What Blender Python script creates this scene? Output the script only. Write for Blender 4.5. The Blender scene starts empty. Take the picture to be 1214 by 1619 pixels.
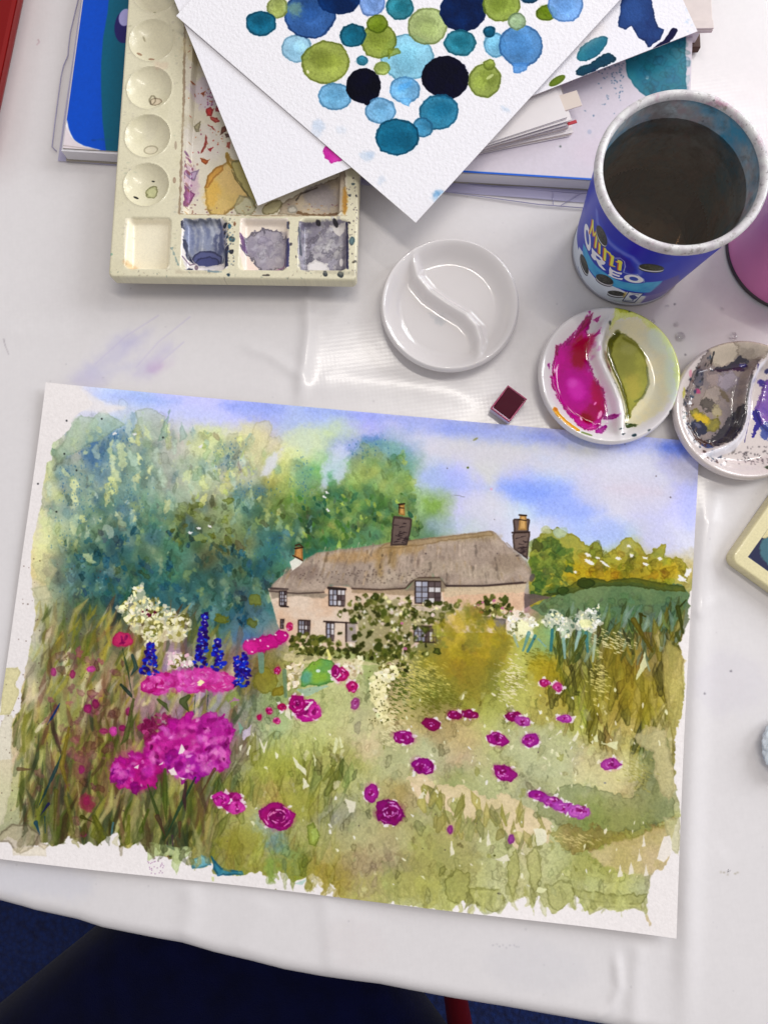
import bpy, bmesh, math, random
import numpy as np
from mathutils import Vector, Matrix

# ------------------------------------------------------------------ camera, lamps, exposure
scene = bpy.context.scene
col = scene.collection
CAM_H = 0.46386560
CW = np.array([0, 0, CAM_H])
RCW = np.array([[0.99963, 0.00301, 0.0272], [0.0, 0.99391, -0.11018], [-0.02736, 0.11014, 0.99354]])   # camera to world
FPX, IW, IH = 1165.0, 1214.0, 1619.0
cam_data = bpy.data.cameras.new('camera')
cam = bpy.data.objects.new('camera', cam_data); col.objects.link(cam)
cam.matrix_world = Matrix([list(RCW[i]) + [CW[i]] for i in range(3)] + [[0, 0, 0, 1]])
cam_data.sensor_fit = 'VERTICAL'; cam_data.sensor_height = 36.0; cam_data.lens = 36.0 * FPX / IH
cam_data.clip_start = 0.01; cam_data.clip_end = 50
scene.camera = cam

world = bpy.data.worlds.new('World'); scene.world = world; world.use_nodes = True
bg = world.node_tree.nodes['Background']; bg.inputs[0].default_value = (0.90, 0.89, 0.93, 1); bg.inputs[1].default_value = 0.49

def area(name, loc, target, sx, sy, power, color):
    l = bpy.data.lights.new(name, 'AREA'); l.shape = 'RECTANGLE'; l.size = sx; l.size_y = sy; l.energy = power; l.color = color
    o = bpy.data.objects.new(name, l); col.objects.link(o); o.location = loc
    o.rotation_euler = (Vector(target) - Vector(loc)).to_track_quat('-Z', 'Y').to_euler()
    return o
# two tall windows beyond the right end of the table, a ceiling tube above its far side
area('window_light', (2.75, 1.10, 1.45), (0.0, 0.05, 0), 0.95, 1.5, 52, (0.90, 0.94, 1.0))
area('window_light', (1.90, 2.40, 1.45), (0.0, 0.05, 0), 0.95, 1.5, 31, (0.90, 0.94, 1.0))
area('ceiling_tube', (0.30, 0.50, 1.75), (0.1, 0.1, 0), 1.0, 0.02, 8.0, (1.0, 0.95, 0.88))
area('ceiling_tube', (0.98, 1.40, 1.75), (0.1, 0.1, 0), 0.42, 0.016, 4.0, (1.0, 0.95, 0.88))
scene.view_settings.view_transform = 'Standard'; scene.view_settings.look = 'None'
scene.view_settings.exposure = 0.07; scene.view_settings.gamma = 1.0
scene.render.film_transparent = False
random.seed(4)

# pixel of the photograph <-> point of the room (used only to read off real positions and sizes)
def proj(P):
    c = (np.atleast_2d(np.asarray(P, float)) - CW) @ RCW
    return np.stack([IW / 2 + FPX * c[:, 0] / -c[:, 2], IH / 2 - FPX * c[:, 1] / -c[:, 2]], 1)
def un(x, y, z=0.):
    d = RCW @ np.array([(x - IW / 2) / FPX, -(y - IH / 2) / FPX, -1.])
    return CW + (z - CW[2]) / d[2] * d

# ------------------------------------------------------------------ watercolour engine
class Noise:
    def __init__(s, n=1024, seed=5):
        r = np.random.RandomState(seed); s.n = n; s.f = {}
        for sc in (2, 4, 8, 16, 32, 64, 128):
            m = n // sc
            g = r.rand(m, m).astype(np.float32)
            k = np.arange(n) / sc; i = k.astype(int); t = (k - i).astype(np.float32); t = t * t * (3 - 2 * t)
            j = (i + 1) % m
            a = g[i] * (1 - t)[:, None] + g[j] * t[:, None]
            s.f[sc] = a[:, i] * (1 - t) + a[:, j] * t - .5
        s.fr = s.f[64] * .9 + s.f[32] * .55 + s.f[16] * .35 + s.f[8] * .22 + s.f[4] * .12
        s.fine = s.f[16] * .7 + s.f[8] * .6 + s.f[4] * .4
    def get(s, f, x0, y0, x1, y1, ox=0, oy=0, st=1):
        n = s.n
        return f[np.ix_((np.arange(y0, y1, st) + oy) % n, (np.arange(x0, x1, st) + ox) % n)]
NZ = Noise()

def hx(c):
    if not isinstance(c, str): return np.array(c, np.float32)
    if len(c) == 3: return np.array([int(q, 16) / 15 for q in c], np.float32)
    return np.array([int(c[i:i + 2], 16) / 255 for i in (0, 2, 4)], np.float32)

def homog(src, dst):
    A = []
    for (x, y), (u, v) in zip(src, dst):
        A.append([x, y, 1, 0, 0, 0, -u * x, -u * y, -u]); A.append([0, 0, 0, x, y, 1, -v * x, -v * y, -v])
    return np.linalg.svd(np.array(A, float))[2][-1].reshape(3, 3)

class Sheet:
    """a sheet of paper or a glazed surface that takes washes, dabs and strokes; coordinates run through M"""
    def __init__(s, w, h, M=None, bg='eee', seed=1):
        s.w, s.h = w, h; s.M = np.eye(3) if M is None else M
        s.a = np.empty((h, w, 3), np.float32); s.a[:] = hx(bg)
        s.r = np.random.RandomState(seed)
        p = s.t([(0, 0), (1, 0)]) if M is None else s.t([(600, 900), (601, 900)])
        s.k = float(np.hypot(*(p[1] - p[0])))
    def t(s, P):
        P = np.asarray(P, float).reshape(-1, 2)
        q = np.c_[P, np.ones(len(P))] @ s.M.T
        return q[:, :2] / q[:, 2:]
    def _apply(s, sd, X0, Y0, X1, Y1, col, a, soft, edge, mul, col2, ew, ox, oy):
        al = np.clip(.5 - sd / max(soft, .6), 0, 1) if soft <= 3 else 1 / (1 + np.exp(np.clip(sd / (soft * .35), -30, 30)))
        al = al * a
        reg = s.a[Y0:Y1, X0:X1]
        c = hx(col)
        if col2 is not None:
            m = np.clip(NZ.get(NZ.fr, X0, Y0, X1, Y1, oy, ox) * 1.6 + .5, 0, 1)[..., None]
            c = c * (1 - m) + hx(col2) * m
        al = al[..., None]
        if mul: reg *= 1 - al * (1 - c)
        else: reg += (c - reg) * al
        if edge:
            e = np.exp(-((sd + ew) / ew) ** 2) * (al[..., 0] > .02 * a) * edge
            reg *= (1 - e[..., None] * (1 - reg * .55))
    def poly(s, P, col, a=1., soft=1.2, wob=0., edge=0., mul=False, col2=None, ew=1.3, raw=False):
        P = np.asarray(P, float) if raw else s.t(P)
        k = s.k if not raw else 1
        soft = soft * k; wob = wob * k
        pad = soft * 2.5 + wob + 3
        X0 = int(max(0, P[:, 0].min() - pad)); X1 = int(min(s.w, P[:, 0].max() + pad + 1))
        Y0 = int(max(0, P[:, 1].min() - pad)); Y1 = int(min(s.h, P[:, 1].max() + pad + 1))
        if X1 - X0 < 2 or Y1 - Y0 < 2: return
        st = 1 if (X1 - X0) * (Y1 - Y0) * len(P) < 1.5e6 else 4
        xs = np.arange(X0, X1, st, dtype=np.float32); ys = np.arange(Y0, Y1, st, dtype=np.float32)[:, None]
        d2 = np.full((len(ys), len(xs)), 1e12, np.float32); ins = np.zeros(d2.shape, bool)
        Q = np.roll(P, -1, 0)
        for (ax, ay), (bx, by) in zip(P, Q):
            ex, ey = bx - ax, by - ay; L = ex * ex + ey * ey
            if L < 1e-9: continue
            t = np.clip(((xs - ax) * ex + (ys - ay) * ey) / L, 0, 1)
            d2 = np.minimum(d2, (xs - ax - t * ex) ** 2 + (ys - ay - t * ey) ** 2)
            if ay != by:
                c = (ay > ys) != (by > ys)
                ins ^= c & (xs < ex * (ys - ay) / ey + ax)
        sd = np.sqrt(d2) * np.where(ins, -1, 1)
        if st > 1:
            yy = (np.arange(Y1 - Y0) / st); xx = (np.arange(X1 - X0) / st)
            yi = np.minimum(yy.astype(int), sd.shape[0] - 2) if sd.shape[0] > 1 else 0 * yy.astype(int)
            xi = np.minimum(xx.astype(int), sd.shape[1] - 2)
            ty = (yy - yi)[:, None]; tx = xx - xi
            sd = (sd[np.ix_(yi, xi)] * (1 - tx) + sd[np.ix_(yi, xi + 1)] * tx) * (1 - ty) + (sd[np.ix_(yi + 1, xi)] * (1 - tx) + sd[np.ix_(yi + 1, xi + 1)] * tx) * ty
        ox, oy = s.r.randint(0, 1024, 2)
        if wob: sd = sd + NZ.get(NZ.fine, X0, Y0, X1, Y1, ox, oy) * wob * 2
        s._apply(sd, X0, Y0, X1, Y1, col, a, soft, edge, mul, col2, ew * k, ox, oy)
    def ell(s, x, y, rx, ry=None, rot=0, col='000', n=18, irr=0., **kw):
        ry = ry or rx; th = np.linspace(0, 2 * np.pi, n, endpoint=False)
        rr = 1 + irr * (s.r.rand(n) - .5) * 2
        c, d = np.cos(np.radians(rot)), np.sin(np.radians(rot))
        px, py = rx * rr * np.cos(th), ry * rr * np.sin(th)
        s.poly(np.c_[x + px * c - py * d, y + px * d + py * c], col, **kw)
    def stroke(s, P, r0, r1, col, a=1., soft=1., wob=0., edge=0., mul=False, col2=None, rm=None, raw=False):
        """tapered stroke along P (2-5 points)"""
        P = np.asarray(P, float) if raw else s.t(P)
        k = s.k if not raw else 1
        n = len(P); R = np.interp(np.linspace(0, 1, n), [0, .5, 1], [r0, (r0 + r1) / 2 if rm is None else rm, r1]) * k
        soft *= k; wob *= k; pad = R.max() + soft * 2 + wob + 2
        X0 = int(max(0, P[:, 0].min() - pad)); X1 = int(min(s.w, P[:, 0].max() + pad + 1))
        Y0 = int(max(0, P[:, 1].min() - pad)); Y1 = int(min(s.h, P[:, 1].max() + pad + 1))
        if X1 - X0 < 2 or Y1 - Y0 < 2: return
        xs = np.arange(X0, X1, dtype=np.float32); ys = np.arange(Y0, Y1, dtype=np.float32)[:, None]
        sd = None
        for i in range(n - 1):
            ax, ay = P[i]; ex, ey = P[i + 1] - P[i]; L = ex * ex + ey * ey + 1e-9
            t = np.clip(((xs - ax) * ex + (ys - ay) * ey) / L, 0, 1)
            d = np.sqrt((xs - ax - t * ex) ** 2 + (ys - ay - t * ey) ** 2) - (R[i] * (1 - t) + R[i + 1] * t)
            sd = d if sd is None else np.minimum(sd, d)
        ox, oy = s.r.randint(0, 1024, 2)
        if wob: sd = sd + NZ.get(NZ.fine, X0, Y0, X1, Y1, ox, oy) * wob * 2
        s._apply(sd, X0, Y0, X1, Y1, col, a, soft, edge, mul, col2, 1.2 * k, ox, oy)
    def sample(s, x, y):
        p = s.t([(x, y)])[0]
        return s.a[int(np.clip(p[1], 0, s.h - 1)), int(np.clip(p[0], 0, s.w - 1))].copy()
    def dabs(s, poly, n, size, jit=(.7, 1.15), hue=.05, a=(.3, .7), edge=.15, asp=(.5, 1.), ang=(0, 180), wob=1.5, soft=1., pal=None, pw=.5):
        P = np.asarray(poly, float); x0, y0 = P.min(0); x1, y1 = P.max(0); r = s.r; k = 0
        Q = np.roll(P, -1, 0)
        for _ in range(n * 4):
            x, y = r.uniform(x0, x1), r.uniform(y0, y1)
            ins = False
            for (ax, ay), (bx, by) in zip(P, Q):
                if (ay > y) != (by > y) and x < (bx - ax) * (y - ay) / (by - ay) + ax: ins = not ins
            if not ins: continue
            c = s.sample(x, y) * r.uniform(*jit) + r.uniform(-hue, hue, 3)
            if pal and r.rand() < pw: c = hx(pal[r.randint(len(pal))]) * r.uniform(.9, 1.1)
            z = r.uniform(*size); q = z * r.uniform(*asp)
            s.ell(x, y, z, q, r.uniform(*ang), np.clip(c, 0, 1), n=9, irr=.35, a=r.uniform(*a), edge=edge * r.rand() * 1.5, wob=wob, soft=soft)
            k += 1
            if k >= n: break
    def blades(s, poly, n, L, wd, ang=(-20, 20), jit=(.65, 1.2), hue=.05, a=(.4, .8), pal=None, pw=.5, curve=.25, soft=1., wob=.6, edge=.1):
        P = np.asarray(poly, float); x0, y0 = P.min(0); x1, y1 = P.max(0); r = s.r; k = 0
        Q = np.roll(P, -1, 0)
        for _ in range(n * 4):
            x, y = r.uniform(x0, x1), r.uniform(y0, y1)
            ins = False
            for (ax, ay), (bx, by) in zip(P, Q):
                if (ay > y) != (by > y) and x < (bx - ax) * (y - ay) / (by - ay) + ax: ins = not ins
            if not ins: continue
            c = s.sample(x, y) * r.uniform(*jit) + r.uniform(-hue, hue, 3)
            if pal and r.rand() < pw: c = hx(pal[r.randint(len(pal))]) * r.uniform(.85, 1.15)
            l = r.uniform(*L); th = np.radians(r.uniform(*ang)); w = r.uniform(*wd)
            dx, dy = np.sin(th), -np.cos(th); b = r.uniform(-curve, curve) * l
            pts = [(x - dx * l / 2, y - dy * l / 2), (x + dy * b * .5, y - dx * b * .5), (x + dx * l / 2, y + dy * l / 2)]
            s.stroke(pts, w * .5, .2, np.clip(c, 0, 1), a=r.uniform(*a), rm=w, soft=soft, wob=wob, edge=edge)
            k += 1
            if k >= n: break
    def field(s, x0, dx, y0, dy, rows, warp=14, wsc=1.):
        """soft-edged patches of colour laid down from a coarse chart"""
        G = np.array([[hx(c) for c in row.split()] for row in rows], np.float32)
        Mi = np.linalg.inv(s.M); st = 2
        X, Y = np.meshgrid(np.arange(0, s.w, st), np.arange(0, s.h, st))
        q = np.stack([X, Y, np.ones_like(X)], -1).astype(float) @ Mi.T; px = q[..., 0] / q[..., 2]; py = q[..., 1] / q[..., 2]
        n1 = NZ.get(NZ.fr, 0, 0, s.w, s.h, 11, 37, st); n2 = NZ.get(NZ.fr, 0, 0, s.w, s.h, 511, 237, st)
        n3 = NZ.get(NZ.fine, 0, 0, s.w, s.h, 91, 637, st); n4 = NZ.get(NZ.fine, 0, 0, s.w, s.h, 311, 837, st)
        gx = (px + n1 * warp * 2 + n3 * warp * .5 - x0) / dx; gy = (py + n2 * warp * 2 + n4 * warp * .5 - y0) / dy
        gx = np.clip(gx, 0, G.shape[1] - 1.001); gy = np.clip(gy, 0, G.shape[0] - 1.001)
        ix, iy = gx.astype(int), gy.astype(int); tx, ty = (gx - ix)[..., None], (gy - iy)[..., None]
        f = lambda t: np.clip((t - .5) * wsc + .5, 0, 1)
        tx, ty = f(tx), f(ty)
        o = (G[iy, ix] * (1 - tx) + G[iy, ix + 1] * tx) * (1 - ty) + (G[iy + 1, ix] * (1 - tx) + G[iy + 1, ix + 1] * tx) * ty
        o = np.repeat(np.repeat(o, st, 0), st, 1)[:s.h, :s.w]
        s.a[:] = o
    def soften(s, P, r, amt, edge=12):
        P = s.t(P); X0, Y0 = np.maximum(P.min(0) - 20, 0).astype(int); X1, Y1 = np.minimum(P.max(0) + 20, [s.w, s.h]).astype(int)
        A = s.a[Y0:Y1, X0:X1]; B = A.copy(); r = int(r * s.k)
        for _ in range(2):
            for ax in (0, 1):
                pad = [(0, 0)] * 3; pad[ax] = (r + 1, r); C = np.cumsum(np.pad(B, pad, mode='edge'), ax, dtype=np.float64); n = B.shape[ax]
                B = ((np.take(C, range(2 * r + 1, 2 * r + 1 + n), ax) - np.take(C, range(0, n), ax)) / (2 * r + 1)).astype(np.float32)
        t = Sheet(X1 - X0, Y1 - Y0, None, '000', 3); t.poly(P - [X0, Y0], 'fff', raw=True, soft=edge, wob=8)
        m = t.a[..., :1] * amt; A += (B - A) * m
    def mute(s, P, amt):
        t = Sheet(s.w // 4 + 1, s.h // 4 + 1, None, '000', 3); t.poly(s.t(P) / 4, 'fff', raw=True, soft=4, wob=2)
        m = np.repeat(np.repeat(t.a[..., :1], 4, 0), 4, 1)[:s.h, :s.w] * amt; s.a += (s.a.mean(-1, keepdims=True) - s.a) * m
    def punch(s, k, sat=1.08, pivot=.58):
        m = np.clip((.86 - s.a.min(-1, keepdims=True)) / .2, 0, 1); g = s.a.mean(-1, keepdims=True)
        b = g + (s.a - g) * sat; b = pivot + (b - pivot) * k; s.a[:] = np.clip(s.a + (b - s.a) * m, 0, 1)
    def grain(s, amt=.05, paper=.012):
        g = NZ.get(NZ.f[2] + NZ.f[4], 0, 0, s.w, s.h, 77, 99)[..., None]
        sat = (s.a.max(-1) - s.a.min(-1) + (1 - s.a.max(-1)))[..., None]
        s.a *= 1 + g * (paper + amt * np.clip(sat * 2, 0, 1))
        np.clip(s.a, 0, 1, out=s.a)
# ------------------------------------------------------------------ materials
def s2l(c):
    c = hx(c); return tuple(float(q) for q in np.where(c <= .04045, c / 12.92, ((c + .055) / 1.055) ** 2.4))
def to_image(name, sheet):
    a = np.clip(sheet.a, 0, 1); h, w, _ = a.shape
    im = bpy.data.images.new(name, w, h)
    px = np.ones((h, w, 4), np.float32); px[..., :3] = a[::-1]
    im.pixels.foreach_set(px.ravel()); im.update(); im.pack()
    return im
def mat(name, base=None, rough=.5, image=None, bump=0, bscale=600, coat=0, coat_r=.08, var=0., vscale=60, spec=.5, metal=0, bump2=0, b2scale=60, trans=0, ior=1.45, sheen=0, extra=None, detail=3, sss=0):
    m = bpy.data.materials.new(name); m.use_nodes = True; nt = m.node_tree; N, L = nt.nodes, nt.links
    b = N['Principled BSDF']; b.inputs['Roughness'].default_value = rough; b.inputs['Metallic'].default_value = metal
    b.inputs['Specular IOR Level'].default_value = spec; b.inputs['Coat Weight'].default_value = coat; b.inputs['Coat Roughness'].default_value = coat_r
    b.inputs['IOR'].default_value = ior; b.inputs['Transmission Weight'].default_value = trans; b.inputs['Sheen Weight'].default_value = sheen
    if sss: b.inputs['Subsurface Weight'].default_value = sss; b.inputs['Subsurface Scale'].default_value = .004
    tc = N.new('ShaderNodeTexCoord')
    csock = None
    if image is not None:
        t = N.new('ShaderNodeTexImage'); t.image = image; t.extension = 'EXTEND'; t.interpolation = 'Cubic'; L.new(tc.outputs['UV'], t.inputs[0]); csock = t.outputs[0]
    if base is not None and image is None:
        r = N.new('ShaderNodeRGB'); r.outputs[0].default_value = (*s2l(base), 1); csock = r.outputs[0]
    if var:
        n = N.new('ShaderNodeTexNoise'); n.inputs['Scale'].default_value = vscale; n.inputs['Detail'].default_value = 6; L.new(tc.outputs['Object'], n.inputs['Vector'])
        mr = N.new('ShaderNodeMapRange'); mr.inputs[1].default_value = .3; mr.inputs[2].default_value = .7; mr.inputs[3].default_value = 1 - var; mr.inputs[4].default_value = 1 + var; L.new(n.outputs[0], mr.inputs[0])
        mx = N.new('ShaderNodeMix'); mx.data_type = 'RGBA'; mx.blend_type = 'MULTIPLY'; mx.inputs[0].default_value = 1
        L.new(csock, mx.inputs[6]); L.new(mr.outputs[0], mx.inputs[7]); csock = mx.outputs[2]
    L.new(csock, b.inputs['Base Color'])
    prev = None
    for amt, sc in ((bump, bscale), (bump2, b2scale)):
        if not amt: continue
        n = N.new('ShaderNodeTexNoise'); n.inputs['Scale'].default_value = sc; n.inputs['Detail'].default_value = detail; L.new(tc.outputs['Object'], n.inputs['Vector'])
        bp = N.new('ShaderNodeBump'); bp.inputs['Strength'].default_value = 1; bp.inputs['Distance'].default_value = amt; L.new(n.outputs[0], bp.inputs['Height'])
        if prev is not None: L.new(prev, bp.inputs['Normal'])
        prev = bp.outputs[0]
    if prev is not None: L.new(prev, b.inputs['Normal']); L.new(prev, b.inputs['Coat Normal'])
    if extra: extra(m, N, L, b, tc, csock)
    return m

# ------------------------------------------------------------------ object helpers
def tag(o, label=None, cat=None, group=None, kind=None):
    if label: o['label'] = label
    if cat: o['category'] = cat
    if group: o['group'] = group
    if kind: o['kind'] = kind
    return o
def empty(name, loc, label, cat, group=None, rz=0, rot=None):
    o = bpy.data.objects.new(name, None); col.objects.link(o); o.location = loc; o.empty_display_size = .02
    o.rotation_euler = rot or (0, 0, rz)
    return tag(o, label, cat, group)
def mesh(name, V, F, m, parent=None, uv=None, smooth=False, loc=None):
    me = bpy.data.meshes.new(name); me.from_pydata([tuple(map(float, v)) for v in V], [], [tuple(int(q) for q in f) for f in F])
    if uv is not None:
        l = me.uv_layers.new(name='UVMap'); idx = np.zeros(len(me.loops), np.int32); me.loops.foreach_get('vertex_index', idx)
        l.data.foreach_set('uv', np.asarray(uv, np.float32)[idx].ravel())
    me.update()
    if smooth: me.polygons.foreach_set('use_smooth', [True] * len(me.polygons))
    if not isinstance(m, (list, tuple)): m = [m]
    for q in m: me.materials.append(q)
    if smooth: me.set_sharp_from_angle(angle=math.radians(50))
    o = bpy.data.objects.new(name, me); col.objects.link(o)
    if parent is not None: o.parent = parent
    if loc is not None: o.location = loc
    return o
def box(name, c, s, m, parent=None, bev=.0008, rz=0, rot=None, seg=2):
    bm = bmesh.new(); bmesh.ops.create_cube(bm, size=1)
    for v in bm.verts: v.co = Vector((v.co.x * s[0], v.co.y * s[1], v.co.z * s[2]))
    if bev: bmesh.ops.bevel(bm, geom=bm.edges[:], offset=bev, segments=seg, affect='EDGES', profile=.5)
    me = bpy.data.meshes.new(name); bm.to_mesh(me); bm.free(); me.materials.append(m)
    o = bpy.data.objects.new(name, me); col.objects.link(o); o.location = c; o.rotation_euler = rot or (0, 0, rz)
    if parent is not None: o.parent = parent
    return o
def slab(name, ul, ur, ll, t, m, parent=None, nx=2, ny=2, zf=None, warp=None, side=None, origin=None, both=True):
    """a thin sheet with real thickness: corners ul, ur, ll of its top face; uv runs 0..1 across it"""
    ul, ur, ll = map(lambda p: np.asarray(p, float), (ul, ur, ll))
    n = np.cross(ur - ul, ul - ll); n /= np.linalg.norm(n)
    V, UV, F = [], [], []
    for k in (0, 1):
        for j in range(ny + 1):
            for i in range(nx + 1):
                s_, t_ = i / nx, j / ny
                if warp: s_, t_ = warp(s_, t_)
                p = ul + (ur - ul) * s_ + (ll - ul) * t_ + n * ((zf(s_, t_) if zf else 0) - k * t)
                V.append(p); UV.append((s_, 1 - t_))
    W = nx + 1; O = W * (ny + 1)
    for j in range(ny):
        for i in range(nx):
            a = j * W + i; F.append((a, a + W, a + W + 1, a + 1)); F.append((O + a, O + a + 1, O + a + W + 1, O + a + W))
    nt = len(F)
    for i in range(nx): F.append((i, i + 1, O + i + 1, O + i)); q = ny * W + i; F.append((q + 1, q, O + q, O + q + 1))
    for j in range(ny): a = j * W; F.append((a + W, a, O + a, O + a + W)); b = a + nx; F.append((b, b + W, O + b + W, O + b))
    V = np.array(V)
    if origin is not None: V = V - np.asarray(origin)
    o = mesh(name, V, F, [m, side] if side else m, parent, UV)
    if side:
        for k, p in enumerate(o.data.polygons):
            if k >= nt or k % 2: p.material_index = 1
    if zf:
        for k in range(nt): o.data.polygons[k].use_smooth = True
        o.data.set_sharp_from_angle(angle=math.radians(40))
    return o
def lathe(name, prof, m, parent=None, seg=96, uv=False, caps=False):
    V, F, UV = [], [], []
    for j, (r, z) in enumerate(prof):
        for i in range(seg + (1 if uv else 0)):
            a = 2 * math.pi * i / seg; V.append((r * math.cos(a), r * math.sin(a), z)); UV.append((i / seg, j / (len(prof) - 1)))
    W = seg + (1 if uv else 0)
    for j in range(len(prof) - 1):
        for i in range(seg):
            a, b = j * W + i, j * W + (i + 1) % W; F.append((a, b, b + W, a + W))
    if caps: F.append(tuple(range(W - 1, -1, -1)) if not uv else tuple(range(seg - 1, -1, -1)))
    return mesh(name, V, F, m, parent, UV if uv else None, smooth=True)
# ------------------------------------------------------------------ floor, table, cloth
def carpet_extra(m, N, L, b, tc, cs):
    v = N.new('ShaderNodeTexVoronoi'); v.inputs['Scale'].default_value = 130; L.new(tc.outputs['Object'], v.inputs['Vector'])
    r = N.new('ShaderNodeValToRGB'); r.color_ramp.elements[0].color = (.002, .016, .105, 1); r.color_ramp.elements[1].color = (.0008, .004, .038, 1)
    L.new(v.outputs[0], r.inputs[0]); L.new(r.outputs[0], b.inputs['Base Color'])
m_carpet = mat('navy_carpet', '0a1838', .95, bump=.006, bscale=110, extra=carpet_extra)
FZ = -.73
fl = mesh('floor', [(-3, -3, FZ), (3, -3, FZ), (3, 3, FZ), (-3, 3, FZ)], [(0, 1, 2, 3)], m_carpet)
tag(fl, kind='structure')

EDGE = [(-300, 1345), (0, 1423), (40, 1434), (60, 1440), (125, 1454), (165, 1467), (205, 1475), (250, 1484), (290, 1491), (340, 1506), (400, 1520), (450, 1533), (510, 1544), (560, 1551), (600, 1556), (650, 1566), (720, 1579), (800, 1592), (850, 1601), (960, 1620), (1100, 1646), (1300, 1690)]
EW = np.array([un(x, y, -.008)[:2] for x, y in EDGE])
XL, XR, YT = -.62, .66, .78
def y_edge(x):
    return np.interp(x, EW[:, 0], EW[:, 1]) if EW[0, 0] <= x <= EW[-1, 0] else (EW[0, 1] + (EW[0, 0] - x) * .22 if x < EW[0, 0] else EW[-1, 1] - (x - EW[-1, 0]) * .17)
creases = []   # (polyline, height, half width, side step)
def crease(P, h, w, step=0.):
    creases.append((np.array([un(x, y, 0)[:2] for x, y in P]), h, w, step))
crease([(486, 440), (488, 520), (482, 570), (474, 640)], .0020, .0045, .0010)
crease([(512, 1395), (520, 1470), (526, 1540)], .0008, .0055, .0005)
crease([(482, 600), (455, 580), (425, 560), (380, 545)], .0008, .004)
crease([(482, 610), (540, 604), (600, 606), (700, 612), (760, 632)], .0003, .009)
crease([(470, 622), (400, 612), (330, 604), (270, 612)], .0003, .010)
crease([(1130, 740), (1112, 860), (1100, 1000), (1092, 1200), (1085, 1400), (1082, 1640)], .0034, .0070, .0014)
crease([(1150, 940), (1110, 960), (1095, 975)], .0006, .004)
crease([(1060, 1440), (1100, 1380), (1150, 1340)], .0006, .007)
crease([(1010, 1488), (1004, 1540), (1000, 1640)], .0015, .005, .0008)
crease([(972, 1500), (978, 1560), (965, 1590), (930, 1615)], .0014, .0032)
crease([(300, 1395), (305, 1430), (290, 1490)], .0011, .007); crease([(560, 1440), (550, 1550)], .0004, .012)
crease([(0, 528), (60, 530), (120, 522)], .0003, .006); crease([(420, 1420), (380, 1510)], .0005, .01)
def cloth_z(X, Y):
    Z = np.zeros_like(X)
    for P, h, w, st in creases:
        d = np.full(X.shape, 9.); sg = np.zeros_like(X); tt = np.zeros_like(X); n = len(P) - 1
        for i in range(n):
            a, b = P[i], P[i + 1]; e = b - a; L = (e ** 2).sum()
            t = np.clip(((X - a[0]) * e[0] + (Y - a[1]) * e[1]) / L, 0, 1)
            q = np.hypot(X - a[0] - t * e[0], Y - a[1] - t * e[1]); m_ = q < d
            d = np.where(m_, q, d); sg = np.where(m_, np.sign(e[0] * (Y - a[1]) - e[1] * (X - a[0])), sg); tt = np.where(m_, (i + t) / n, tt)
        fade = np.clip(np.minimum(tt, 1 - tt) * 6 + .15, 0, 1)
        Z += h * np.exp(-(d / w) ** 2) * fade + st * np.exp(-d / (w * 4)) * (sg > 0) * (1 - np.exp(-(d / w) ** 2)) * fade
    Z += .00018 * np.sin(X * 61 + 2 * np.sin(Y * 23)) * np.sin(Y * 47 + 1.3)
    return Z
nx, ny = 420, 400
xs = np.concatenate([np.linspace(XL, -.30, 24)[:-1], np.linspace(-.30, .27, nx), np.linspace(.27, XR, 28)[1:]])
def cloth_uv(X, Y): return np.stack([(X + .34) / .66, (Y + .30) / .80], -1)
V, UV, F = [], [], []
ts = np.concatenate([np.linspace(0, 1, ny) ** 1.0 * .70, np.linspace(.70, 1, 24)[1:]])
R_ = .011
cols_ = []
for x in xs:
    ye = float(y_edge(x)) + R_
    lip = .0022 * math.sin(x * 55) + .0015 * math.sin(x * 131 + 1)
    cv = []
    for k, zz in enumerate(np.linspace(-.16, -R_ - .002, 8)[:-1]): cv.append((x, ye - R_ + .010 * (1 - k / 7) + lip * (1 - k / 7) * 3, zz))
    for a in np.linspace(0, math.pi / 2, 10): cv.append((x, ye - R_ * math.cos(a), -R_ + R_ * math.sin(a)))
    for t in ts[1:]: cv.append((x, ye + (YT - ye) * t, 0))
    cols_.append(cv)
C_ = np.array(cols_); Zt = cloth_z(C_[..., 0], C_[..., 1]); top = np.clip((C_[..., 2] + R_) / R_, 0, 1); C_[..., 2] += Zt * top
H_, W_ = C_.shape[1], C_.shape[0]
V = C_.reshape(-1, 3); UV = cloth_uv(V[:, 0], V[:, 1])
I, J = np.meshgrid(np.arange(W_ - 1), np.arange(H_ - 1), indexing='ij'); A = (I * H_ + J).ravel()
F = np.stack([A, A + H_, A + H_ + 1, A + 1], 1)

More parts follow.
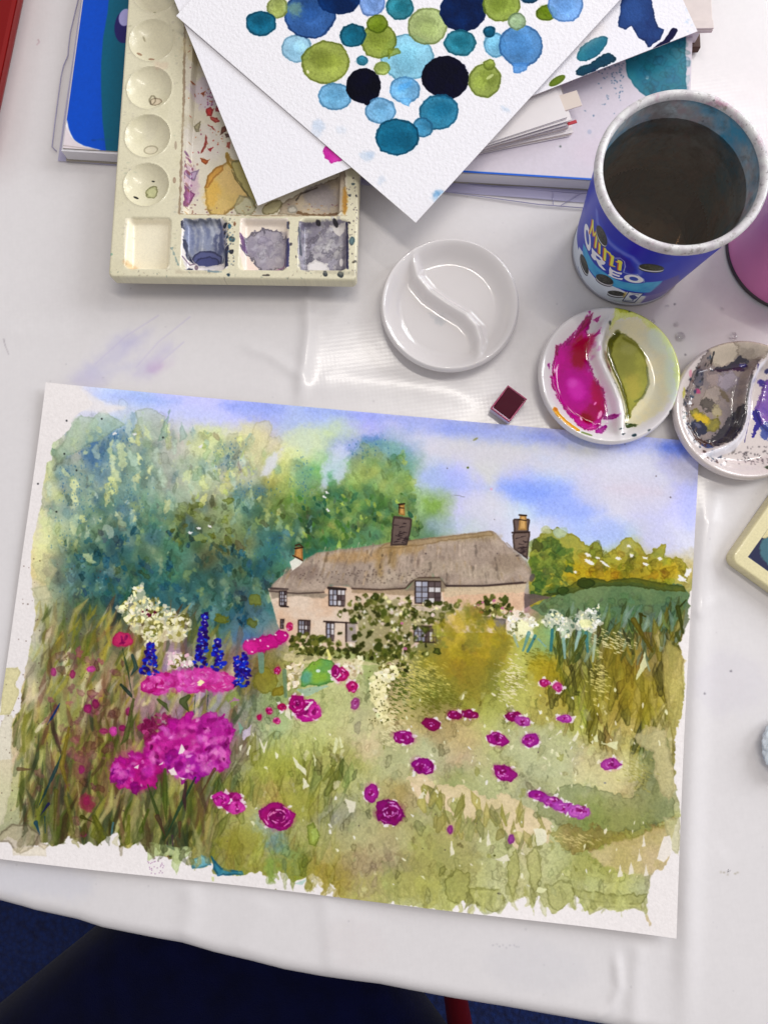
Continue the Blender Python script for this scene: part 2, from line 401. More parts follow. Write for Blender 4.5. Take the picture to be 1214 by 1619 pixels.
def paint_cloth():
    c4 = [(-.34, .50), (.32, .50), (.32, -.30), (-.34, -.30)]
    M = homog(proj([(x, y, 0) for x, y in c4]), [(0, 0), (990, 0), (990, 1200), (0, 1200)])
    s = Sheet(990, 1200, M, 'ddd8d7', 3); r = s.r
    for x, y, a, b, ro, c, al in [(215, 535, 22, 9, -30, 'b6b0d2', .5), (180, 560, 50, 16, -35, 'c0bbd6', .5), (240, 570, 40, 12, -40, 'bcb4d4', .45), (160, 590, 60, 12, -15, 'c2bed8', .4), (250, 580, 10, 4, -30, 'b890c4', .5), (140, 600, 30, 10, 0, 'c0b8d4', .4),
                                 (1160, 560, 60, 80, 0, 'd4c6c8', .35), (1080, 480, 90, 40, 0, 'd3c5c8', .35), (1150, 1080, 60, 50, 0, 'd2ccd2', .4), (60, 1390, 90, 30, 8, 'c6c6d2', .35), (850, 1530, 80, 40, 8, 'cac7ca', .3), (560, 1490, 50, 40, 10, 'd4cac8', .25)]:
        s.ell(x, y, a, b, ro, c, a=al, soft=14, wob=8)
    for P in [[(300, 500), (250, 540), (215, 580)], [(290, 540), (250, 575)], [(250, 498), (200, 530), (150, 575)]]: s.stroke(P, 1, .6, 'b8acd0', a=.45, soft=1.5)
    for _ in range(150): s.ell(r.uniform(0, 1214), r.uniform(300, 1600), r.uniform(.4, 1.1), col='8f8a90', a=.5)
    for x, y in [(1031, 405), (1065, 480), (1082, 560), (1078, 600), (1153, 1060), (1110, 1095)] + [(975 + r.uniform(-40, 60), 520 + r.uniform(-30, 40)) for _ in range(6)]: s.ell(x, y, 1.4, col='2a2430', a=.85)
    for x, y in [(1137, 1377), (1142, 1378), (1148, 1381), (1160, 1380), (1164, 1378)]: s.ell(x, y, 1.6, 1, col='9a9078', a=.8)
    for k in range(9): s.ell(780 + k * 5 + r.uniform(-2, 2), 1494 + r.uniform(-2, 3), .9, col='8c8890', a=.7)
    s.stroke([(6, 535), (8, 545), (14, 560)], .8, .4, '8a8086', a=.7); s.stroke([(60, 62), (62, 66), (58, 70)], .7, .5, '9a6a74', a=.7)
    s.grain(.02, .004)
    return s
def cloth_extra(m, N, L, b, tc, cs):
    # woven backing telegraphing through the vinyl: fine cross ribs
    mp = N.new('ShaderNodeMapping'); mp.inputs['Rotation'].default_value = (0, 0, math.radians(-7)); L.new(tc.outputs['Object'], mp.inputs[0])
    hs = []
    for ax in ('X', 'Y'):
        w = N.new('ShaderNodeTexWave'); w.wave_type = 'BANDS'; w.bands_direction = ax; w.inputs['Scale'].default_value = 118; w.inputs['Distortion'].default_value = .6; w.inputs['Detail'].default_value = 1; w.inputs['Detail Scale'].default_value = .5
        L.new(mp.outputs[0], w.inputs[0]); hs.append(w.outputs[1])
    ad = N.new('ShaderNodeMath'); ad.operation = 'ADD'; L.new(hs[0], ad.inputs[0]); L.new(hs[1], ad.inputs[1])
    n = N.new('ShaderNodeTexNoise'); n.inputs['Scale'].default_value = 9; L.new(tc.outputs['Object'], n.inputs[0])
    mu = N.new('ShaderNodeMath'); mu.operation = 'MULTIPLY'; L.new(ad.outputs[0], mu.inputs[0]); L.new(n.outputs[0], mu.inputs[1])
    bp = N.new('ShaderNodeBump'); bp.inputs['Distance'].default_value = .000009; L.new(mu.outputs[0], bp.inputs['Height'])
    n2 = N.new('ShaderNodeTexNoise'); n2.inputs['Scale'].default_value = 22; n2.inputs['Detail'].default_value = 3; L.new(tc.outputs['Object'], n2.inputs[0])
    b2 = N.new('ShaderNodeBump'); b2.inputs['Distance'].default_value = .0003; L.new(n2.outputs[0], b2.inputs['Height']); L.new(bp.outputs[0], b2.inputs['Normal'])
    L.new(b2.outputs[0], b.inputs['Normal']); L.new(b2.outputs[0], b.inputs['Coat Normal'])
m_cloth = mat('vinyl_cloth', image=to_image('cloth_print', paint_cloth()), rough=.30, spec=.5, coat=.4, coat_r=.14, extra=cloth_extra)
cl = mesh('tablecloth', V, F, m_cloth, uv=UV, smooth=True)
tag(cl, 'pale grey shiny vinyl tablecloth with creases, draped over the front table edge', 'tablecloth')
m_wood = mat('table_board', 'b9a58a', .5, var=.1, vscale=12)
tb = empty('table', (0, .27, FZ), 'plain table hidden under the pale grey vinyl cloth', 'table')
box('tabletop', (0, 0, -.0145 - FZ), (1.24, .90, .022), m_wood, tb, .003)
for sx in (-1, 1):
    for sy in (-1, 1): box('leg', (sx * .56, sy * .40, (-.026 - FZ) / 2), (.04, .04, -.026 - FZ), m_wood, tb, .003)

# navy chair pushed under the table edge
m_seat = mat('navy_upholstery', '020528', 1, bump=.0006, bscale=900, sheen=.10, var=.3, vscale=40, spec=.1)
m_redp = mat('red_paint', '6a0404', .5)
ch = empty('chair', (-.2226, -.529, FZ), 'navy upholstered chair with red legs, pushed up to the front table edge', 'chair', rz=math.radians(38.5))
def seat_mesh():
    bm = bmesh.new(); bmesh.ops.create_grid(bm, x_segments=28, y_segments=28, size=.5)
    V = []
    for v in bm.verts:
        x, y = v.co.x * 2, v.co.y * 2; r = (abs(x) ** 8 + abs(y) ** 8) ** .125
        q = max(abs(x), abs(y)); k = q / max(r, 1e-6)
        v.co = Vector((x * k * .26, y * k * .205, .045 * (1 - r ** 6 * .0) * math.sqrt(max(0, 1 - min(1, q) ** 8))))
    ret = bmesh.ops.extrude_edge_only(bm, edges=[e for e in bm.edges if e.is_boundary])
    for v in ret['geom']:
        if isinstance(v, bmesh.types.BMVert): v.co.z -= .03
    bmesh.ops.recalc_face_normals(bm, faces=bm.faces[:])
    me = bpy.data.meshes.new('seat'); bm.to_mesh(me); bm.free(); me.materials.append(m_seat)
    me.polygons.foreach_set('use_smooth', [True] * len(me.polygons)); return me
so = bpy.data.objects.new('seat', seat_mesh()); col.objects.link(so); so.parent = ch; so.location = (0, 0, .40)
bb = box('backrest', (0, -.235, .66), (.38, .035, .26), m_seat, ch, .014, rot=(.12, 0, 0), seg=3)
for sx in (-1, 1):
    for sy in (-1, 1):
        if (sx, sy) == (1, -1): continue
        a = np.array([sx * .19, sy * .150, .385]); b_ = np.array([sx * .19, sy * .150, 0.])
        o = lathe('leg', [(.0001, 0), (.011, 0), (.017, .39), (.0001, .39)], m_redp, ch, seg=16); o.location = b_
        o.rotation_euler = Vector(a - b_).to_track_quat('Z', 'Y').to_euler()
for sx in (-1, 1): box('back_post', (sx * .17, -.215, .50), (.022, .022, .26), m_redp, ch, .004, rot=(.12, 0, 0))
a, b_ = np.array([.060, -.462, .44]), np.array([.050, -.445, 0.])   # the splayed front leg seen past the cloth
R2 = Matrix.Rotation(-math.radians(38.5), 3, 'Z'); o_ = Vector((-.2226, -.529, 0)); a = R2 @ (Vector(a) - o_); b_ = R2 @ (Vector(b_) - o_)
o = lathe('leg', [(.0001, 0), (.011, 0), (.014, (a - b_).length), (.0001, (a - b_).length)], m_redp, ch, seg=16); o.location = b_; o.rotation_euler = (a - b_).to_track_quat('Z', 'Y').to_euler()

# red plastic crate at the far left corner of the cloth
ra, rb = un(27, 0, .02), un(0, 128, .02); rd_ = (ra - rb) / np.linalg.norm(ra - rb); rp_ = np.array([rd_[1], -rd_[0], 0])
rc0 = (ra + rb) / 2 + rd_ * .09 - rp_ * .075
rf = empty('plastic_case', (float(rc0[0]), float(rc0[1]), .0008), 'dark red plastic case at the far left corner of the table', 'case', rz=math.atan2(-rd_[0], rd_[1]))
m_red = mat('red_plastic', '7a0202', .35, spec=.3)
box('body', (-.003, 0, .0075), (.143, .33, .015), m_red, rf, .004)
box('lid', (0, 0, .0172), (.150, .34, .004), m_red, rf, .003)
# ------------------------------------------------------------------ the cottage garden watercolour
PW, PH = 1400, 990
def paint_garden():
    M = homog([(77, 607), (1104, 699), (1064, 1478), (-34, 1352)], [(0, 0), (PW, 0), (PW, PH), (0, PH)])
    s = Sheet(PW, PH, M, 'ede6e4', 7); r = s.r
    s.field(25, 50, 650, 50, [
 'ede dde dde cdf bce ccf ccf ccf bbe bce bce ccf cce bbe bbe cce bbe bbf dde ccf aae bbf',
 'ede cda bba 9ba aba ccb dda dda dca bcc cda aae 79b dde ddd ddd ddd dde ddd ccd dde cce',
 'ede cc9 ab9 79a ab9 bba dda bba bb7 cd6 6a7 9b7 8a5 bcd ccf ddd cce bce cce dde dde bbe',
 'ede bba 8a8 796 7a8 8a8 aba 8a5 784 693 684 6a6 8a4 8a5 cce dde cde abe abe dde cce ccf',
 'eda dda 8a8 475 476 6a8 785 885 686 475 6a5 697 8a5 686 bcb ccd dde dde bce bcd ccd dde',
 'eda cb8 587 367 376 486 664 774 586 286 576 685 685 575 bba bba bba 574 9a4 aa4 ba4 ba6',
 'edd bb9 675 375 365 477 587 476 477 576 a88 998 998 998 998 998 a88 453 675 575 564 675',
 'edc aa8 775 775 985 987 575 579 888 ba8 884 663 663 665 a94 a94 aa5 8a7 797 775 764 887',
 'dcb 997 885 986 a97 a8a 998 a87 984 aa6 bb8 9a6 ba8 884 973 a93 bb6 a94 995 983 984 cb8',
 'dca 996 996 a96 a88 a98 a9a 998 9a7 ab7 bb8 bb8 cb8 884 994 aa5 bb6 a94 994 983 a94 bb7',
 'cb8 995 996 a87 a88 a89 998 a99 ab8 bb8 bb7 bb8 cb8 ba7 ba7 bb7 bb8 aa6 bb6 ba6 ba6 bb7',
 'cb9 995 985 a86 a96 a89 997 997 aa5 bb6 aa6 aa6 bb8 bb9 ba8 bb8 bb8 bb8 ba8 bb7 aa7 ba8',
 'bb8 886 874 875 775 995 775 995 ba6 aa6 aa6 bb8 a96 cb9 9a7 bb8 aa8 aa7 bb8 cb8 997 aa8',
 'aa8 776 775 874 664 774 885 aa6 aa7 aa6 998 aa7 a96 aa7 ba7 aa7 cb9 aa8 894 995 995 bb8',
 'bb9 a98 996 886 774 774 885 985 aa7 994 a95 a97 a97 aa6 aa7 bb8 cb9 bb8 aa6 aa5 ba8 cb9',
 'dcb dcb dcb bb8 cc9 bba aa8 893 994 894 a94 a97 aa7 aa6 bb7 bb8 bb8 bb8 bb8 bb7 bb9 dcb',
 'edd edd edd edd cc9 bba ab9 994 994 894 aa5 bb7 bb8 bb8 bb8 bba bb8 bb8 bb7 bb8 cb9 edd'], warp=13, wsc=1.25)
    # wet sky
    for x, y, a, b, c, al in [(230, 632, 55, 10, '99b0ee', .8), (180, 628, 40, 8, 'b4bcee', .6), (400, 645, 50, 12, '7f95ea', .8), (440, 655, 70, 20, 'a9b6ec', .6), (560, 655, 80, 8, '8a9bea', .7), (545, 708, 26, 16, '8090ea', .8),
        (690, 672, 60, 16, '9aaaf0', .7), (780, 684, 90, 16, '8ea0f0', .75), (890, 694, 60, 9, '8f9ff0', .7), (1000, 702, 60, 12, '8f9ff0', .7), (1070, 708, 26, 12, '5f7fee', .95), (1092, 770, 14, 70, 'b3bcf2', .7),
        (700, 755, 40, 18, 'a3b3f2', .7), (740, 770, 40, 8, 'a3b3f2', .6), (850, 775, 70, 22, '93a9f6', .85), (830, 778, 40, 14, '84a0f6', .8), (905, 800, 55, 18, '9db0f6', .8), (960, 840, 30, 22, 'a4b4f4', .7), (700, 830, 30, 16, 'b8c2f2', .6),
        (900, 740, 60, 14, 'dedae4', .8), (985, 780, 80, 34, 'd8d4e0', .8), (1000, 775, 45, 10, 'dccdd9', .6), (750, 715, 90, 15, 'dfdbe4', .9), (620, 690, 50, 10, 'd9d9ea', .6), (770, 800, 40, 25, 'dcdae2', .7), (1040, 860, 30, 24, 'c6c6ea', .7),
        (780, 850, 60, 12, 'd6daf0', .6), (1080, 745, 24, 20, 'dedbe6', .8), (300, 655, 60, 14, 'c4cdf0', .7), (190, 650, 50, 12, 'dcdcea', .7)]:
        s.ell(x, y, a, b, 5, c, a=al * .8, soft=13, wob=4)
    # tree masses, wet in wet
    G = [(160, 700, 26, 34, '4f7a9c'), (150, 715, 16, 24, '2f62a0'), (195, 690, 22, 12, '3f6a98'), (108, 755, 18, 22, '6a92a4'), (215, 760, 30, 26, '86ac9a'), (230, 735, 22, 40, '7a9f86'), (195, 795, 20, 16, '5a7f8e'), (190, 812, 24, 12, '4d7590'),
        (195, 845, 28, 18, '4f7788'), (120, 800, 22, 20, '7fa398'), (360, 720, 16, 18, '5585a0'), (330, 700, 30, 26, 'c3cf88'), (400, 700, 24, 34, 'd2cf96'), (450, 735, 30, 30, 'd6da70'), (478, 755, 15, 30, '3d7f88'), (480, 700, 30, 24, 'cdd6a8'),
        (315, 745, 26, 20, '8cb494'), (390, 780, 20, 12, '2f6f8a'), (413, 775, 12, 9, '2d6090'), (520, 795, 30, 22, '3d8080'), (590, 700, 22, 12, '3a6fa6'), (600, 720, 40, 22, '7aa88e'), (580, 745, 30, 28, 'b2c65a'), (625, 770, 30, 38, '98b878'),
        (640, 735, 18, 18, '6a9c8e'), (655, 800, 18, 24, 'a8c690'), (560, 790, 30, 30, '8fb050'), (530, 830, 16, 10, 'd8dc58'), (430, 860, 26, 26, '24707c'), (400, 820, 24, 24, '3b7f84'), (365, 830, 40, 26, '93a468'), (300, 820, 36, 22, '7c7c34'),
        (120, 860, 30, 22, '4d6a52'), (180, 880, 40, 30, '3d6660'), (110, 910, 24, 24, '3c7488'), (150, 935, 40, 20, '2c6478'), (230, 905, 40, 22, '31707a'), (270, 950, 40, 22, '26626c'), (330, 925, 40, 26, '286a72'), (380, 900, 40, 24, '2e7270'),
        (240, 870, 26, 22, '6a8860'), (405, 945, 20, 16, '2c6a78'), (290, 880, 24, 20, '5c8878'), (75, 830, 10, 50, 'd6d892'), (85, 780, 10, 20, 'd4d890'), (68, 890, 12, 30, 'd2d498'), (100, 835, 14, 16, 'a9b68a'), (345, 980, 30, 18, '4a7a78'), (395, 975, 34, 20, '5c7f88')]
    for x, y, a, b, c in G:
        s.ell(x, y, a, b, r.uniform(-20, 20), np.clip(hx(c) * 1.04 + .02, 0, 1), a=.62, soft=9, wob=7)
    TREE = [(80, 720), (120, 665), (180, 645), (260, 660), (330, 690), (430, 700), (520, 770), (570, 700), (640, 730), (670, 830), (640, 850), (480, 880), (430, 950), (380, 1000), (120, 1000), (75, 900)]
    s.dabs(TREE, 420, (8, 22), jit=(.86, 1.12), hue=.03, a=(.2, .5), edge=.12, wob=4, soft=1.5)
    s.dabs(TREE, 500, (4, 10), jit=(.82, 1.16), hue=.03, a=(.25, .6), edge=.15, wob=3)
    UP = [(82, 720), (120, 665), (180, 650), (260, 668), (330, 690), (400, 690), (400, 800), (300, 790), (230, 830), (100, 870), (75, 800)]
    s.dabs(UP, 130, (4, 14), a=(.35, .7), pal=['cdd8aa', 'b8cca4', 'd8dca0', 'a6c0a8', 'c4d4b8', '7fa098', '6a94a0'], pw=.85, asp=(.25, .6), ang=(50, 115), edge=.15, wob=3, soft=1.5)
    s.dabs([(82, 720), (260, 680), (240, 860), (90, 930)], 46, (3, 10), a=(.35, .6), pal=['3c6ea0', '4a7a98', '5c8a90'], pw=.9, asp=(.3, .7), ang=(50, 115), edge=.15, wob=3, soft=1.5)
    s.dabs(TREE, 110, (4, 11), a=(.35, .7), pal=['c0cc88', '9cb87c', '8cb08c', 'b0c068', '78a48c'], pw=.9, asp=(.3, .7), ang=(50, 115), edge=.15, wob=3, soft=1.3)
    DARK = [(250, 800), (340, 790), (420, 790), (480, 800), (520, 830), (480, 870), (430, 940), (400, 990), (120, 970), (100, 880), (180, 820)]
    s.dabs(DARK, 230, (5, 15), jit=(.8, 1.14), a=(.25, .6), pal=['3d6048', '2b6472', '4f6636', '6a6a2c', '35726c', '86a070', '265a78', 'a8b468', '7ca8a4', '9cb490'], pw=.55, edge=.16, wob=5, soft=2, asp=(.3, .75), ang=(40, 130))
    s.dabs(DARK, 90, (2.5, 7), a=(.4, .8), pal=['8cb0a0', 'b0c488', 'a0b870', '6c9c98', 'c8d090'], pw=.9, edge=.1, wob=2.5, asp=(.25, .6), ang=(40, 130), soft=1.3)
    s.dabs([(470, 770), (650, 770), (665, 840), (480, 870)], 260, (3, 9), jit=(.8, 1.1), a=(.4, .8), pal=['4f7f38', '6c9440', '2f6f58', 'a4b850', '3b6434', 'c6cc64', '4a8f70', '86a848'], pw=.7, edge=.2, wob=2.5)
    s.dabs([(570, 700), (640, 720), (660, 790), (560, 800)], 90, (4, 10), jit=(.85, 1.1), a=(.3, .6), pal=['a4c058', '88b05a', '6a9f60', 'c0cc5c', '5f9a70'], pw=.7)
    for P, c in [([(262, 842), (285, 835), (300, 850), (290, 860), (270, 858)], '5a6426'),
                 ([(246, 830), (262, 842), (256, 870), (240, 858)], '3f6f80'), ([(465, 812), (475, 812), (473, 842), (464, 848)], '6fa6a6'), ([(477, 800), (480, 800), (478, 862), (475, 862)], '62703c'), ([(400, 806), (425, 804), (432, 832), (408, 838)], '4a7660'),
                 ([(415, 750), (432, 752), (437, 768), (425, 776), (412, 766)], 'a09a3a')]:
        s.poly(P, c, a=.45, wob=3, edge=.15, soft=2)
    s.soften(TREE, 6, .7); s.soften(DARK, 4, .3); s.mute(TREE, .20)
    LP = ['d4ddb4', 'c4d4a8', 'dfe2a8', 'b4cab4', 'c8d8c4', 'd8dc94', 'a8c0a4']
    s.dabs(UP, 150, (4, 13), a=(.35, .75), pal=LP, pw=.9, asp=(.22, .5), ang=(55, 112), edge=.12, wob=5, soft=1.8)
    s.dabs([(300, 700), (420, 700), (520, 780), (480, 860), (400, 850), (300, 780)], 70, (4, 12), a=(.3, .65), pal=['ccd488', 'b8c870', 'd8d884', '9cb890', 'a8c090'], pw=.9, asp=(.22, .5), ang=(55, 120), edge=.12, wob=5, soft=1.8)
    s.dabs(DARK, 110, (4, 12), a=(.3, .6), pal=['8cb0ac', '7ca0a0', 'a4b88c', '94aa70', 'b0c098', '6c98a0'], pw=.9, asp=(.22, .55), ang=(50, 120), edge=.14, wob=5, soft=1.8)
    s.dabs([(100, 860), (250, 830), (420, 880), (430, 950), (380, 990), (120, 965)], 120, (4, 12), a=(.35, .65), pal=['2c5c6c', '3c6050', '28607c', '4a6440', '1f5464', '3a5a78'], pw=.95, asp=(.25, .6), ang=(40, 125), edge=.16, wob=5, soft=1.8)
    for _ in range(520):
        k_ = [(150, 712, 16, 24), (195, 690, 18, 10), (108, 758, 12, 18), (360, 720, 12, 14), (478, 755, 10, 24), (400, 778, 22, 10), (205, 795, 20, 22), (115, 870, 22, 40), (135, 800, 14, 24), (575, 710, 16, 10), (430, 870, 16, 20)][r.randint(11)]
        s.ell(k_[0] + r.normal(0, k_[2]), k_[1] + r.normal(0, k_[3]), r.uniform(.8, 2), r.uniform(.6, 1.2), r.uniform(60, 120), ['2c609c', '3a6c98', '2f6480'][r.randint(3)], n=6, a=.5)
    s.dabs([(285, 790), (360, 790), (370, 860), (260, 860)], 34, (4, 11), a=(.4, .7), pal=['6f6a24', '7f8a3c', '8f9a58', '5a6426', '94a46c'], pw=1, wob=4, edge=.2, asp=(.3, .7), ang=(-20, 60), soft=1.5)
    s.dabs(TREE, 230, (3, 11), jit=(.82, 1.16), hue=.02, a=(.3, .6), edge=.14, asp=(.18, .5), ang=(50, 125), wob=2.5, soft=1.2)
    s.dabs(DARK, 150, (3, 9), jit=(.7, .95), hue=.02, a=(.4, .7), edge=.12, asp=(.25, .6), ang=(30, 130), wob=3, soft=1.2)
    s.dabs([(470, 780), (650, 780), (665, 840), (480, 870)], 120, (2.5, 7), jit=(.75, 1.15), a=(.5, .85), pal=['3f6f34', '547f38', '2f5f48', 'b4c860'], pw=.6, edge=.15, asp=(.25, .6), ang=(30, 130), wob=2)
    # pale tree tops over the sky and little gaps
    for P, c in [([(92, 735), (88, 715), (105, 695), (115, 670), (130, 655), (150, 662), (165, 645), (180, 660), (200, 672), (150, 700), (110, 720)], 'a9bfa0'), ([(215, 650), (240, 645), (262, 660), (262, 690), (240, 700), (222, 680)], 'b7c3ac'),
                 ([(262, 665), (270, 648), (266, 690), (250, 700)], '8fae9c'), ([(76, 730), (86, 728), (88, 745), (78, 760)], 'ccd4a6'), ([(395, 690), (405, 668), (425, 663), (432, 675), (425, 700), (402, 745), (385, 720)], 'd6d0a4'), ([(285, 700), (288, 665), (295, 690)], '9cb8a8')]:
        s.poly(P, c, a=.55, wob=2.5, edge=.15, soft=1.5)
    for P in [[(186, 702), (199, 700), (203, 735), (196, 745), (188, 722)], [(175, 700), (181, 694), (180, 730), (172, 712)], [(228, 672), (236, 678), (240, 695), (230, 690)], [(96, 728), (104, 744), (113, 754), (100, 748)], [(132, 715), (143, 714), (140, 720), (133, 719)],
              [(178, 740), (190, 748), (192, 762), (180, 758)], [(133, 878), (148, 875), (150, 888), (140, 890)], [(290, 750), (302, 745), (300, 762), (290, 760)]]:
        s.poly(P, 'd3dba4', a=.6, wob=4, soft=2)
    s.poly([(412, 752), (424, 722), (446, 706), (440, 728), (430, 742), (424, 754)], 'dfdfee', a=.8, wob=4, soft=4)
    s.poly([(508, 745), (530, 700), (548, 705), (546, 745), (535, 762), (520, 750), (512, 770)], 'd4daf2', a=.75, wob=6, soft=6)
    for x, y in [(516, 778), (512, 785), (518, 806), (315, 835), (332, 832), (301, 842), (318, 706), (215, 687), (183, 686)]:
        s.ell(x, y, 3.5, 1.8, r.uniform(-40, 40), 'eae8e4', irr=.4)
    # yellow-green bushes right of the house
    s.poly([(835, 960), (838, 870), (848, 850), (862, 838), (880, 835), (900, 842), (918, 855), (930, 862), (945, 852), (952, 880), (970, 868), (982, 852), (995, 848), (1012, 862), (1020, 875), (1052, 858), (1046, 882), (1075, 880), (1084, 900), (1085, 950), (960, 960)], 'b6a83c', a=.9, wob=3, edge=.25, col2='8f9238')
    for x, y, a, b, c in [(915, 902, 26, 14, 'b89c20'), (960, 912, 30, 14, 'b8961c'), (1000, 890, 24, 20, '99913a'), (1050, 905, 24, 18, 'c0a12a'), (1010, 912, 30, 12, 'a48d28'), (868, 880, 22, 26, '7e8f40'), (990, 865, 12, 12, 'a8a668'), (1075, 925, 14, 16, 'c0b46a')]:
        s.ell(x, y, a, b, 0, c, a=.7, soft=7, wob=5)
    s.dabs([(840, 860), (870, 850), (900, 870), (905, 930), (840, 945)], 110, (4, 10), jit=(.8, 1.1), a=(.4, .8), pal=['4a6a34', '667c3a', '7c8c40', '3c5834', '8f9a4c', '9aa244'], pw=.8, edge=.15, wob=3, soft=1.8)
    s.dabs([(900, 860), (1080, 885), (1085, 930), (900, 930)], 150, (3, 11), jit=(.82, 1.12), a=(.2, .55), edge=.2, wob=2.5)
    s.ell(885, 842, 12, 9, 0, 'b9cbbb', a=.7, wob=2, edge=.1); s.ell(862, 838, 8, 7, 0, 'c3c79c', a=.8, wob=2, edge=.1)
    for x, y, a, b in [(928, 877, 5, 2.5), (943, 882, 3.5, 1.6), (953, 890, 6, 1.5), (958, 894, 5, 1.5), (976, 883, 4, 2.5), (992, 863, 3.5, 2.5), (996, 878, 3, 3), (1018, 882, 4, 2), (1019, 892, 4.5, 2), (1041, 883, 3, 3), (930, 888, 7, 3), (1076, 915, 8, 4), (908, 904, 3, 2), (1085, 905, 4, 8)]:
        s.ell(x, y, a, b, r.uniform(10, 30), 'ece9e4', irr=.4)
    # dark teal hedge
    s.poly([(836, 960), (900, 928), (940, 922), (1000, 920), (1040, 928), (1075, 923), (1090, 940), (1080, 965), (1060, 1000), (980, 1000), (880, 990)], '6f8560', a=.9, wob=2.5, edge=.1, col2='5c7858')
    s.poly([(830, 945), (880, 935), (915, 915), (940, 912), (960, 918), (1000, 912), (1045, 922), (1080, 926), (1082, 935), (1040, 932), (1000, 926), (950, 926), (900, 938), (868, 942)], '4c5826', a=.8, wob=2, edge=.2, col2='6a6a24', soft=1.5)
    s.ell(925, 922, 14, 9, 0, '36451c', a=.8, wob=2, edge=.2); s.ell(888, 934, 10, 7, 0, '3b4f22', a=.8, wob=2, edge=.2)
    s.dabs([(840, 945), (1080, 940), (1060, 1000), (840, 990)], 110, (3, 10), jit=(.85, 1.12), a=(.2, .5), edge=.12, wob=3)
    # ---- meadow
    LEFT = [(52, 965), (90, 950), (200, 955), (330, 985), (420, 1010), (400, 1130), (340, 1350), (40, 1340), (20, 1200), (40, 1050)]
    s.dabs(LEFT, 260, (8, 24), jit=(.85, 1.15), hue=.04, a=(.2, .5), edge=.1, asp=(.3, .6), ang=(60, 120), wob=4)
    s.blades(LEFT, 620, (25, 70), (2, 6), ang=(-8, 34), jit=(.6, 1.25), a=(.35, .75), pal=['7a7a2c', '5c6a34', '9a9440', 'c8bf78', '8a6a48', '6f5238', 'a8a858', '4f6040', 'b0a060', '8c5f58'], pw=.55)
    s.blades([(40, 970), (200, 960), (380, 1000), (380, 1120), (40, 1200)], 170, (16, 40), (1.5, 4), ang=(-5, 40), a=(.4, .8), pal=['d6cc98', 'c9bf6a', 'a89a38', '7c7c2a', 'ddd2b4'], pw=.8)
    s.blades([(40, 1140), (170, 1120), (330, 1180), (320, 1340), (30, 1330)], 300, (30, 90), (2, 5.5), ang=(-14, 26), jit=(.5, 1.2), a=(.4, .85), pal=['4c5a24', '6a7030', '8c8a3a', '5a4630', '3a4a34', 'b0a860', '70503c', 'c4bc80'], pw=.65)
    s.soften(LEFT, 3, .5)
    s.dabs([(90, 1030), (200, 1040), (210, 1200), (120, 1330), (60, 1250)], 80, (4, 11), a=(.3, .6), pal=['8c5660', '7a4a50', '9a6a6a', '70443c', 'a0506a'], pw=1., wob=3, soft=2, asp=(.4, .9))
    RIGHT = [(395, 1060), (450, 1040), (600, 1080), (700, 1060), (860, 1060), (1080, 1020), (1065, 1400), (1000, 1430), (700, 1430), (340, 1370), (380, 1150)]
    s.dabs(RIGHT, 420, (12, 38), jit=(.88, 1.1), hue=.02, a=(.15, .42), edge=.12, asp=(.4, 1), ang=(50, 130), wob=7, soft=2)
    s.dabs(RIGHT, 260, (4, 14), jit=(.85, 1.12), hue=.025, a=(.2, .5), edge=.2, asp=(.3, .8), ang=(60, 130), wob=4)
    s.blades([(860, 1000), (1080, 980), (1070, 1250), (880, 1130)], 170, (22, 80), (3, 9), ang=(-20, 28), jit=(.72, 1.1), a=(.3, .65), pal=['8f8434', '7a7428', 'a89a3c', 'b9a860', '6c6a34', 'c6b988'], pw=.6, edge=.3)
    s.blades([(890, 960), (1080, 955), (1070, 1040), (870, 1040)], 90, (18, 45), (2, 5), ang=(-30, 30), a=(.4, .75), pal=['5c6430', '6a6a2a', '86a08c', '7c8c50', '4c5c34', '9ab0a0'], pw=.8, edge=.2)
    s.blades([(340, 1150), (560, 1200), (560, 1380), (330, 1360)], 110, (24, 70), (3, 9), ang=(-15, 30), jit=(.75, 1.1), a=(.2, .45), edge=.2, pal=['8a8a34', '6f7a30', 'b4b85c', '9c9a40'], pw=.5)
    for x, y, a, b, c, al in [(640, 1200, 60, 40, 'b9bc90', .5), (560, 1150, 50, 30, 'c9c498', .5), (520, 1110, 40, 40, 'c3c888', .5), (480, 1180, 50, 20, 'bcc47c', .5), (430, 1210, 40, 25, 'a8ac50', .6), (470, 1270, 30, 26, '9c9a3c', .5), (720, 1260, 40, 40, '9a9a56', .4),
                               (860, 1190, 60, 40, 'bcc09a', .55), (900, 1240, 50, 30, 'bcbf98', .5), (790, 1260, 70, 30, 'b4b88c', .5), (950, 1220, 45, 34, 'd3ca98', .7), (990, 1210, 30, 20, 'cfc890', .6), (1050, 1200, 18, 60, 'bcb078', .6), (700, 1350, 60, 40, 'a8a060', .45),
                               (840, 1340, 60, 50, 'c0c48c', .5), (620, 1400, 70, 24, 'aeac5c', .5), (520, 1330, 50, 30, 'bab880', .5), (600, 1320, 50, 30, 'bdb98a', .5), (380, 1330, 40, 24, '97943a', .6), (430, 1380, 40, 18, '918c38', .6), (1010, 1100, 30, 40, '9a8a2c', .5),
                               (970, 1040, 24, 30, '7c7024', .5), (940, 1100, 24, 30, 'a0983c', .45), (540, 1060, 40, 24, 'd6cfa4', .4), (580, 1180, 20, 24, 'd3c09a', .7), (430, 1300, 26, 14, '9cb4ac', .6), (440, 1330, 16, 16, '6f9aac', .6), (460, 1350, 12, 12, '7a9a60', .6), (430, 1370, 12, 20, '7f9e50', .7)]:
        s.ell(x, y, a, b, r.uniform(-15, 15), c, a=al, soft=10, wob=8)
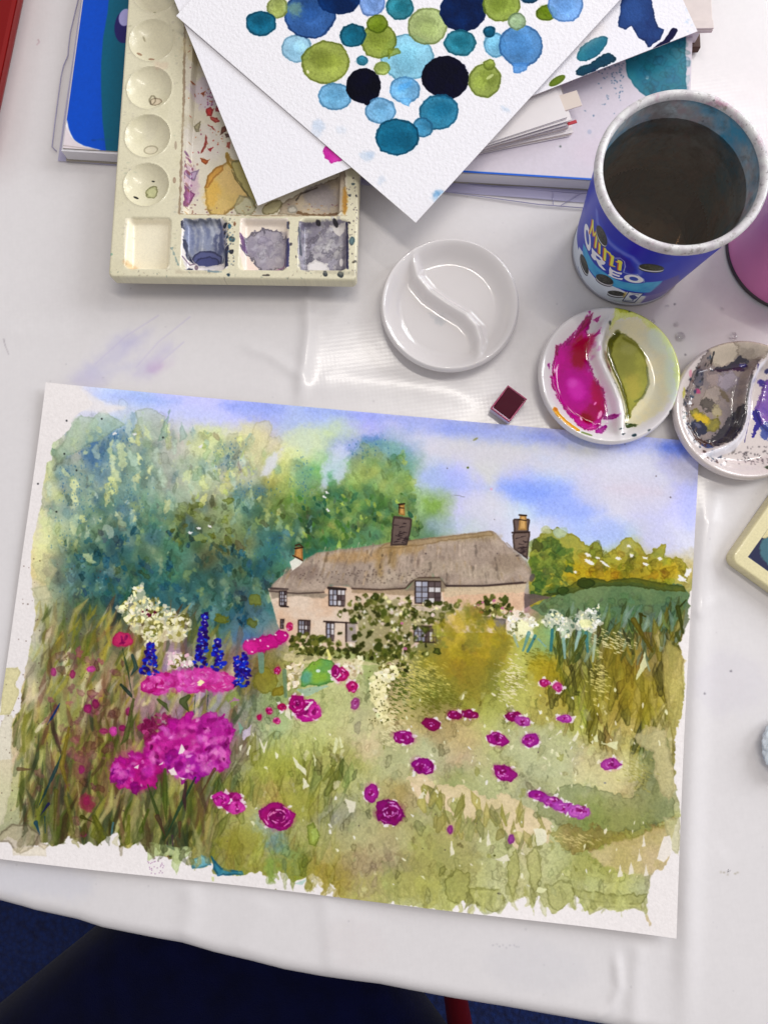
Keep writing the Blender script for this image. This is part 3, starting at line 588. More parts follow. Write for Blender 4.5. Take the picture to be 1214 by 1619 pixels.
    s.dabs(RIGHT, 330, (3, 12), jit=(.8, 1.16), hue=.02, a=(.25, .55), edge=.22, asp=(.25, .7), ang=(60, 125), wob=4, soft=1.2)
    s.dabs([(400, 1080), (620, 1090), (1060, 1120), (1050, 1400), (560, 1420), (400, 1370)], 120, (3, 10), a=(.3, .65), pal=['d6d2ac', 'ccca94', 'dcd4b0', 'c4c48c', '9a9a54', '8c8c48'], pw=.9, edge=.12, asp=(.25, .6), ang=(60, 125), wob=4, soft=1.3)
    for P_, c_ in [([(700, 1390), (720, 1372), (740, 1380), (745, 1410), (730, 1430), (705, 1420)], '9c9c54'), ([(735, 1400), (790, 1405), (800, 1425), (780, 1440), (745, 1425)], 'a8a85c'), ([(860, 1395), (900, 1390), (912, 1412), (880, 1440), (862, 1420)], 'b0b070'), ([(800, 1360), (815, 1340), (822, 1380), (810, 1420), (802, 1400)], 'a4a45c'), ([(830, 1350), (850, 1330), (856, 1380), (842, 1440)], 'acac68'), ([(900, 1400), (960, 1412), (1020, 1410), (1010, 1425), (950, 1428), (905, 1415)], '9c9c58')]:
        s.poly(P_, c_, a=.5, wob=3, edge=.3, soft=1.5)
    # path, bare earth bands
    s.poly([(640, 1228), (665, 1222), (690, 1240), (730, 1240), (770, 1262), (800, 1256), (835, 1275), (870, 1300), (865, 1330), (840, 1318), (820, 1345), (790, 1300), (760, 1290), (720, 1300), (705, 1275), (660, 1260)], 'dcc8a4', a=.9, wob=4, edge=.05, soft=1.5, col2='c8b88a')
    s.poly([(650, 1238), (690, 1258), (725, 1262), (712, 1285), (660, 1262)], 'ddc7a6', a=.8, wob=2)
    s.blades([(650, 1240), (860, 1290), (860, 1340), (690, 1310)], 60, (14, 40), (3, 8), ang=(-25, 25), a=(.5, .8), pal=['a8a05c', '8f8c48', 'b8b478', 'a0a068'], pw=1, edge=.15)
    s.poly([(860, 1255), (900, 1240), (950, 1245), (1000, 1262), (1012, 1240), (1018, 1180), (1005, 1165), (1050, 1150), (1062, 1240), (1065, 1290), (1000, 1310), (920, 1330), (880, 1300), (840, 1290)], '8f9462', a=.55, wob=5, edge=.2, col2='7f8a62', soft=2)
    s.poly([(890, 1300), (960, 1310), (1000, 1318), (1040, 1300), (1062, 1290), (1055, 1310), (990, 1335), (960, 1330), (930, 1342), (905, 1352), (885, 1340), (870, 1315)], '948c44', a=.5, wob=6, edge=.15, col2='947640', soft=2)
    s.poly([(975, 1330), (1062, 1300), (1070, 1330), (1050, 1380), (990, 1380), (950, 1365), (930, 1345)], 'd4bf98', a=.7, wob=5, col2='c4b080', soft=3)
    s.poly([(1010, 1180), (1000, 1165), (1020, 1145), (1050, 1155), (1068, 1240), (1055, 1270), (1035, 1230), (1030, 1190)], 'cdbf90', a=.65, wob=3, edge=.15)
    s.poly([(1052, 1010), (1075, 1030), (1080, 1080), (1078, 1180), (1060, 1170), (1050, 1100), (1045, 1040)], 'bcae68', a=.7, wob=2, edge=.2)
    # dry-brush sparkle
    for (x, y, a, b, c) in [(805, 1070, 26, 36, 'e4d9b4'), (660, 1070, 40, 40, 'd0c46e'), (965, 1015, 34, 18, 'd8cf9c'), (945, 1075, 18, 30, 'd8cb80'), (615, 1150, 16, 40, 'e0d6a8'), (910, 1325, 40, 10, 'c8b97c'), (1005, 1220, 20, 30, 'a6a05c'), (690, 1100, 50, 30, '6d6c28'), (850, 1040, 26, 18, '70702c'), (630, 1090, 20, 40, '4d5c20')]:
        for _ in range(int(a * b * .14)):
            u, v = r.normal(0, .5, 2); s.stroke([(x + u * a, y + v * b), (x + u * a + 4, y + v * b + 1.5)], .9, .5, c, a=.75)
    s.ell(755, 1020, 50, 34, 0, 'b0942a', a=.45, soft=14, wob=8); s.ell(740, 1075, 30, 40, 0, '8c8434', a=.5, soft=14, wob=8); s.ell(700, 1040, 30, 26, 0, 'a89428', a=.5, soft=12, wob=8); s.ell(860, 1060, 24, 24, 0, 'a8941e', a=.6, soft=10, wob=8)
    s.ell(780, 1060, 12, 40, 10, '6a6a30', a=.5, soft=8, wob=6)
    # ---- the cottage
    s.poly([(424, 930), (440, 925), (500, 925), (700, 935), (826, 930), (828, 975), (800, 1000), (690, 1000), (640, 1030), (560, 1030), (455, 1020), (438, 985)], 'd8c4b0', a=1, wob=.8, col2='d2b49a')
    s.poly([(700, 935), (826, 932), (828, 960), (820, 975), (735, 962), (700, 950)], 'cfa584', a=.7, wob=2, col2='dcb898')
    s.poly([(700, 926), (830, 920), (828, 936), (730, 940), (702, 944)], 'cbb698', a=.9, wob=1)
    s.poly([(425, 932), (440, 936), (500, 934), (520, 940), (512, 946), (470, 942), (430, 946)], '8d8070', a=.8, wob=1, soft=2)
    s.poly([(556, 928), (640, 932), (700, 925), (702, 935), (650, 942), (556, 936)], '9a8468', a=.75, wob=1.5, soft=2)
    ROOF = [(426, 932), (432, 922), (455, 902), (480, 885), (500, 874), (560, 866), (612, 858), (660, 852), (720, 845), (778, 839), (790, 850), (806, 866), (822, 882), (838, 900), (842, 914), (830, 922), (770, 926), (704, 926), (698, 914), (656, 914), (640, 930), (600, 932), (560, 932), (550, 925), (520, 925), (512, 934), (470, 936), (440, 934)]
    s.poly(ROOF, 'b2a090', a=1, wob=1.2, edge=.18, col2='98877a')
    for x, y, a, b, c in [(560, 880, 50, 9, 'b08c5c'), (630, 868, 40, 8, 'a48454'), (740, 850, 50, 5, 'a89470'), (700, 895, 40, 12, 'b3a28e'), (620, 915, 40, 10, 'b8a894'), (770, 905, 40, 10, 'b0a08c'), (600, 890, 6, 22, '9a7c48'), (620, 880, 8, 18, '8e7244'), (480, 905, 30, 12, '86746a'), (800, 890, 26, 14, '94826f'), (540, 910, 40, 10, '9c8c80')]:
        s.ell(x, y, a, b, -3, c, a=.65, soft=5, wob=3)
    for _ in range(330):
        t = r.rand(); x = 445 + t * 385; y = r.uniform(862 - 20 * t + max(0, 0), 918); 
        if y < 905 - (x - 440) * .55 or y < 930 - (842 - x) * 1.2 + 0 and x > 800 and y < 880: continue
        sl = np.interp(x, [440, 640, 700, 840], [-9, -5, -2, 10]); l = r.uniform(.5, 1.3)
        s.stroke([(x, y), (x + sl * l * .6, y + 12 * l)], .9, .3, ['786658', '86745f', 'c4b49c', '6c5a52', 'd0c2ae', '96784a'][r.randint(6)], a=.5)
    s.soften(ROOF, 2, .6, 4)
    for _ in range(46):
        x = r.uniform(470, 820); y = r.uniform(868, 915)
        if y < 905 - (x - 440) * .45 or (x > 785 and y < 885): continue
        sl = np.interp(x, [440, 640, 700, 840], [-8, -5, -2, 9]); c = s.sample(x, y) * r.choice([.7, .8, 1.16])
        s.stroke([(x, y - 8), (x + sl * .6, y + 10)], 1, .6, np.clip(c, 0, 1), a=.7, rm=r.uniform(2, 5), wob=2.5, soft=1.6)
    for _ in range(120):
        x = r.uniform(470, 680); s.ell(x, r.uniform(900, 922), 1.1, .9, col='4f423c', a=.6)
    s.poly([(612, 858), (660, 852), (778, 839), (782, 846), (700, 856), (640, 866), (600, 866)], 'a48a62', a=.6, wob=1.5, edge=.2)
    s.stroke([(426, 934), (470, 938), (512, 936)], 1.4, 1.2, '4a3c38', a=.8); s.stroke([(556, 930), (600, 932), (640, 930), (652, 918), (662, 913), (694, 913), (704, 926), (770, 926), (830, 921)], 1.2, 1.1, '4a3830', a=.85)
    s.stroke([(704, 926), (760, 926), (826, 920)], 1.6, 1, '3c3030', a=.8)
    # chimneys
    s.poly([(642, 934), (657, 914), (696, 914), (706, 930)], '8c7c6a', a=.95, wob=.5)
    def chim(P, c): s.poly(P, c, a=1, wob=.5, edge=.5, col2='6a5a54')
    chim([(620, 822), (622, 815), (648, 818), (651, 822), (648, 845), (643, 862), (617, 862)], '7c6a62')
    s.poly([(630, 813), (631, 797), (639, 797), (640, 815)], 'c79c5c', a=1, edge=.4); s.stroke([(630, 797), (639, 796)], 1.4, 1.2, '33241c'); s.stroke([(630, 802), (638, 803)], .9, .7, '33241c'); s.stroke([(631, 797), (630, 810)], .8, .6, '4a3420')
    chim([(810, 812 + 10), (812, 812 - 2 + 10), (835, 812 + 10 - 2), (837, 822 + 0), (834, 845), (833, 884), (825, 878), (812, 866)], '75645e')
    s.poly([(818, 840 - 2), (821, 814), (831, 814), (832, 838)], 'cda468', a=1, edge=.4); s.stroke([(820, 814), (831, 815)], 1.3, 1.2, '33241c'); s.stroke([(819, 821), (831, 823)], .9, .7, '33241c')
    s.poly([(809, 846), (812, 840), (836, 840), (837, 845), (835, 860), (833, 884), (811, 868)], '77655d', a=1, edge=.5, wob=.5)
    s.poly([(462, 902), (458, 888), (468, 880), (478, 888), (474, 893), (458, 905)], 'e6e2d4', a=.95, wob=.5)
    s.poly([(465, 880), (467, 864), (478, 864), (479, 886)], 'c08c54', a=1, edge=.4); s.stroke([(463, 878), (478, 886)], 1.1, 1, '4a2c1c'); s.stroke([(466, 867), (479, 865)], 1.2, 1, '33241c'); s.stroke([(467, 862), (473, 860), (478, 864)], 1.1, .8, '4a2c1c')
    for cx, y0, y1, x0, x1 in [(634, 825, 858, 619, 650), (823, 848, 880, 812, 835)]:
        for _ in range(26):
            y = r.uniform(y0, y1); x = r.uniform(x0 + 2, x1 - 6); s.stroke([(x, y), (x + r.uniform(3, 8), y + r.uniform(-2, 2))], .9, .3, '33282a', a=.75)
    s.stroke([(622, 818), (650, 821)], 1.3, 1, '4c3e38', a=.8); s.stroke([(809, 842), (836, 841)], 1.5, 1.2, '3a2c28', a=.9)
    s.stroke([(800, 858), (808, 866), (826, 884), (838, 900)], 1, 1, '9a8a7a', a=.8)
    s.ell(840, 913, 4, 7, 20, '5a5250', a=.8)
    # windows
    def win(x0, y0, x1, y1, cols, rows, sk=0, pane='9c9aa4', split=True):
        s.poly([(x0, y0), (x1, y0 + sk), (x1 - 1, y1 + sk), (x0, y1)], '332624', a=.95, wob=.4)
        w = (x1 - x0 - 3) / cols; h = (y1 - y0 - 3) / rows
        for i in range(cols):
            for j in range(rows):
                ax = x0 + 1.8 + i * w + (.8 if split and i >= cols / 2 else 0); ay = y0 + 1.8 + j * h + sk * i / cols
                lite = (i < cols / 2) if pane else True
                c = ['a8aab8', 'c2c2cc', '8f909c'][r.randint(3)] if lite else ['584a4c', 'd8d4d4', '6a5c5c'][r.randint(3)]
                s.poly([(ax + .3, ay + .4), (ax + w - .9, ay + .4), (ax + w - .9, ay + h - .6), (ax + .3, ay + h - .6)], c, a=.95, soft=.7)
    win(519, 930, 546, 958, 4, 3, 1); win(655, 917, 697, 954, 4, 4, 1); win(441, 933, 454, 958, 3, 4, 0); win(443, 978, 450, 994, 2, 3); win(471, 979, 491, 1003, 4, 3, 1); win(515, 983, 529, 1013, 2, 3, 1); win(653, 988, 690, 1015, 6, 3, 1)
    s.poly([(547, 986), (562, 986), (564, 1016), (548, 1014)], 'a09490', a=.95, wob=.8); s.stroke([(547, 984), (547, 1014)], 1.4, 1.2, '332624'); s.stroke([(512, 982), (564, 985)], 1.2, 1, '332624'); s.stroke([(519, 929), (546, 931)], 2.2, 1.8, '2c2222', a=.9)
    s.stroke([(428, 930), (455, 931)], 2, 1.2, '3c3030', a=.8); s.stroke([(444, 958), (456, 959)], 1.4, 1, '2c2222')
    s.poly([(828, 938), (850, 940), (870, 944), (850, 950), (838, 956), (828, 962)], '6a5c58', a=.9, wob=1); s.poly([(760, 974), (800, 978), (796, 1010), (784, 1000), (775, 985)], '77706c', a=.85, wob=1.5, edge=.3)
    # rose climbing the wall
    def ivy(poly, n, pale, pal=('4a5420', '5c6428', '3c4018', '6c6c30', '7a7c3c')):
        s.dabs(poly, n, (2.5, 6), a=(.8, 1), pal=list(pal), pw=1, edge=.3, wob=2)
        s.dabs(poly, int(pale * .8), (.9, 3.0), a=(.6, .95), pal=['ece4c8', 'f0e8dc', 'e4dc9c', 'e8d0cc', 'efe8a8'], pw=1, edge=0, wob=1.6, asp=(.3, .9))
    V = [(530, 968), (552, 948), (575, 940), (610, 936), (648, 946), (664, 958), (700, 955), (728, 946), (726, 962), (700, 985), (690, 1030), (640, 1050), (560, 1046), (500, 1040), (440, 1020), (470, 1000), (510, 1008), (560, 990), (540, 975)]
    s.poly([(560, 960), (600, 945), (645, 955), (690, 962), (720, 960), (700, 985), (650, 990), (652, 1020), (600, 1046), (560, 1030), (566, 990), (555, 975)], '7a7c48', a=.55, wob=6, soft=2)
    ivy(V, 150, 60); ivy([(560, 945), (650, 945), (725, 955), (700, 985), (640, 990), (620, 1000), (560, 980)], 60, 120)
    ivy([(460, 1010), (500, 1000), (560, 1018), (640, 1020), (640, 1052), (470, 1040)], 110, 20); ivy([(745, 960), (765, 942), (800, 945), (812, 970), (790, 978), (750, 972)], 40, 14)
    ivy([(620, 985), (660, 1015), (650, 1060), (625, 1070), (605, 1030)], 40, 60)
    s.soften(V, 1, .45, 4); s.soften([(424, 930), (830, 860), (840, 920), (828, 975), (560, 1030), (440, 1010)], 1, .4, 3)
    for x, y in [(756, 956), (762, 952), (780, 949), (793, 961), (806, 966), (750, 960), (635, 985), (640, 1025)]: s.ell(x, y, 2.8, 2.2, col='b86a90', a=.9, wob=.8)
    s.ell(760, 968, 3, 2.5, col='a84838', a=.9)
    for P in [[(651, 958), (666, 957), (690, 962), (680, 968), (660, 965)]]: s.poly(P, 'd8c4b4', a=.8, wob=2)
    s.dabs([(690, 985), (735, 962), (765, 970), (800, 1000), (800, 1030), (690, 1040)], 60, (5, 13), a=(.5, .85), pal=['9a8c2c', 'a89630', '888034', '7c7c38', 'b4a040'], pw=.8, wob=7, soft=4, edge=0)
    # cream flower clouds
    def cloud(poly, n, pal=('f0e8c4', 'f2ecb8', 'e9df9c', 'f0ead0'), dark=('6c6a2c', '8c8440', '9c9848'), sz=(1.6, 4.2)):
        s.poly(poly, pal[0], a=.55, wob=6, soft=2)
        s.dabs(poly, n // 3, (sz[0] * 1.6, sz[1] * 1.6), a=(.5, .9), pal=list(dark), pw=.8, edge=.2, wob=2)
        s.dabs(poly, n, sz, a=(.9, 1), pal=list(pal), pw=1, edge=.05, asp=(.35, .9), wob=1.4)
    cloud([(188, 962), (205, 945), (210, 928), (225, 925), (232, 945), (255, 948), (270, 965), (300, 978), (300, 990), (265, 995), (240, 985), (200, 985)], 150)
    cloud([(205, 985), (260, 990), (300, 995), (290, 1010), (240, 1012), (210, 1000)], 34); cloud([(228, 998), (248, 998), (252, 1018), (232, 1020)], 26); cloud([(265, 1030), (300, 1035), (312, 1052), (270, 1055)], 34, pal=('f0dcd4', 'e8b8c8', 'f2ede0'))
    s.dabs([(224, 964), (245, 962), (248, 976), (226, 978)], 7, (2, 3), a=(.9, 1), pal=['6a1c3c'], pw=1)
    WH = ('f6f2e6', 'f4f0d4', 'f3edb8', 'f7f5ee')
    cloud([(800, 975), (812, 965), (835, 975), (850, 985), (842, 1005), (818, 1008), (802, 998)], 90, WH, ('8a8c5c', '6c7040'), (1.1, 2.9)); cloud([(850, 985), (870, 962), (890, 975), (905, 980), (920, 965), (945, 955), (948, 985), (935, 996), (905, 1000), (900, 1012), (880, 1000), (866, 985)], 130, WH, ('4f6a58', '5c7464'), (1., 2.5))
    s.ell(828, 992, 11, 10, 0, 'f1efc0', a=.9, wob=3, soft=2); s.ell(925, 985, 9, 8, 0, 'efecae', a=.8, wob=3, soft=2)
    for x0, y0, x1, y1, w, c in [(835, 1000, 826, 1028, 5, '6fa09c'), (845, 1005, 833, 1030, 4, '4c8c92'), (872, 995, 870, 1028, 4, '3c8088'), (925, 1000, 928, 1030, 5, '4c8688'), (915, 1000, 905, 1035, 5, 'a8c8c0'), (890, 1010, 892, 1040, 5, '9cc0b8'), (850, 1010, 862, 1022, 2.4, '8cb4ae'), (940, 1005, 936, 1045, 4, 'b8c8ac'), (812, 1005, 818, 1022, 4, 'a8bca4')]:
        s.stroke([(x0, y0), (x1, y1)], w * .6, w * .4, c, a=.85, rm=w * .8, wob=.6, edge=.15)
    for x0, y0, x1, y1, w, c in [(880, 1000, 884, 1050, 3.5, '5c6428'), (924, 1005, 898, 1050, 4, '5e662c'), (905, 1020, 905, 1048, 3, '6a7030'), (1012, 972, 1010, 1000, 4, '4a4a14'), (1000, 980, 1030, 1030, 6, '6c601c'), (1074, 958, 1083, 948, 3, '3c4418'), (1070, 960, 1078, 1000, 5, '48501c'), (1068, 1000, 1075, 1020, 4, '545c28'), (1010, 970, 1018, 974, 3, '4a4a14')]:
        s.stroke([(x0, y0), (x1, y1)], w * .7, w * .4, c, a=.85, rm=w, wob=1, edge=.2)
    # pale daisies and dots by the path
    cloud([(600, 1055), (618, 1045), (630, 1065), (615, 1080), (608, 1110), (612, 1140), (598, 1140), (592, 1110), (585, 1075)], 95, ('efe7b0', 'f2ecd0', 'efe4c4', 'f3ecc0'), ('5c5c24', '8a8440'), (1.6, 4.5))
    s.poly([(585, 1080), (596, 1070), (612, 1078), (610, 1105), (614, 1130), (606, 1142), (594, 1120), (584, 1105)], 'ece2ae', a=.7, wob=3)
    for _ in range(46): s.ell(r.normal(602, 9), r.uniform(1050, 1140), 1.2, .9, col='3c3a14', a=.8)
    cloud([(545, 1048), (568, 1046), (572, 1062), (560, 1072), (546, 1062)], 22, ('eedcc0', 'f2e6d0'), ('a89070',)); cloud([(455, 1050), (480, 1046), (472, 1085), (456, 1090)], 40, ('e6d4b0', 'ecdfc8'), ('9a8c54', 'a89070')); cloud([(562, 1038), (574, 1038), (572, 1052), (562, 1050)], 14, ('f2efc8',), ('8a8440',))
    s.poly([(448, 1030), (470, 1034), (510, 1038), (560, 1042), (600, 1050), (560, 1052), (480, 1048), (450, 1042)], 'd8c8a0', a=.6, wob=2)
    s.stroke([(518, 1028), (522, 1040), (516, 1046)], 2, 3, 'ece48c', a=.9)
    s.poly([(476, 1084), (478, 1062), (490, 1048), (508, 1040), (525, 1045), (533, 1055), (526, 1075), (505, 1084), (490, 1082)], '5c9a58', a=.9, wob=2, edge=.3, col2='7ea83c'); s.ell(485, 1070, 9, 12, 20, '5fa09a', a=.7, soft=4, wob=2); s.ell(505, 1070, 12, 8, 0, '9ab83c', a=.6, soft=4, wob=2); s.ell(503, 1060, 3.5, 2.6, col='cfe0d4')
    s.poly([(470, 1090), (500, 1084), (520, 1084), (495, 1096), (482, 1100)], '9ab8a8', a=.7, wob=2)
    s.ell(420, 1075, 20, 20, 0, '8a8430', a=.7, wob=4, edge=.2); s.ell(440, 1092, 12, 8, -20, '8c7c24', a=.8, wob=2, edge=.2); s.stroke([(450, 1060), (452, 1100)], 3.5, 2.5, '6a8468', a=.8); s.stroke([(413, 1035), (414, 1060)], 5, 4, '6f9484', a=.8); s.ell(405, 1000, 0.1, 0.1, col='000')
    # pale gaps in the meadow
    for _ in range(130):
        x, y = r.uniform(400, 1060), r.uniform(1090, 1400)
        if r.rand() < .5: x, y = r.uniform(640, 1010), r.uniform(1090, 1260)
        z = r.uniform(1.6, 4.6); s.ell(x, y, z, z * r.uniform(.3, .6), r.uniform(30, 120), ['e9e5dc', 'dfdcb4', 'e8e4c4', 'e4dcc0'][r.randint(4)], n=7, irr=.5, a=.9)
    for P in [[(525, 1190), (530, 1165), (536, 1170), (530, 1192)], [(536, 1162), (543, 1180), (538, 1184)], [(463, 1195), (485, 1218), (484, 1226), (468, 1212)], [(480, 1230), (488, 1242), (480, 1246)], [(494, 1187), (500, 1200), (498, 1210)], [(410, 1165), (418, 1180), (424, 1168), (418, 1192)], [(380, 1180), (384, 1176), (380, 1192)],
              [(545, 1262), (562, 1268), (560, 1282), (552, 1284)], [(937, 1165), (943, 1160), (945, 1175), (975, 1172), (973, 1184), (958, 1178), (938, 1172)], [(903, 1170), (912, 1155), (914, 1160), (908, 1172)], [(868, 1168), (886, 1154), (888, 1158)], [(843, 1310), (862, 1310), (863, 1330), (848, 1336)], [(660, 1262), (672, 1246), (668, 1262)],
              [(771, 1312), (775, 1335), (768, 1340)], [(845, 1410), (850, 1400), (862, 1404), (855, 1410), (845, 1408)], [(1004, 1075), (1018, 1030), (1020, 1052)], [(780, 1358), (800, 1350), (806, 1360), (792, 1362)], [(710, 1355), (713, 1330), (718, 1350)], [(390, 1190), (396, 1178), (392, 1192)], [(455, 1110), (462, 1140), (450, 1130)]]:
        s.poly(P, ['e6e2c8', 'dcdcae', 'e4ddc6'][r.randint(3)], a=.85, wob=1.5)
    # ---- flowers
    MG = ['b3188c', 'c42a9c', '98106c', 'd24aa8', 'a01480']; LT = ['e07cc0', 'd860b4', 'eaa4cc', 'e890bc']; DK = ['7a0a50', '86105e', '6c0c50']
    def peony(x, y, rx, ry=None, c=None, c2=None, rot=0, halo=True, lt=True, dk=True, lite=LT):
        ry = ry or rx; c = c or MG[r.randint(5)]; c2 = c2 or MG[r.randint(5)]
        if halo: s.ell(x, y, rx * 1.06, ry * 1.08, rot, c, a=.22, soft=3, wob=3, irr=.1)
        s.ell(x, y, rx, ry, rot, c, n=14, irr=.12, a=.95, wob=min(3, rx * .13), edge=.2, col2=c2)
        if rx < 6: return
        m = max(3, int(rx * ry / 26))
        for _ in range(m):
            t = r.uniform(0, 6.28); q = r.uniform(0, .75)
            if dk: s.ell(x + rx * q * np.cos(t), y + ry * q * np.sin(t), rx * .26, ry * .16, r.uniform(0, 180), DK[r.randint(3)], a=.6, soft=1.6, wob=1.5)
        for _ in range(m):
            t = r.uniform(0, 6.28); q = r.uniform(.15, .85)
            if lt: s.stroke([(x + rx * q * np.cos(t), y + ry * q * np.sin(t)), (x + rx * q * np.cos(t + .5), y + ry * q * np.sin(t + .5))], 1.1, .5, lite[r.randint(len(lite))], a=.8, rm=min(2.2, rx * .1), wob=.6)
    for x, y, a, b, ro, c, c2 in [(252, 1078, 28, 18, -10, 'cc3a9c', 'b01070'), (300, 1076, 34, 20, 0, 'd858b4', 'c02a90'), (350, 1078, 24, 16, 0, 'cc3a94', 'a8145c'), (325, 1068, 26, 14, 0, 'dc60b8', 'c83a98'), (238, 1084, 14, 12, 0, 'd0409c', '980c5c')]:
        peony(x, y, a, b, c, c2, ro, dk=False)
    s.dabs([(230, 1060), (365, 1060), (365, 1094), (235, 1096)], 60, (3, 8), a=(.3, .6), pal=['d03c9c', 'a40c5c', 'e068b8', 'b41c78', 'e48cc4'], pw=1, wob=3, soft=2, edge=.05)
    s.poly([(312, 1078), (318, 1074), (324, 1078), (318, 1084)], 'f0e4b0', wob=1); s.ell(316, 1082, 3, 1.6, col='f0e8c0')
    s.dabs([(225, 1150), (245, 1130), (275, 1125), (280, 1155), (240, 1178)], 60, (3, 9), a=(.5, .85), pal=['8c1c58', 'a02c68', '781448', 'b04c80'], pw=1, wob=3, soft=1.3)
    for x, y, a, b, ro, c, c2 in [(215, 1218, 36, 30, 20, 'b0147c', 'c42890'), (262, 1185, 32, 28, 0, 'bc2488', 'd040a0'), (300, 1168, 44, 34, 0, 'ac1880', 'c43098'), (340, 1160, 28, 32, 0, 'b02490', 'c444a8'), (300, 1208, 34, 22, 0, 'a41c98', 'bc40a8'), (345, 1195, 20, 22, 0, 'b02c94', 'c450b0'), (190, 1225, 13, 12, 0, '8c1484', 'a82c98')]:
        s.ell(x, y, a * 1.05, b * 1.08, ro, c2, a=.35, soft=6, wob=5); s.ell(x, y, a, b, ro, c, n=15, irr=.16, a=.93, wob=4.5, edge=.15, col2=c2, soft=1.6)
        for k in range(11):
            u = k * .571 + r.uniform(-.2, .2); px, py = x + a * .86 * np.cos(u), y + b * .86 * np.sin(u)
            s.ell(px, py, a * r.uniform(.2, .34), b * r.uniform(.16, .3), np.degrees(u) + r.uniform(-30, 30), [c, c2, 'd460bc', '90107c', 'b81c94'][r.randint(5)], n=9, irr=.35, a=.85, wob=3, edge=.22, soft=1.5)
        for k in range(24):
            t_ = r.uniform(0, 6.28); q = r.uniform(.25, .95); cc_ = [['f09cd0', 'e070c0'], ['780a5c', '8a1070'], ['cc38a4', 'd850b0']][k % 3][r.randint(2)]
            p = [(x + a * q * np.cos(t_ + u) * (1 - .1 * v), y + b * q * np.sin(t_ + u) * (1 - .1 * v)) for u, v in ((0, 0), (.3, 1), (.6, 0))]
            s.stroke(p, 1.5, .6, cc_, a=.6, rm=r.uniform(2, 4.5), wob=2, soft=2.2)
    BIG = [(185, 1200), (230, 1175), (290, 1140), (335, 1130), (365, 1165), (360, 1200), (310, 1232), (270, 1215), (225, 1250), (190, 1235)]
    s.dabs(BIG, 26, (4, 11), a=(.25, .5), pal=['a8189c', 'd860bc', '960c74', 'c834a4', 'ec98cc', 'cc48ac', 'e878c0'], pw=1, wob=4, soft=2, edge=.12)
    s.soften(BIG, 2, .5, 8); s.dabs(BIG, 30, (2, 6), a=(.5, .8), pal=['f0b8d8', 'e690c8', '700850', '840c64'], pw=1, wob=2.5, soft=1.6, asp=(.25, .7))
    for P in [[(284, 1190), (288, 1174), (294, 1184), (290, 1190)], [(212, 1212), (222, 1206), (220, 1216), (214, 1214)], [(267, 1216), (276, 1212), (282, 1224), (272, 1224)], [(282, 1226), (298, 1230), (290, 1232)], [(253, 1208), (262, 1200), (258, 1208)]]: s.poly(P, 'eedcd8', wob=1)
    peony(194, 1011, 17, 12, 'a8185c', 'c43468', lt=False); peony(420, 1016, 30, 12, 'c41c84', 'b8147c', -12, lt=False, dk=False); peony(398, 1022, 15, 11, 'c41c84', 'd03090', lt=False, dk=False); peony(445, 1006, 12, 10, 'c41c84', 'b8147c', lt=False, dk=False)
    for x, y in [(392, 1012), (403, 1010), (436, 1003), (451, 1004), (424, 1021), (399, 1030), (412, 1012)]: s.ell(x, y, 2, 1.2, r.uniform(0, 90), 'f0dcdc', a=.9)
    peony(458, 990, 6, 7, 'c42c68', 'c42c68', halo=False)
    for x, y, a, b, c in [(366, 1266, 20, 16, 'a8147c'), (350, 1262, 14, 12, 'b02484'), (375, 1275, 13, 11, 'a8147c'), (440, 1290, 27, 21, 'a0126c'), (587, 1253, 11, 14, 'a02088'), (616, 1284, 24, 20, '86106c'), (485, 1122, 20, 17, 'b8188c'), (470, 1112, 13, 15, 'a80c70'), (497, 1124, 12, 12, 'c43494'), (538, 1066, 12, 12, 'b8186c'), (530, 1060, 7, 10, 'a01470'), (556, 1085, 9, 9, 'b8186c'),
                          (439, 1059, 6, 6, 'b82464'), (426, 1123, 6, 6, 'c01c6c'), (447, 1117, 7, 6, 'b8145c'), (411, 1133, 4, 5, 'b81460'), (438, 1138, 6, 5, 'cc3c80'), (561, 1112, 6, 10, 'a8508c'), (638, 1165, 17, 10, '981478'), (681, 1145, 14, 9, '880c54'), (718, 1130, 12, 7, '8c0c58'), (742, 1129, 13, 7, '8c0c58'), (668, 1211, 19, 13, '90107c'), (786, 1168, 16, 11, '9a147c'), (812, 1133, 14, 8, '8c0c5c'), (826, 1140, 13, 8, 'b048a0'),
                          (838, 1170, 14, 11, 'a02490'), (797, 1221, 19, 12, '98187c'), (892, 1136, 12, 7, 'b040a4'), (860, 1079, 9, 6, 'b42470'), (881, 1086, 9, 8, 'c44488'), (965, 1207, 15, 10, 'a83c98'), (711, 1311, 5, 7, '983c88'), (807, 1326, 5, 8, '984494'), (849, 1256, 16, 8, '98208c'), (870, 1266, 18, 9, 'a83ca0'), (890, 1277, 17, 9, 'b04cac'), (914, 1282, 19, 10, 'b858b4')]:
        if a > 6:
            for _ in range(4):
                t = r.uniform(0, 6.28); s.ell(x + a * np.cos(t), y + b * np.sin(t), 4.5, 2.5, r.uniform(0, 180), 'ece6e0', a=.9, wob=1, irr=.3)
        peony(x, y, a, b, c, None if a > 12 and y > 1240 and x < 480 else c, r.uniform(0, 20), lite=['d890cc', 'dca4dc', 'cc70b8'] if x > 560 else LT)
    for x, y in [(152, 1112), (195, 1150), (180, 1155), (140, 1120), (138, 1265), (130, 1215), (165, 1155), (204, 1125), (133, 1318), (85, 1062), (145, 1057), (115, 1066)]: peony(x, y, r.uniform(4, 8), r.uniform(4, 8), ['a03c68', '8c2c58', 'b05080'][r.randint(3)], lt=False, dk=False)
    s.ell(130, 1208, 12, 22, 10, '7c4a48', a=.5, wob=4, soft=3); s.ell(138, 1268, 12, 14, 0, '8c2448', a=.65, wob=4, soft=3)
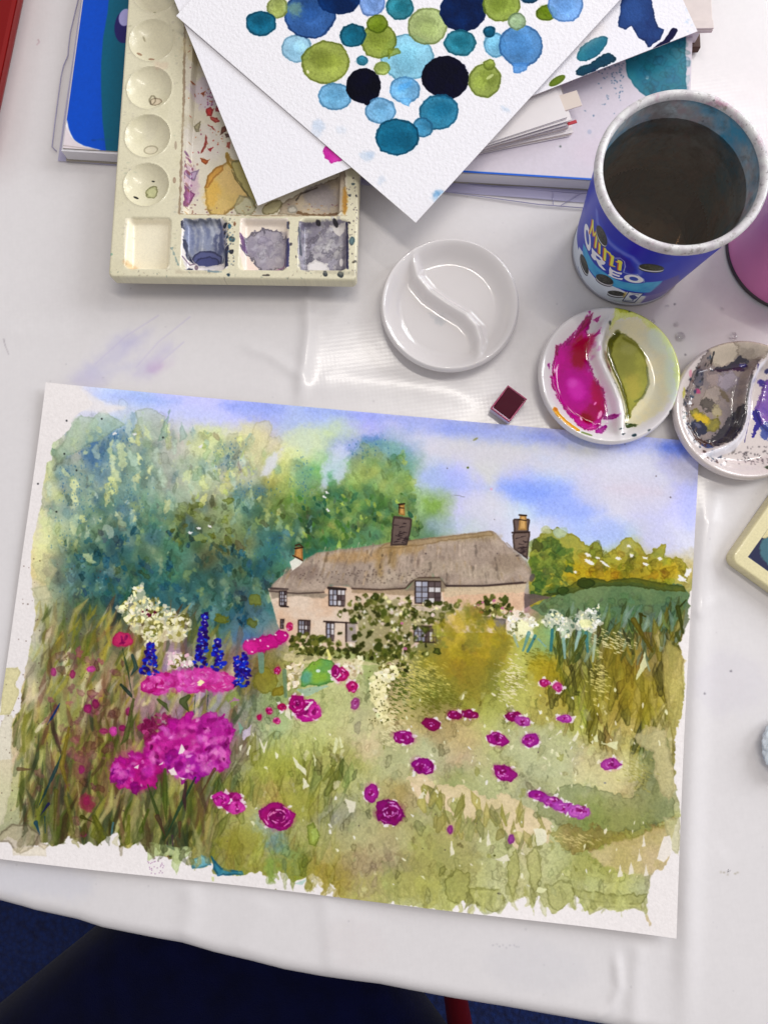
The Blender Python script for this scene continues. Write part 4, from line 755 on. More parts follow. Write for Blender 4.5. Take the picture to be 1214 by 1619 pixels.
    # delphiniums
    for (x0, y0, x1, y1, w) in [(325, 970, 318, 1052, 11), (345, 1010, 344, 1058, 11), (240, 1016, 236, 1068, 15), (375, 1040, 384, 1084, 13), (386, 1034, 388, 1070, 8)]:
        n = int((y1 - y0) * 1.1)
        for k in range(n):
            t = k / n; w_ = w * (.25 + .75 * t); s.ell(x0 + (x1 - x0) * t + r.uniform(-1, 1) * w_, y0 + (y1 - y0) * t + r.uniform(-3, 3), r.uniform(2.5, 5), r.uniform(2, 3.6), r.uniform(-50, 50), ['2a1078', '3418a0', '1c30c8', '2c0c60', '1848d0', '3a2090'][r.randint(6)], n=8, irr=.3, a=.9, wob=1, edge=.1)
        for _ in range(int(n * .14)):
            t = r.rand(); s.ell(x0 + (x1 - x0) * t + r.uniform(-1, 1) * w * t, y0 + (y1 - y0) * t, 1.6, .8, r.uniform(-40, 40), ['e8e4ee', '8cb0f0', 'c0b8d8'][r.randint(3)], a=.85)
    # stems and leaves under the flowers
    for P, w, c in [([(194, 1024), (203, 1060), (210, 1100)], 1.6, '3f5438'), ([(210, 1035), (216, 1055), (206, 1070)], 3.4, '34504c'), ([(192, 1082), (205, 1095), (212, 1105)], 3, '2c4038'), ([(212, 1105), (200, 1165), (190, 1180)], 4, '5c6634'), ([(300, 1100), (290, 1108), (300, 1125)], 6, '4c5c30'), ([(330, 1098), (328, 1122)], 1.5, '2c4c44'), ([(310, 1098), (308, 1125)], 1.6, '34504a'),
                    ([(250, 1105), (262, 1114), (268, 1124)], 4, '50602e'), ([(235, 1240), (250, 1285), (262, 1330)], 3, '48582c'), ([(262, 1215), (262, 1260), (264, 1300)], 4.5, '5a682c'), ([(310, 1228), (285, 1275), (262, 1325)], 2.8, '34503c'), ([(295, 1235), (292, 1260), (294, 1280)], 3.5, '54383c'), ([(340, 1215), (318, 1255)], 5, '6a5038'), ([(250, 1290), (262, 1320)], 8, '604838'), ([(285, 1300), (284, 1345)], 5, '665038'),
                    ([(235, 1280), (215, 1335), (208, 1342)], 4, '5a6a28'), ([(205, 1290), (202, 1330), (192, 1336)], 4.5, '7a8030'), ([(226, 1295), (228, 1325)], 2.5, '5a6428'), ([(100, 1190), (85, 1225), (62, 1275)], 3, '2c4c50'), ([(78, 1270), (62, 1292)], 4, '2c2c68'), ([(58, 1300), (64, 1318)], 6.5, '24506c'), ([(72, 1290), (73, 1316)], 2.4, '1c4460'), ([(95, 1112), (85, 1130), (75, 1145)], 1.6, '1c3c80'), ([(30, 1215), (55, 1216)], 6.5, '7c6448'),
                    ([(110, 1150), (98, 1210), (110, 1250)], 4, '8a7a30'), ([(150, 1290), (165, 1320), (155, 1335)], 6, '6a6c24'), ([(130, 1290), (150, 1300)], 6, '4c4a18'), ([(180, 1300), (176, 1330)], 4, '5f8c94'), ([(90, 1250), (86, 1320)], 8, '6c6830'), ([(105, 1260), (120, 1320)], 7, '7a7838'), ([(265, 1330), (268, 1350)], 2.5, '5c3c48'), ([(273, 1320), (275, 1350)], 2.2, '5c4650')]:
        s.stroke(P, w * .5, .4, c, a=.8, rm=w, wob=.8, edge=.2)
    for x, y, c in [(354, 955, '2a4a1c'), (350, 978, '7a7a24'), (398, 985, '6c7028'), (405, 948, '7a7c30')]: s.ell(x, y, 12, 9, 20, c, a=.75 if c != '2a4a1c' else 0, wob=4, edge=.2)
    s.ell(462, 1030, 2, 2, col='d8ccb0', a=.5)
    for P, c in [([(358, 1100), (374, 1090), (382, 1104), (368, 1120)], '8c9a54'), ([(360, 1112), (378, 1106), (372, 1100)], 'b878b0'), ([(386, 1155), (398, 1145), (396, 1160), (386, 1168)], 'd8c8e0'), ([(378, 1140), (385, 1150), (380, 1160)], '84b098')]: s.poly(P, c, a=.8, wob=2, edge=.1)
    s.poly([(485, 1305), (496, 1298), (506, 1320), (500, 1340), (488, 1334)], '8c9c40', a=.7, wob=2, edge=.3); s.poly([(492, 1310), (500, 1308), (504, 1322), (494, 1330)], 'a8b860', a=.8, wob=1)
    # ---- the bare margin of the paper
    W_ = 'ede6e3'
    s.poly([(60, 590), (126, 612), (134, 622), (150, 640), (132, 652), (118, 662), (112, 680), (98, 694), (86, 700), (82, 716), (84, 728), (76, 730), (75, 750), (68, 770), (67, 800), (60, 825), (52, 860), (50, 900), (52, 930), (55, 945), (58, 970), (52, 1000), (45, 1040), (40, 1060), (34, 1090), (33, 1120), (18, 1140), (18, 1200), (-60, 1210), (-60, 900)], W_, a=1, wob=1.6)
    s.poly([(118, 600), (136, 616), (170, 640), (200, 645), (170, 655), (130, 650), (100, 690), (60, 690), (70, 600)], W_, a=.85, wob=2, soft=4)
    s.poly([(8, 1055), (28, 1055), (34, 1062), (24, 1082), (30, 1095), (18, 1130), (0, 1130), (4, 1090)], 'cfc68c', a=.75, wob=2, edge=.12); s.poly([(8, 1130), (20, 1130), (20, 1240), (6, 1300), (-20, 1320), (-20, 1200)], 'd8d0b4', a=.7, wob=2, edge=.1)
    s.poly([(52, 890), (78, 880), (92, 900), (78, 925), (60, 915)], 'ccc99a', a=.5, wob=2, edge=.1); s.poly([(50, 930), (75, 925), (84, 945), (60, 950)], 'c8c6a4', a=.6, wob=2, edge=.15)
    s.poly([(-60, 1306), (-10, 1318), (4, 1330), (14, 1318), (30, 1330), (45, 1338), (66, 1330), (90, 1335), (110, 1322), (128, 1334), (142, 1328), (155, 1336), (170, 1320), (188, 1312), (192, 1336), (206, 1340), (222, 1324), (232, 1344), (250, 1352), (272, 1356), (280, 1370), (290, 1350), (302, 1346), (305, 1370), (322, 1372), (334, 1360), (340, 1382), (385, 1382), (412, 1376), (422, 1382), (432, 1386), (440, 1378),
            (450, 1380), (462, 1392), (480, 1390), (494, 1380), (512, 1394), (528, 1395), (540, 1424), (600, 1430), (615, 1425), (640, 1428), (688, 1436), (715, 1436), (730, 1422), (745, 1424), (760, 1440), (786, 1442), (800, 1426), (812, 1420), (832, 1416), (842, 1446), (850, 1416), (858, 1430), (872, 1442), (890, 1430), (908, 1414), (918, 1430), (932, 1440), (945, 1430), (960, 1436), (1000, 1430), (1012, 1434), (1024, 1462), (1018, 1430), (1022, 1400),
            (1028, 1376), (1045, 1368), (1056, 1352), (1060, 1330), (1064, 1300), (1072, 1290), (1073, 1270), (1067, 1255), (1064, 1200), (1066, 1170), (1074, 1130), (1080, 1080), (1080, 1040), (1072, 1020), (1082, 990), (1088, 960), (1086, 948), (1092, 930), (1120, 930), (1120, 1500), (-60, 1420)], W_, a=1, wob=3.2, edge=0, soft=1.6)
    s.poly([(930, 1442), (955, 1432), (1000, 1432), (1012, 1436), (1010, 1424), (960, 1424), (920, 1418)], 'b9b878', a=.7, wob=1, edge=.2)
    s.poly([(-5, 1320), (20, 1302), (45, 1302), (66, 1318), (55, 1338), (35, 1350), (24, 1342), (15, 1330), (0, 1330)], 'b3a68c', a=.65, wob=1.5, edge=.45, ew=1.6); s.poly([(66, 1330), (80, 1335), (72, 1342), (60, 1334)], 'c8b898', a=.6, wob=1, edge=.3)
    s.poly([(22, 1340), (75, 1335), (76, 1352), (24, 1350)], 'ddd0b0', a=.5, wob=1, edge=.05)
    s.poly([(232, 1330), (262, 1335), (282, 1338), (305, 1338), (300, 1350), (290, 1356), (280, 1380), (272, 1366), (272, 1352), (250, 1352), (236, 1358)], 'c2cf98', a=.8, wob=1.5, edge=.15)
    s.poly([(303, 1358), (318, 1350), (330, 1356), (334, 1366), (322, 1370), (305, 1372)], '4c9cc0', a=.85, wob=1.5, edge=.4, col2='8fc0c0'); s.poly([(334, 1352), (350, 1372), (384, 1376), (386, 1382), (345, 1384), (338, 1372)], '2f7ea0', a=.85, wob=1.5, edge=.4, col2='6fa8a4'); s.poly([(335, 1385), (339, 1385), (339, 1392), (336, 1392)], 'c0c884', a=.8)
    s.poly([(465, 1396), (486, 1388), (478, 1398)], 'a8c4b8', a=.8); s.ell(436, 1408, 1.8, 4, 0, '7c7c3c', a=.8); s.ell(788, 1411, 3, 1.6, 10, '181014'); s.ell(781, 1352, 1.8, 1.5, col='5c5c2c')
    s.poly([(1045, 1290), (1072, 1290), (1070, 1352), (1055, 1335)], 'bdb98c', a=.7, wob=2, edge=.15); s.poly([(1046, 1320), (1056, 1318), (1060, 1345), (1046, 1360), (1035, 1355)], 'ece4dc', a=.9, wob=1)
    for x, y in [(1015, 1330), (1018, 1375), (995, 1372), (978, 1376), (1008, 1352)]: s.poly([(x - 4, y + 8), (x, y - 12), (x + 4, y + 6)], 'e8dfd0', a=.85, wob=1)
    # spatter
    for _ in range(150): s.ell(r.uniform(0, 180), r.uniform(880, 1330), r.uniform(.5, 1.2), col='5a4238', a=.7)
    for _ in range(26): s.ell(r.uniform(235, 260), r.uniform(1355, 1380), .8, col='8a5a88', a=.8)
    for _ in range(34): s.ell(r.uniform(60, 1060), r.uniform(680, 1400), r.uniform(.6, 1.4), col='4c4040', a=.7)
    for x, y in [(163, 663), (108, 666), (123, 744), (91, 809), (104, 718), (259, 692), (62, 765)]: s.ell(x, y, 1.5, col='2a2a2c', a=.9)
    s.ell(739, 739, 1.7, col='5c6c20'); s.ell(751, 694, 4.5, 1.6, -30, '9a9c70'); s.ell(776, 773, 2, col='e0a8c4', a=.8)
    for x, y, a_, b_ in [(723, 783, 6, .6), (731, 785, 4, .6), (955, 1237, 2, 1.4)]: s.ell(x, y, a_, b_, 5, '7c7c84', a=.8)
    for _ in range(150):
        x = r.uniform(30, 1020); y = np.interp(x, [0, 110, 240, 400, 540, 720, 900, 1020], [1330, 1332, 1345, 1380, 1415, 1432, 1432, 1432]) + r.uniform(-26, 4)
        c = s.sample(x, y - 22)
        if c.min() > .82: continue
        s.stroke([(x, y - 12), (x + r.uniform(-6, 6), y), (x + r.uniform(-10, 10), y + r.uniform(3, 14))], 2, .8, np.clip(c * 1.04 + .03, 0, 1), a=r.uniform(.35, .75), rm=r.uniform(2.5, 6), wob=2, soft=1.6, edge=.12)
    s.punch(1.13, .97, .62); s.grain(.08, .01)
    return s
# ------------------------------------------------------------------ garden watercolour on its sheet
m_garden = mat('garden_watercolour', image=to_image('garden_wash', paint_garden()), rough=.75, spec=.12, bump=.00016, bscale=520, bump2=.0006, b2scale=9, detail=2)
m_paper_edge = mat('paper_edge', 'ded8d4', .7, spec=.2)
PUL, PUR, PLR, PLL = [un(*p, .0021) for p in ((77, 607), (1104, 699), (1064, 1478), (-34, 1352))]
def curl(s_, t_):
    k = lambda v, lo: max(0., (v - lo) / (1 - lo)) ** 2
    return .0009 * math.sin(s_ * 8 + t_ * 3) * math.sin(t_ * 6 + .5) + .0045 * k(s_, .72) * k(t_, .6) + .0030 * k(1 - s_, .75) * k(1 - t_, .7) + .0022 * k(t_, .9) * (.5 + .5 * math.sin(s_ * 11)) + .0006
g = slab('watercolour_painting', PUL, PUR, PUL + (PLR - PUR + PLL - PUL) / 2, .0006, m_garden, nx=60, ny=44, zf=curl, side=m_paper_edge)
tag(g, 'unframed watercolour of a thatched cottage and pink flowers, lying across the middle of the cloth', 'painting')

# ------------------------------------------------------------------ large pad under everything
PZ = .0125
pul_, pll_, plr_ = un(128, 0, PZ), un(100, 234, PZ), un(1085, 294, PZ)
ax = (plr_ - pll_); ax /= np.linalg.norm(ax); ay = np.array([-ax[1], ax[0], 0])
PWID = np.linalg.norm(plr_ - pll_); PHGT = .30
p_ll = pll_; p_lr = pll_ + ax * PWID; p_ul = p_ll + ay * PHGT; p_ur = p_lr + ay * PHGT
def paint_cover():
    M = homog(proj([p_ul, p_ur, p_lr, p_ll]), [(0, 0), (1000, 0), (1000, 716), (0, 716)])
    s = Sheet(1000, 716, M, 'd3cad2', 9); r = s.r
    s.poly([(60, -300), (420, -300), (420, 300), (183, 246), (150, 240), (130, 232), (115, 218), (108, 200), (106, 190), (95, 150)], '0048bc', a=1, soft=.8, wob=.4)
    s.poly([(190, -300), (176, -40), (170, 20), (163, 60), (160, 100), (160, 140), (162, 190), (168, 240), (200, 260), (420, 300), (420, -300)], '045a74', a=1, soft=.8)
    s.ell(196, 42, 15, 26, 5, '241c60', soft=.8); s.ell(198, 27, 10, 14, 15, 'a8a4d8', soft=1)
    s.ell(148, 221, 4, 1.6, 0, '0a3c90', a=.7); s.ell(165, 220, 14, 2, 0, '0a4c80', a=.4, wob=1)
    # torn lower corner and pale left border
    s.poly([(60, 190), (98, 182), (103, 190), (107, 196), (108, 206), (118, 222), (134, 230), (160, 237), (183, 245), (183, 262), (60, 262)], 'ece8ec', a=1, wob=.8)
    s.poly([(94, 196), (105, 200), (112, 216), (128, 229), (160, 237), (186, 247), (186, 262), (90, 262)], 'dccfd2', a=1, wob=.5)
    s.stroke([(96, 229), (150, 236), (186, 246)], .8, .8, 'a89a94', a=.8)
    s.stroke([(560, 260), (740, 271.5), (860, 279), (1100, 294)], 2.1, 2.1, '1a5cc8', a=1, soft=.6)
    # teal wash and its spatter
    s.poly([(982, -80), (988, 60), (988, 108), (992, 120), (1000, 135), (1018, 150), (1030, 158), (1083, 158), (1083, -80)], '176e84', a=.98, wob=1.5, edge=.2, col2='2a8090'); s.ell(1022, 122, 2.6, 3.2, col='9ab8c0', a=.8)
    s.dabs([(985, 60), (1083, 60), (1083, 155), (1020, 150)], 60, (4, 12), jit=(.9, 1.1), a=(.15, .35), wob=2)
    for _ in range(110):
        x, y = 985 - abs(r.normal(0, 22)), 110 + r.normal(0, 34); s.ell(x, y, r.uniform(.5, 1.8), r.uniform(.4, 1.2), r.uniform(0, 180), '2c5c80', a=.75)
    s.ell(931, 208, 3.4, 3.8, col='a0aac0', a=.6); s.ell(885, 231, 1.6, col='3c4c48', a=.8); s.ell(995, 168, 1.8, col='1c4c80')
    s.ell(985, 240, 80, 30, 0, 'd8c8d0', a=.5, soft=14); s.grain(.03, .006)
    return s
pad = empty('watercolour_pad', tuple((p_ll + p_ur) / 2 * [1, 1, 0]), 'large paper pad with torn blue and teal cover, under the ivory palette and loose sheets', 'pad')
po = np.array([*((p_ll + p_ur) / 2)[:2], 0])
def blk_extra(m, N, L, b, tc, cs):
    w = N.new('ShaderNodeTexWave'); w.bands_direction = 'Z'; w.inputs['Scale'].default_value = 330; w.inputs['Distortion'].default_value = 1.2; w.inputs['Detail'].default_value = 2
    L.new(tc.outputs['Object'], w.inputs[0]); r = N.new('ShaderNodeMapRange'); r.inputs[3].default_value = .82; r.inputs[4].default_value = 1.02; L.new(w.outputs[1], r.inputs[0])
    mx = N.new('ShaderNodeMix'); mx.data_type = 'RGBA'; mx.blend_type = 'MULTIPLY'; mx.inputs[0].default_value = 1; L.new(cs, mx.inputs[6]); L.new(r.outputs[0], mx.inputs[7]); L.new(mx.outputs[2], b.inputs['Base Color'])
m_block = mat('page_block', 'e6e2e6', .7, spec=.2, extra=blk_extra); m_grey = mat('grey_board', 'a8a090', .7)
m_cover = mat('pad_cover', image=to_image('cover_print', paint_cover()), rough=.38, spec=.25, bump=.0001, bscale=300)
down = np.array([0, 0, -1.])
slab('cover', p_ul, p_ur, p_ll, .0006, m_cover, pad, 4, 4, side=m_grey, origin=po)
o2 = -ay * .0016 - ax * .0012
slab('page_block', p_ul + o2 + down * .0009, p_ur - ax * .003 + down * .0009, p_ll + o2 + down * .0009, PZ - .0032, m_block, pad, 2, 2, origin=po)
o3 = -ay * .0026 - ax * .0024
slab('back_board', p_ul + o3 + down * (PZ - .0020), p_ur + down * (PZ - .0020), p_ll + o3 + down * (PZ - .0020), .0010, m_grey, pad, 2, 2, origin=po)
# clear sleeve the pad lies on
def film_extra(m, N, L, b, tc, cs): b.inputs['Alpha'].default_value = .55
m_film = mat('clear_film', 'c2bedc', .12, spec=.6, extra=film_extra)
sl = un(66, 243, .0012); 
sul, sll, slr = p_ul - ax * .006 + down * (PZ - .0014), p_ll - ax * .0085 - ay * .0025 + down * (PZ - .0014), p_lr - ax * .03 - ay * .0095 + down * (PZ - .0014)
def swarp(s_, t_): return s_ + (.010 * math.exp(-((t_ - .45) / .08) ** 2) + .006 * t_ * 0) * (1 - s_), t_
sv = slab('plastic_sleeve', sul, sul + (slr - sll), sll, .0002, m_film, nx=60, ny=60, zf=lambda a, b: .0003 * math.sin(a * 40) * (b > .9) + .0002 * math.sin(b * 30), warp=swarp)
tag(sv, 'clear plastic sleeve sticking out from under the large blue covered pad', 'sleeve')
m_line = mat('sleeve_edge', '9a96b4', .2, spec=.6)
def rib(name, P, r, m, parent=None, closed=False):
    cu = bpy.data.curves.new(name, 'CURVE'); cu.dimensions = '3D'; cu.bevel_depth = r; cu.bevel_resolution = 2; cu.materials.append(m)
    sp = cu.splines.new('POLY'); sp.points.add(len(P) - 1)
    for q, p in zip(sp.points, P): q.co = (*map(float, p), 1)
    ob = bpy.data.objects.new(name, cu); col.objects.link(ob); dg = bpy.context.evaluated_depsgraph_get()
    me = bpy.data.meshes.new_from_object(ob.evaluated_get(dg)); bpy.data.objects.remove(ob); bpy.data.curves.remove(cu)
    me.materials.clear(); me.materials.append(m); ob = bpy.data.objects.new(name, me); col.objects.link(ob)
    if parent: ob.parent = parent
    return ob
rib('seam', [un(*p, .0016) for p in ((130, -60), (124, 0), (112, 50), (109, 75), (108, 88), (101, 104), (97, 122), (92, 160), (88, 190), (83, 232), (90, 239))], .00035, m_line, sv)
rib('seam', [un(*p, .0016) for p in ((560, 284), (640, 294), (712, 304), (770, 312), (850, 323), (950, 331))], .00035, m_line, sv)
rib('fold', [un(*p, .0016) for p in ((874, 302), (874, 325))], .00025, m_line, sv); rib('fold', [un(*p, .0016) for p in ((886, 325), (918, 305), (935, 304))], .00025, m_line, sv); rib('fold', [un(*p, .0016) for p in ((740, 290), (874, 302), (940, 306))], .0002, m_line, sv)

# ------------------------------------------------------------------ sketchbook with fanned pages
m_page = mat('page', 'dfd8d6', .7, spec=.2, var=.03); m_tab = mat('page_cream', 'd6c8bc', .75, spec=.2)
nb = empty('sketchbook', (.09, .34, PZ), 'thick sketchbook of fanned white pages under the loose painted sheets', 'sketchbook')
nb0 = np.array([.09, .34, PZ])
rr = random.Random(3)
c0 = un(897, 186, .024)
for k in range(16):
    z = PZ + .0004 + k * .00078
    ang = math.radians(18.5 - (15 - k) * .55 + rr.uniform(-.6, .6)); u = np.array([math.cos(ang), math.sin(ang), 0]); v = np.array([-u[1], u[0], 0])
    lr = np.array([c0[0] + rr.uniform(-.002, .003) + (.0025 if k < 4 else 0), c0[1] - (15 - k) * .00035 + rr.uniform(-.0007, .0007), z])
    ll = lr - u * .105; ul = ll + v * .15
    slab('page', ul, ul + u * .105, ll, .0005, m_page if k not in (2, 6) else m_tab, nb, 1, 1, origin=nb0)
m_redtape = mat('red_tape', 'b02030', .5)
for (x, y), m_, sx, sy in (((899, 160), m_tab, .014, .011), ((904, 194), m_redtape, .006, .0022)):
    q = un(x, y, .0235 if m_ is m_tab else .021); box('index_tab', q - nb0, (sx, sy, .0007), m_, nb, .0002, rz=math.radians(17))

# hard book far right
m_beige = mat('beige_board', 'd8cbc6', .7, var=.04, vscale=200); m_brown = mat('brown_board', '4a2c20', .6)
bq = un(1128, 46, .022); bk = empty('hardback_book', (float(bq[0]) - .06, float(bq[1]) + .05, .0008), 'beige hardback book at the far right behind the loose sheets', 'book')
box('cover', (0, 0, .0190), (.12, .10, .0028), m_beige, bk, .0006); box('page_block', (-.002, .001, .0115), (.112, .096, .012), m_block, bk, .0004); box('back_cover', (-.001, 0, .0028), (.118, .1, .0052), m_brown, bk, .0006)
box('cover_lip', (.0, -.0465, .0209), (.12, .006, .0010), m_beige, bk, .0003)

# ------------------------------------------------------------------ sheet with blots (lower loose sheet)
q_ll, q_lr, q_u = un(408, 325, .0278), un(1104, 46, .0300), un(287, 0, .0335)
ux = q_lr - q_ll; L2 = np.linalg.norm(ux); ux /= L2; uy = (q_u - q_ll); uy -= ux * (uy @ ux); uy /= np.linalg.norm(uy)
q_ul = q_ll + uy * .20; q_ur = q_lr + uy * .20
def paint_blots():
    M = homog(proj([q_ul, q_ur, q_lr, q_ll]), [(0, 0), (1100, 0), (1100, 800), (0, 800)])
    s = Sheet(1100, 800, M, 'ebe8ec', 21); r = s.r
    s.poly([(524, 259), (513, 251), (510, 240), (513, 232), (522, 232), (540, 230), (600, 240), (590, 262), (545, 253)], 'c21a96', a=.96, wob=1.5, edge=.2, col2='d83cac', soft=1.5); s.ell(520, 200, 26, 12, 40, 'd8a8e0', a=.5, soft=12); s.ell(505, 190, 20, 10, 40, 'c8b8e8', a=.5, soft=10)
    s.poly([(985, -40), (980, 20), (977, 40), (990, 46), (998, 40), (1010, 58), (1020, 62), (1026, 72), (1034, 66), (1044, 60), (1050, 44), (1040, 40), (1034, 20), (1030, -10), (1020, -40)], '1c3a74', a=.97, wob=1.6, edge=.3, col2='14285c')
    s.ell(1000, 15, 16, 20, 0, '2c5090', a=.6, soft=5, wob=3)
    s.stroke([(1066, 46), (1056, 60), (1032, 78)], 5.5, 3, '0c0c38', rm=5, wob=1.2, edge=.2)
    s.ell(936, 76, 30, 13, -36, '14627c', a=.95, wob=1.5, edge=.3, col2='1c7488'); s.stroke([(918, 112), (940, 102), (962, 90)], 8, 10, '0c3a50', rm=9, wob=2.5, edge=.3, col2='124858'); s.ell(938, 114, 4, 8, 10, '0a2c48')
    s.ell(880, 127, 15, 6, -32, '5c7214', a=.95, edge=.2); s.ell(930, 20, 22, 10, -30, '1c5c78', a=.9, edge=.2)
    for _ in range(30): s.ell(1090 + r.uniform(-6, 6), 10 + r.uniform(-16, 40), r.uniform(1, 3), r.uniform(.6, 1.6), r.uniform(0, 180), 'c2d2e4', a=.4)
    s.ell(900, 60, 60, 20, -20, 'eadcd4', a=.4, soft=14); s.grain(.05, .008)
    return s
m_blot = mat('blot_sheet_paper', image=to_image('blot_wash', paint_blots()), rough=.75, spec=.12, bump=.0003, bscale=520, detail=2)
def curl2(s_, t_): return -.0030 * max(0, s_ - .80) ** 2 * 8 + .0010 * math.sin(s_ * 5)
sh2 = slab('paint_test_sheet', q_ul, q_ur, q_ll, .0005, m_blot, nx=40, ny=20, zf=curl2, side=m_paper_edge)
tag(sh2, 'white paper with navy and teal blots and a magenta spot, under the sheet of circles', 'paper')

# sheet with circles (upper loose sheet)
r_l, r_b, r_r = un(279, 25, .0345), un(657, 352, .0285), un(985, 0, .0365)
u1 = r_l - r_b; Lb = np.linalg.norm(u1); u1 /= Lb; v1 = r_r - r_b; v1 -= u1 * (v1 @ u1); v1 /= np.linalg.norm(v1)
# corners: left corner = "ll", bottom corner = "lr"
w_ll, w_lr = r_l, r_b; w_ul, w_ur = r_l + v1 * .25, r_b + v1 * .25
def paint_circles():
    M = homog(proj([w_ul, w_ur, w_lr, w_ll]), [(0, 0), (900, 0), (900, 1180), (0, 1180)])
    s = Sheet(900, 1180, M, 'ece9ec', 31); r = s.r
    D = [(643, 92, 42, 38, '8ec8de', 0), (470, 77, 25, 22, 'a6d4ec', 0), (676, 43, 32, 30, 'a9b87a', 0), (490, 24, 41, 38, '3a629c', 1), (439, 12, 17, 17, 'a5b068', 0), (413, 37, 25, 20, '1a6580', 1), (598, 66, 29, 28, '8c9a44', 0), (515, 99, 39, 34, '96a24c', 0), (588, 6, 21, 22, '84a6de', 0),
         (536, 2, 34, 22, '0e3462', 2), (632, 13, 22, 21, '2f8292', 0), (597, 39, 17, 15, '7a8f2c', 0), (558, 57, 21, 19, '1e6c84', 1), (572, 97, 9, 8, '3f8ca4', 0), (604, 109, 13, 11, 'a2b262', 0), (529, 153, 27, 22, '7cb8de', 0), (575, 137, 28, 28, '050b22', 2),
         (640, 143, 25, 21, '80bce6', 0), (601, 176, 25, 21, '80b8de', 0), (704, 123, 38, 34, '060c28', 2), (693, 177, 32, 28, '2c7a9a', 0), (668, 202, 17, 16, '4e98be', 0), (627, 217, 35, 29, '1c6f8e', 1), (731, 18, 38, 34, '0a2a54', 2), (727, 69, 26, 21, '2c8094', 0), (782, 72, 18, 20, '88c6e4', 0), (773, 51, 10, 9, '18627e', 1),
         (823, 73, 35, 33, '5c94cc', 0), (792, 6, 30, 30, '8c9e46', 0), (817, 35, 15, 14, 'a2ba92', 0), (863, 21, 17, 13, '6e861a', 0), (893, 8, 29, 28, '7aa8e0', 0), (766, 128, 26, 28, '9aaa52', 0), (773, 103, 10, 9, '9aaa52', 0), (836, -3, 16, 10, '144c6c', 1), (470, -40, 36, 30, 'a5b068', 0), (560, -50, 40, 36, '1e6c84', 0), (660, -50, 40, 36, '3a629c', 0), (760, -60, 40, 40, '8ec8de', 0), (860, -60, 36, 34, '96a24c', 0), (400, -50, 26, 26, '7cb8de', 0), (620, -100, 34, 34, '96a24c', 0), (720, -120, 40, 40, '1c6f8e', 0), (820, -130, 30, 30, '5c94cc', 0)]
    for x, y, a, b, c, k in D:
        c = hx(c) * (.86 if k < 2 else .8); c2 = np.clip(c * (1.14 if k < 2 else 1.3) + .01, 0, 1)
        s.ell(x, y, a, b, r.uniform(-10, 10), c, n=16, irr=.035, a=[.90, .95, 1.][k], wob=1.1, edge=.42 if k < 2 else .1, col2=c2, ew=1.6)
        if k < 2:
            dk = r.uniform(0, 6.28); s.ell(x + a * .3 * np.cos(dk), y + b * .3 * np.sin(dk), a * .5, b * .45, 0, np.clip(c * .78, 0, 1), a=.5, soft=a * .22, wob=4); s.ell(x - a * .28 * np.cos(dk), y - b * .28 * np.sin(dk), a * .4, b * .36, 0, np.clip(c * 1.3 + .06, 0, 1), a=.5, soft=a * .2, wob=4)
            for _ in range(int(a * b / 22)):
                t, q = r.uniform(0, 6.28), r.uniform(0, .8); s.ell(x + a * q * np.cos(t), y + b * q * np.sin(t), r.uniform(1, 2.6), r.uniform(.7, 1.6), r.uniform(0, 180), np.clip(c * r.choice([.8, 1.15]), 0, 1), n=6, a=.3, soft=1.3)
            for _ in range(5):
                t, q = r.uniform(0, 6.28), r.uniform(0, .55); s.ell(x + a * q * np.cos(t), y + b * q * np.sin(t), a * .36, b * .3, 0, np.clip(hx(c) * r.uniform(.8, 1.25), 0, 1), a=.35, soft=4, wob=4)
    s.ell(466, 15, 12, 10, 20, '7c9c88', a=.7, soft=5, wob=4); s.poly([(808, 100), (838, 98), (832, 112), (818, 118), (812, 116)], '5c90c8', a=.9, wob=1.5, edge=.2); s.ell(640, 136, 14, 6, -30, '5ca8e4', a=.6, soft=3, wob=3); s.poly([(630, 155), (652, 155), (646, 169), (636, 165)], '80bce6', a=.9, wob=1, edge=.2)
    s.poly([(612, 78), (630, 78), (634, 86), (622, 90), (614, 94)], '8c9a44', a=.8, wob=1.5, edge=.3); s.ell(774, 122, 7, 2.5, -35, 'ccd49c', a=.7); s.ell(487, 114, 2, 3, -30, 'dcdcb4'); s.ell(580, 162, 5, 5, col='050b22'); s.ell(564, 12, 8, 5, 20, 'ece9ec', a=0)
    s.poly([(560, 18), (568, 8), (572, 20), (566, 22)], 'ece9ec', a=.9)
    for x, y, a, b, c, al in [(503, 198, 11, 9, 'b8c8dc', .5), (500, 206, 9, 14, 'c4d0e0', .5), (578, 247, 11, 7, 'c0cede', .65), (586, 244, 7, 5, 'b4c6dc', .6), (603, 285, 5, 8, 'c6d2e2', .5), (690, 308, 4, 5, '5c8cb4', .7), (694, 304, 6, 2.5, '6f9cc0', .6), (688, 313, 5, 4, 'a8c4dc', .6), (798, 172, 8, 2, 'c4d2e2', .7), (540, 205, 10, 6, 'd2dae6', .5)]:
        s.ell(x, y, a, b, r.uniform(0, 40), c, a=al, soft=3, wob=3)
    s.punch(1.12, 1.08); s.grain(.1, .008)
    return s
m_circ = mat('circle_sheet_paper', image=to_image('circle_wash', paint_circles()), rough=.75, spec=.12, bump=.00035, bscale=520, detail=2)
sh1 = slab('circle_study', w_ul, w_ur, w_ll, .0006, m_circ, nx=24, ny=24, zf=lambda a, b: .0012 * math.sin(a * 3.0) * math.sin(b * 3.1), side=m_paper_edge)
tag(sh1, 'white paper covered in blue, teal and olive watercolour circles, topmost of the loose sheets', 'paper')
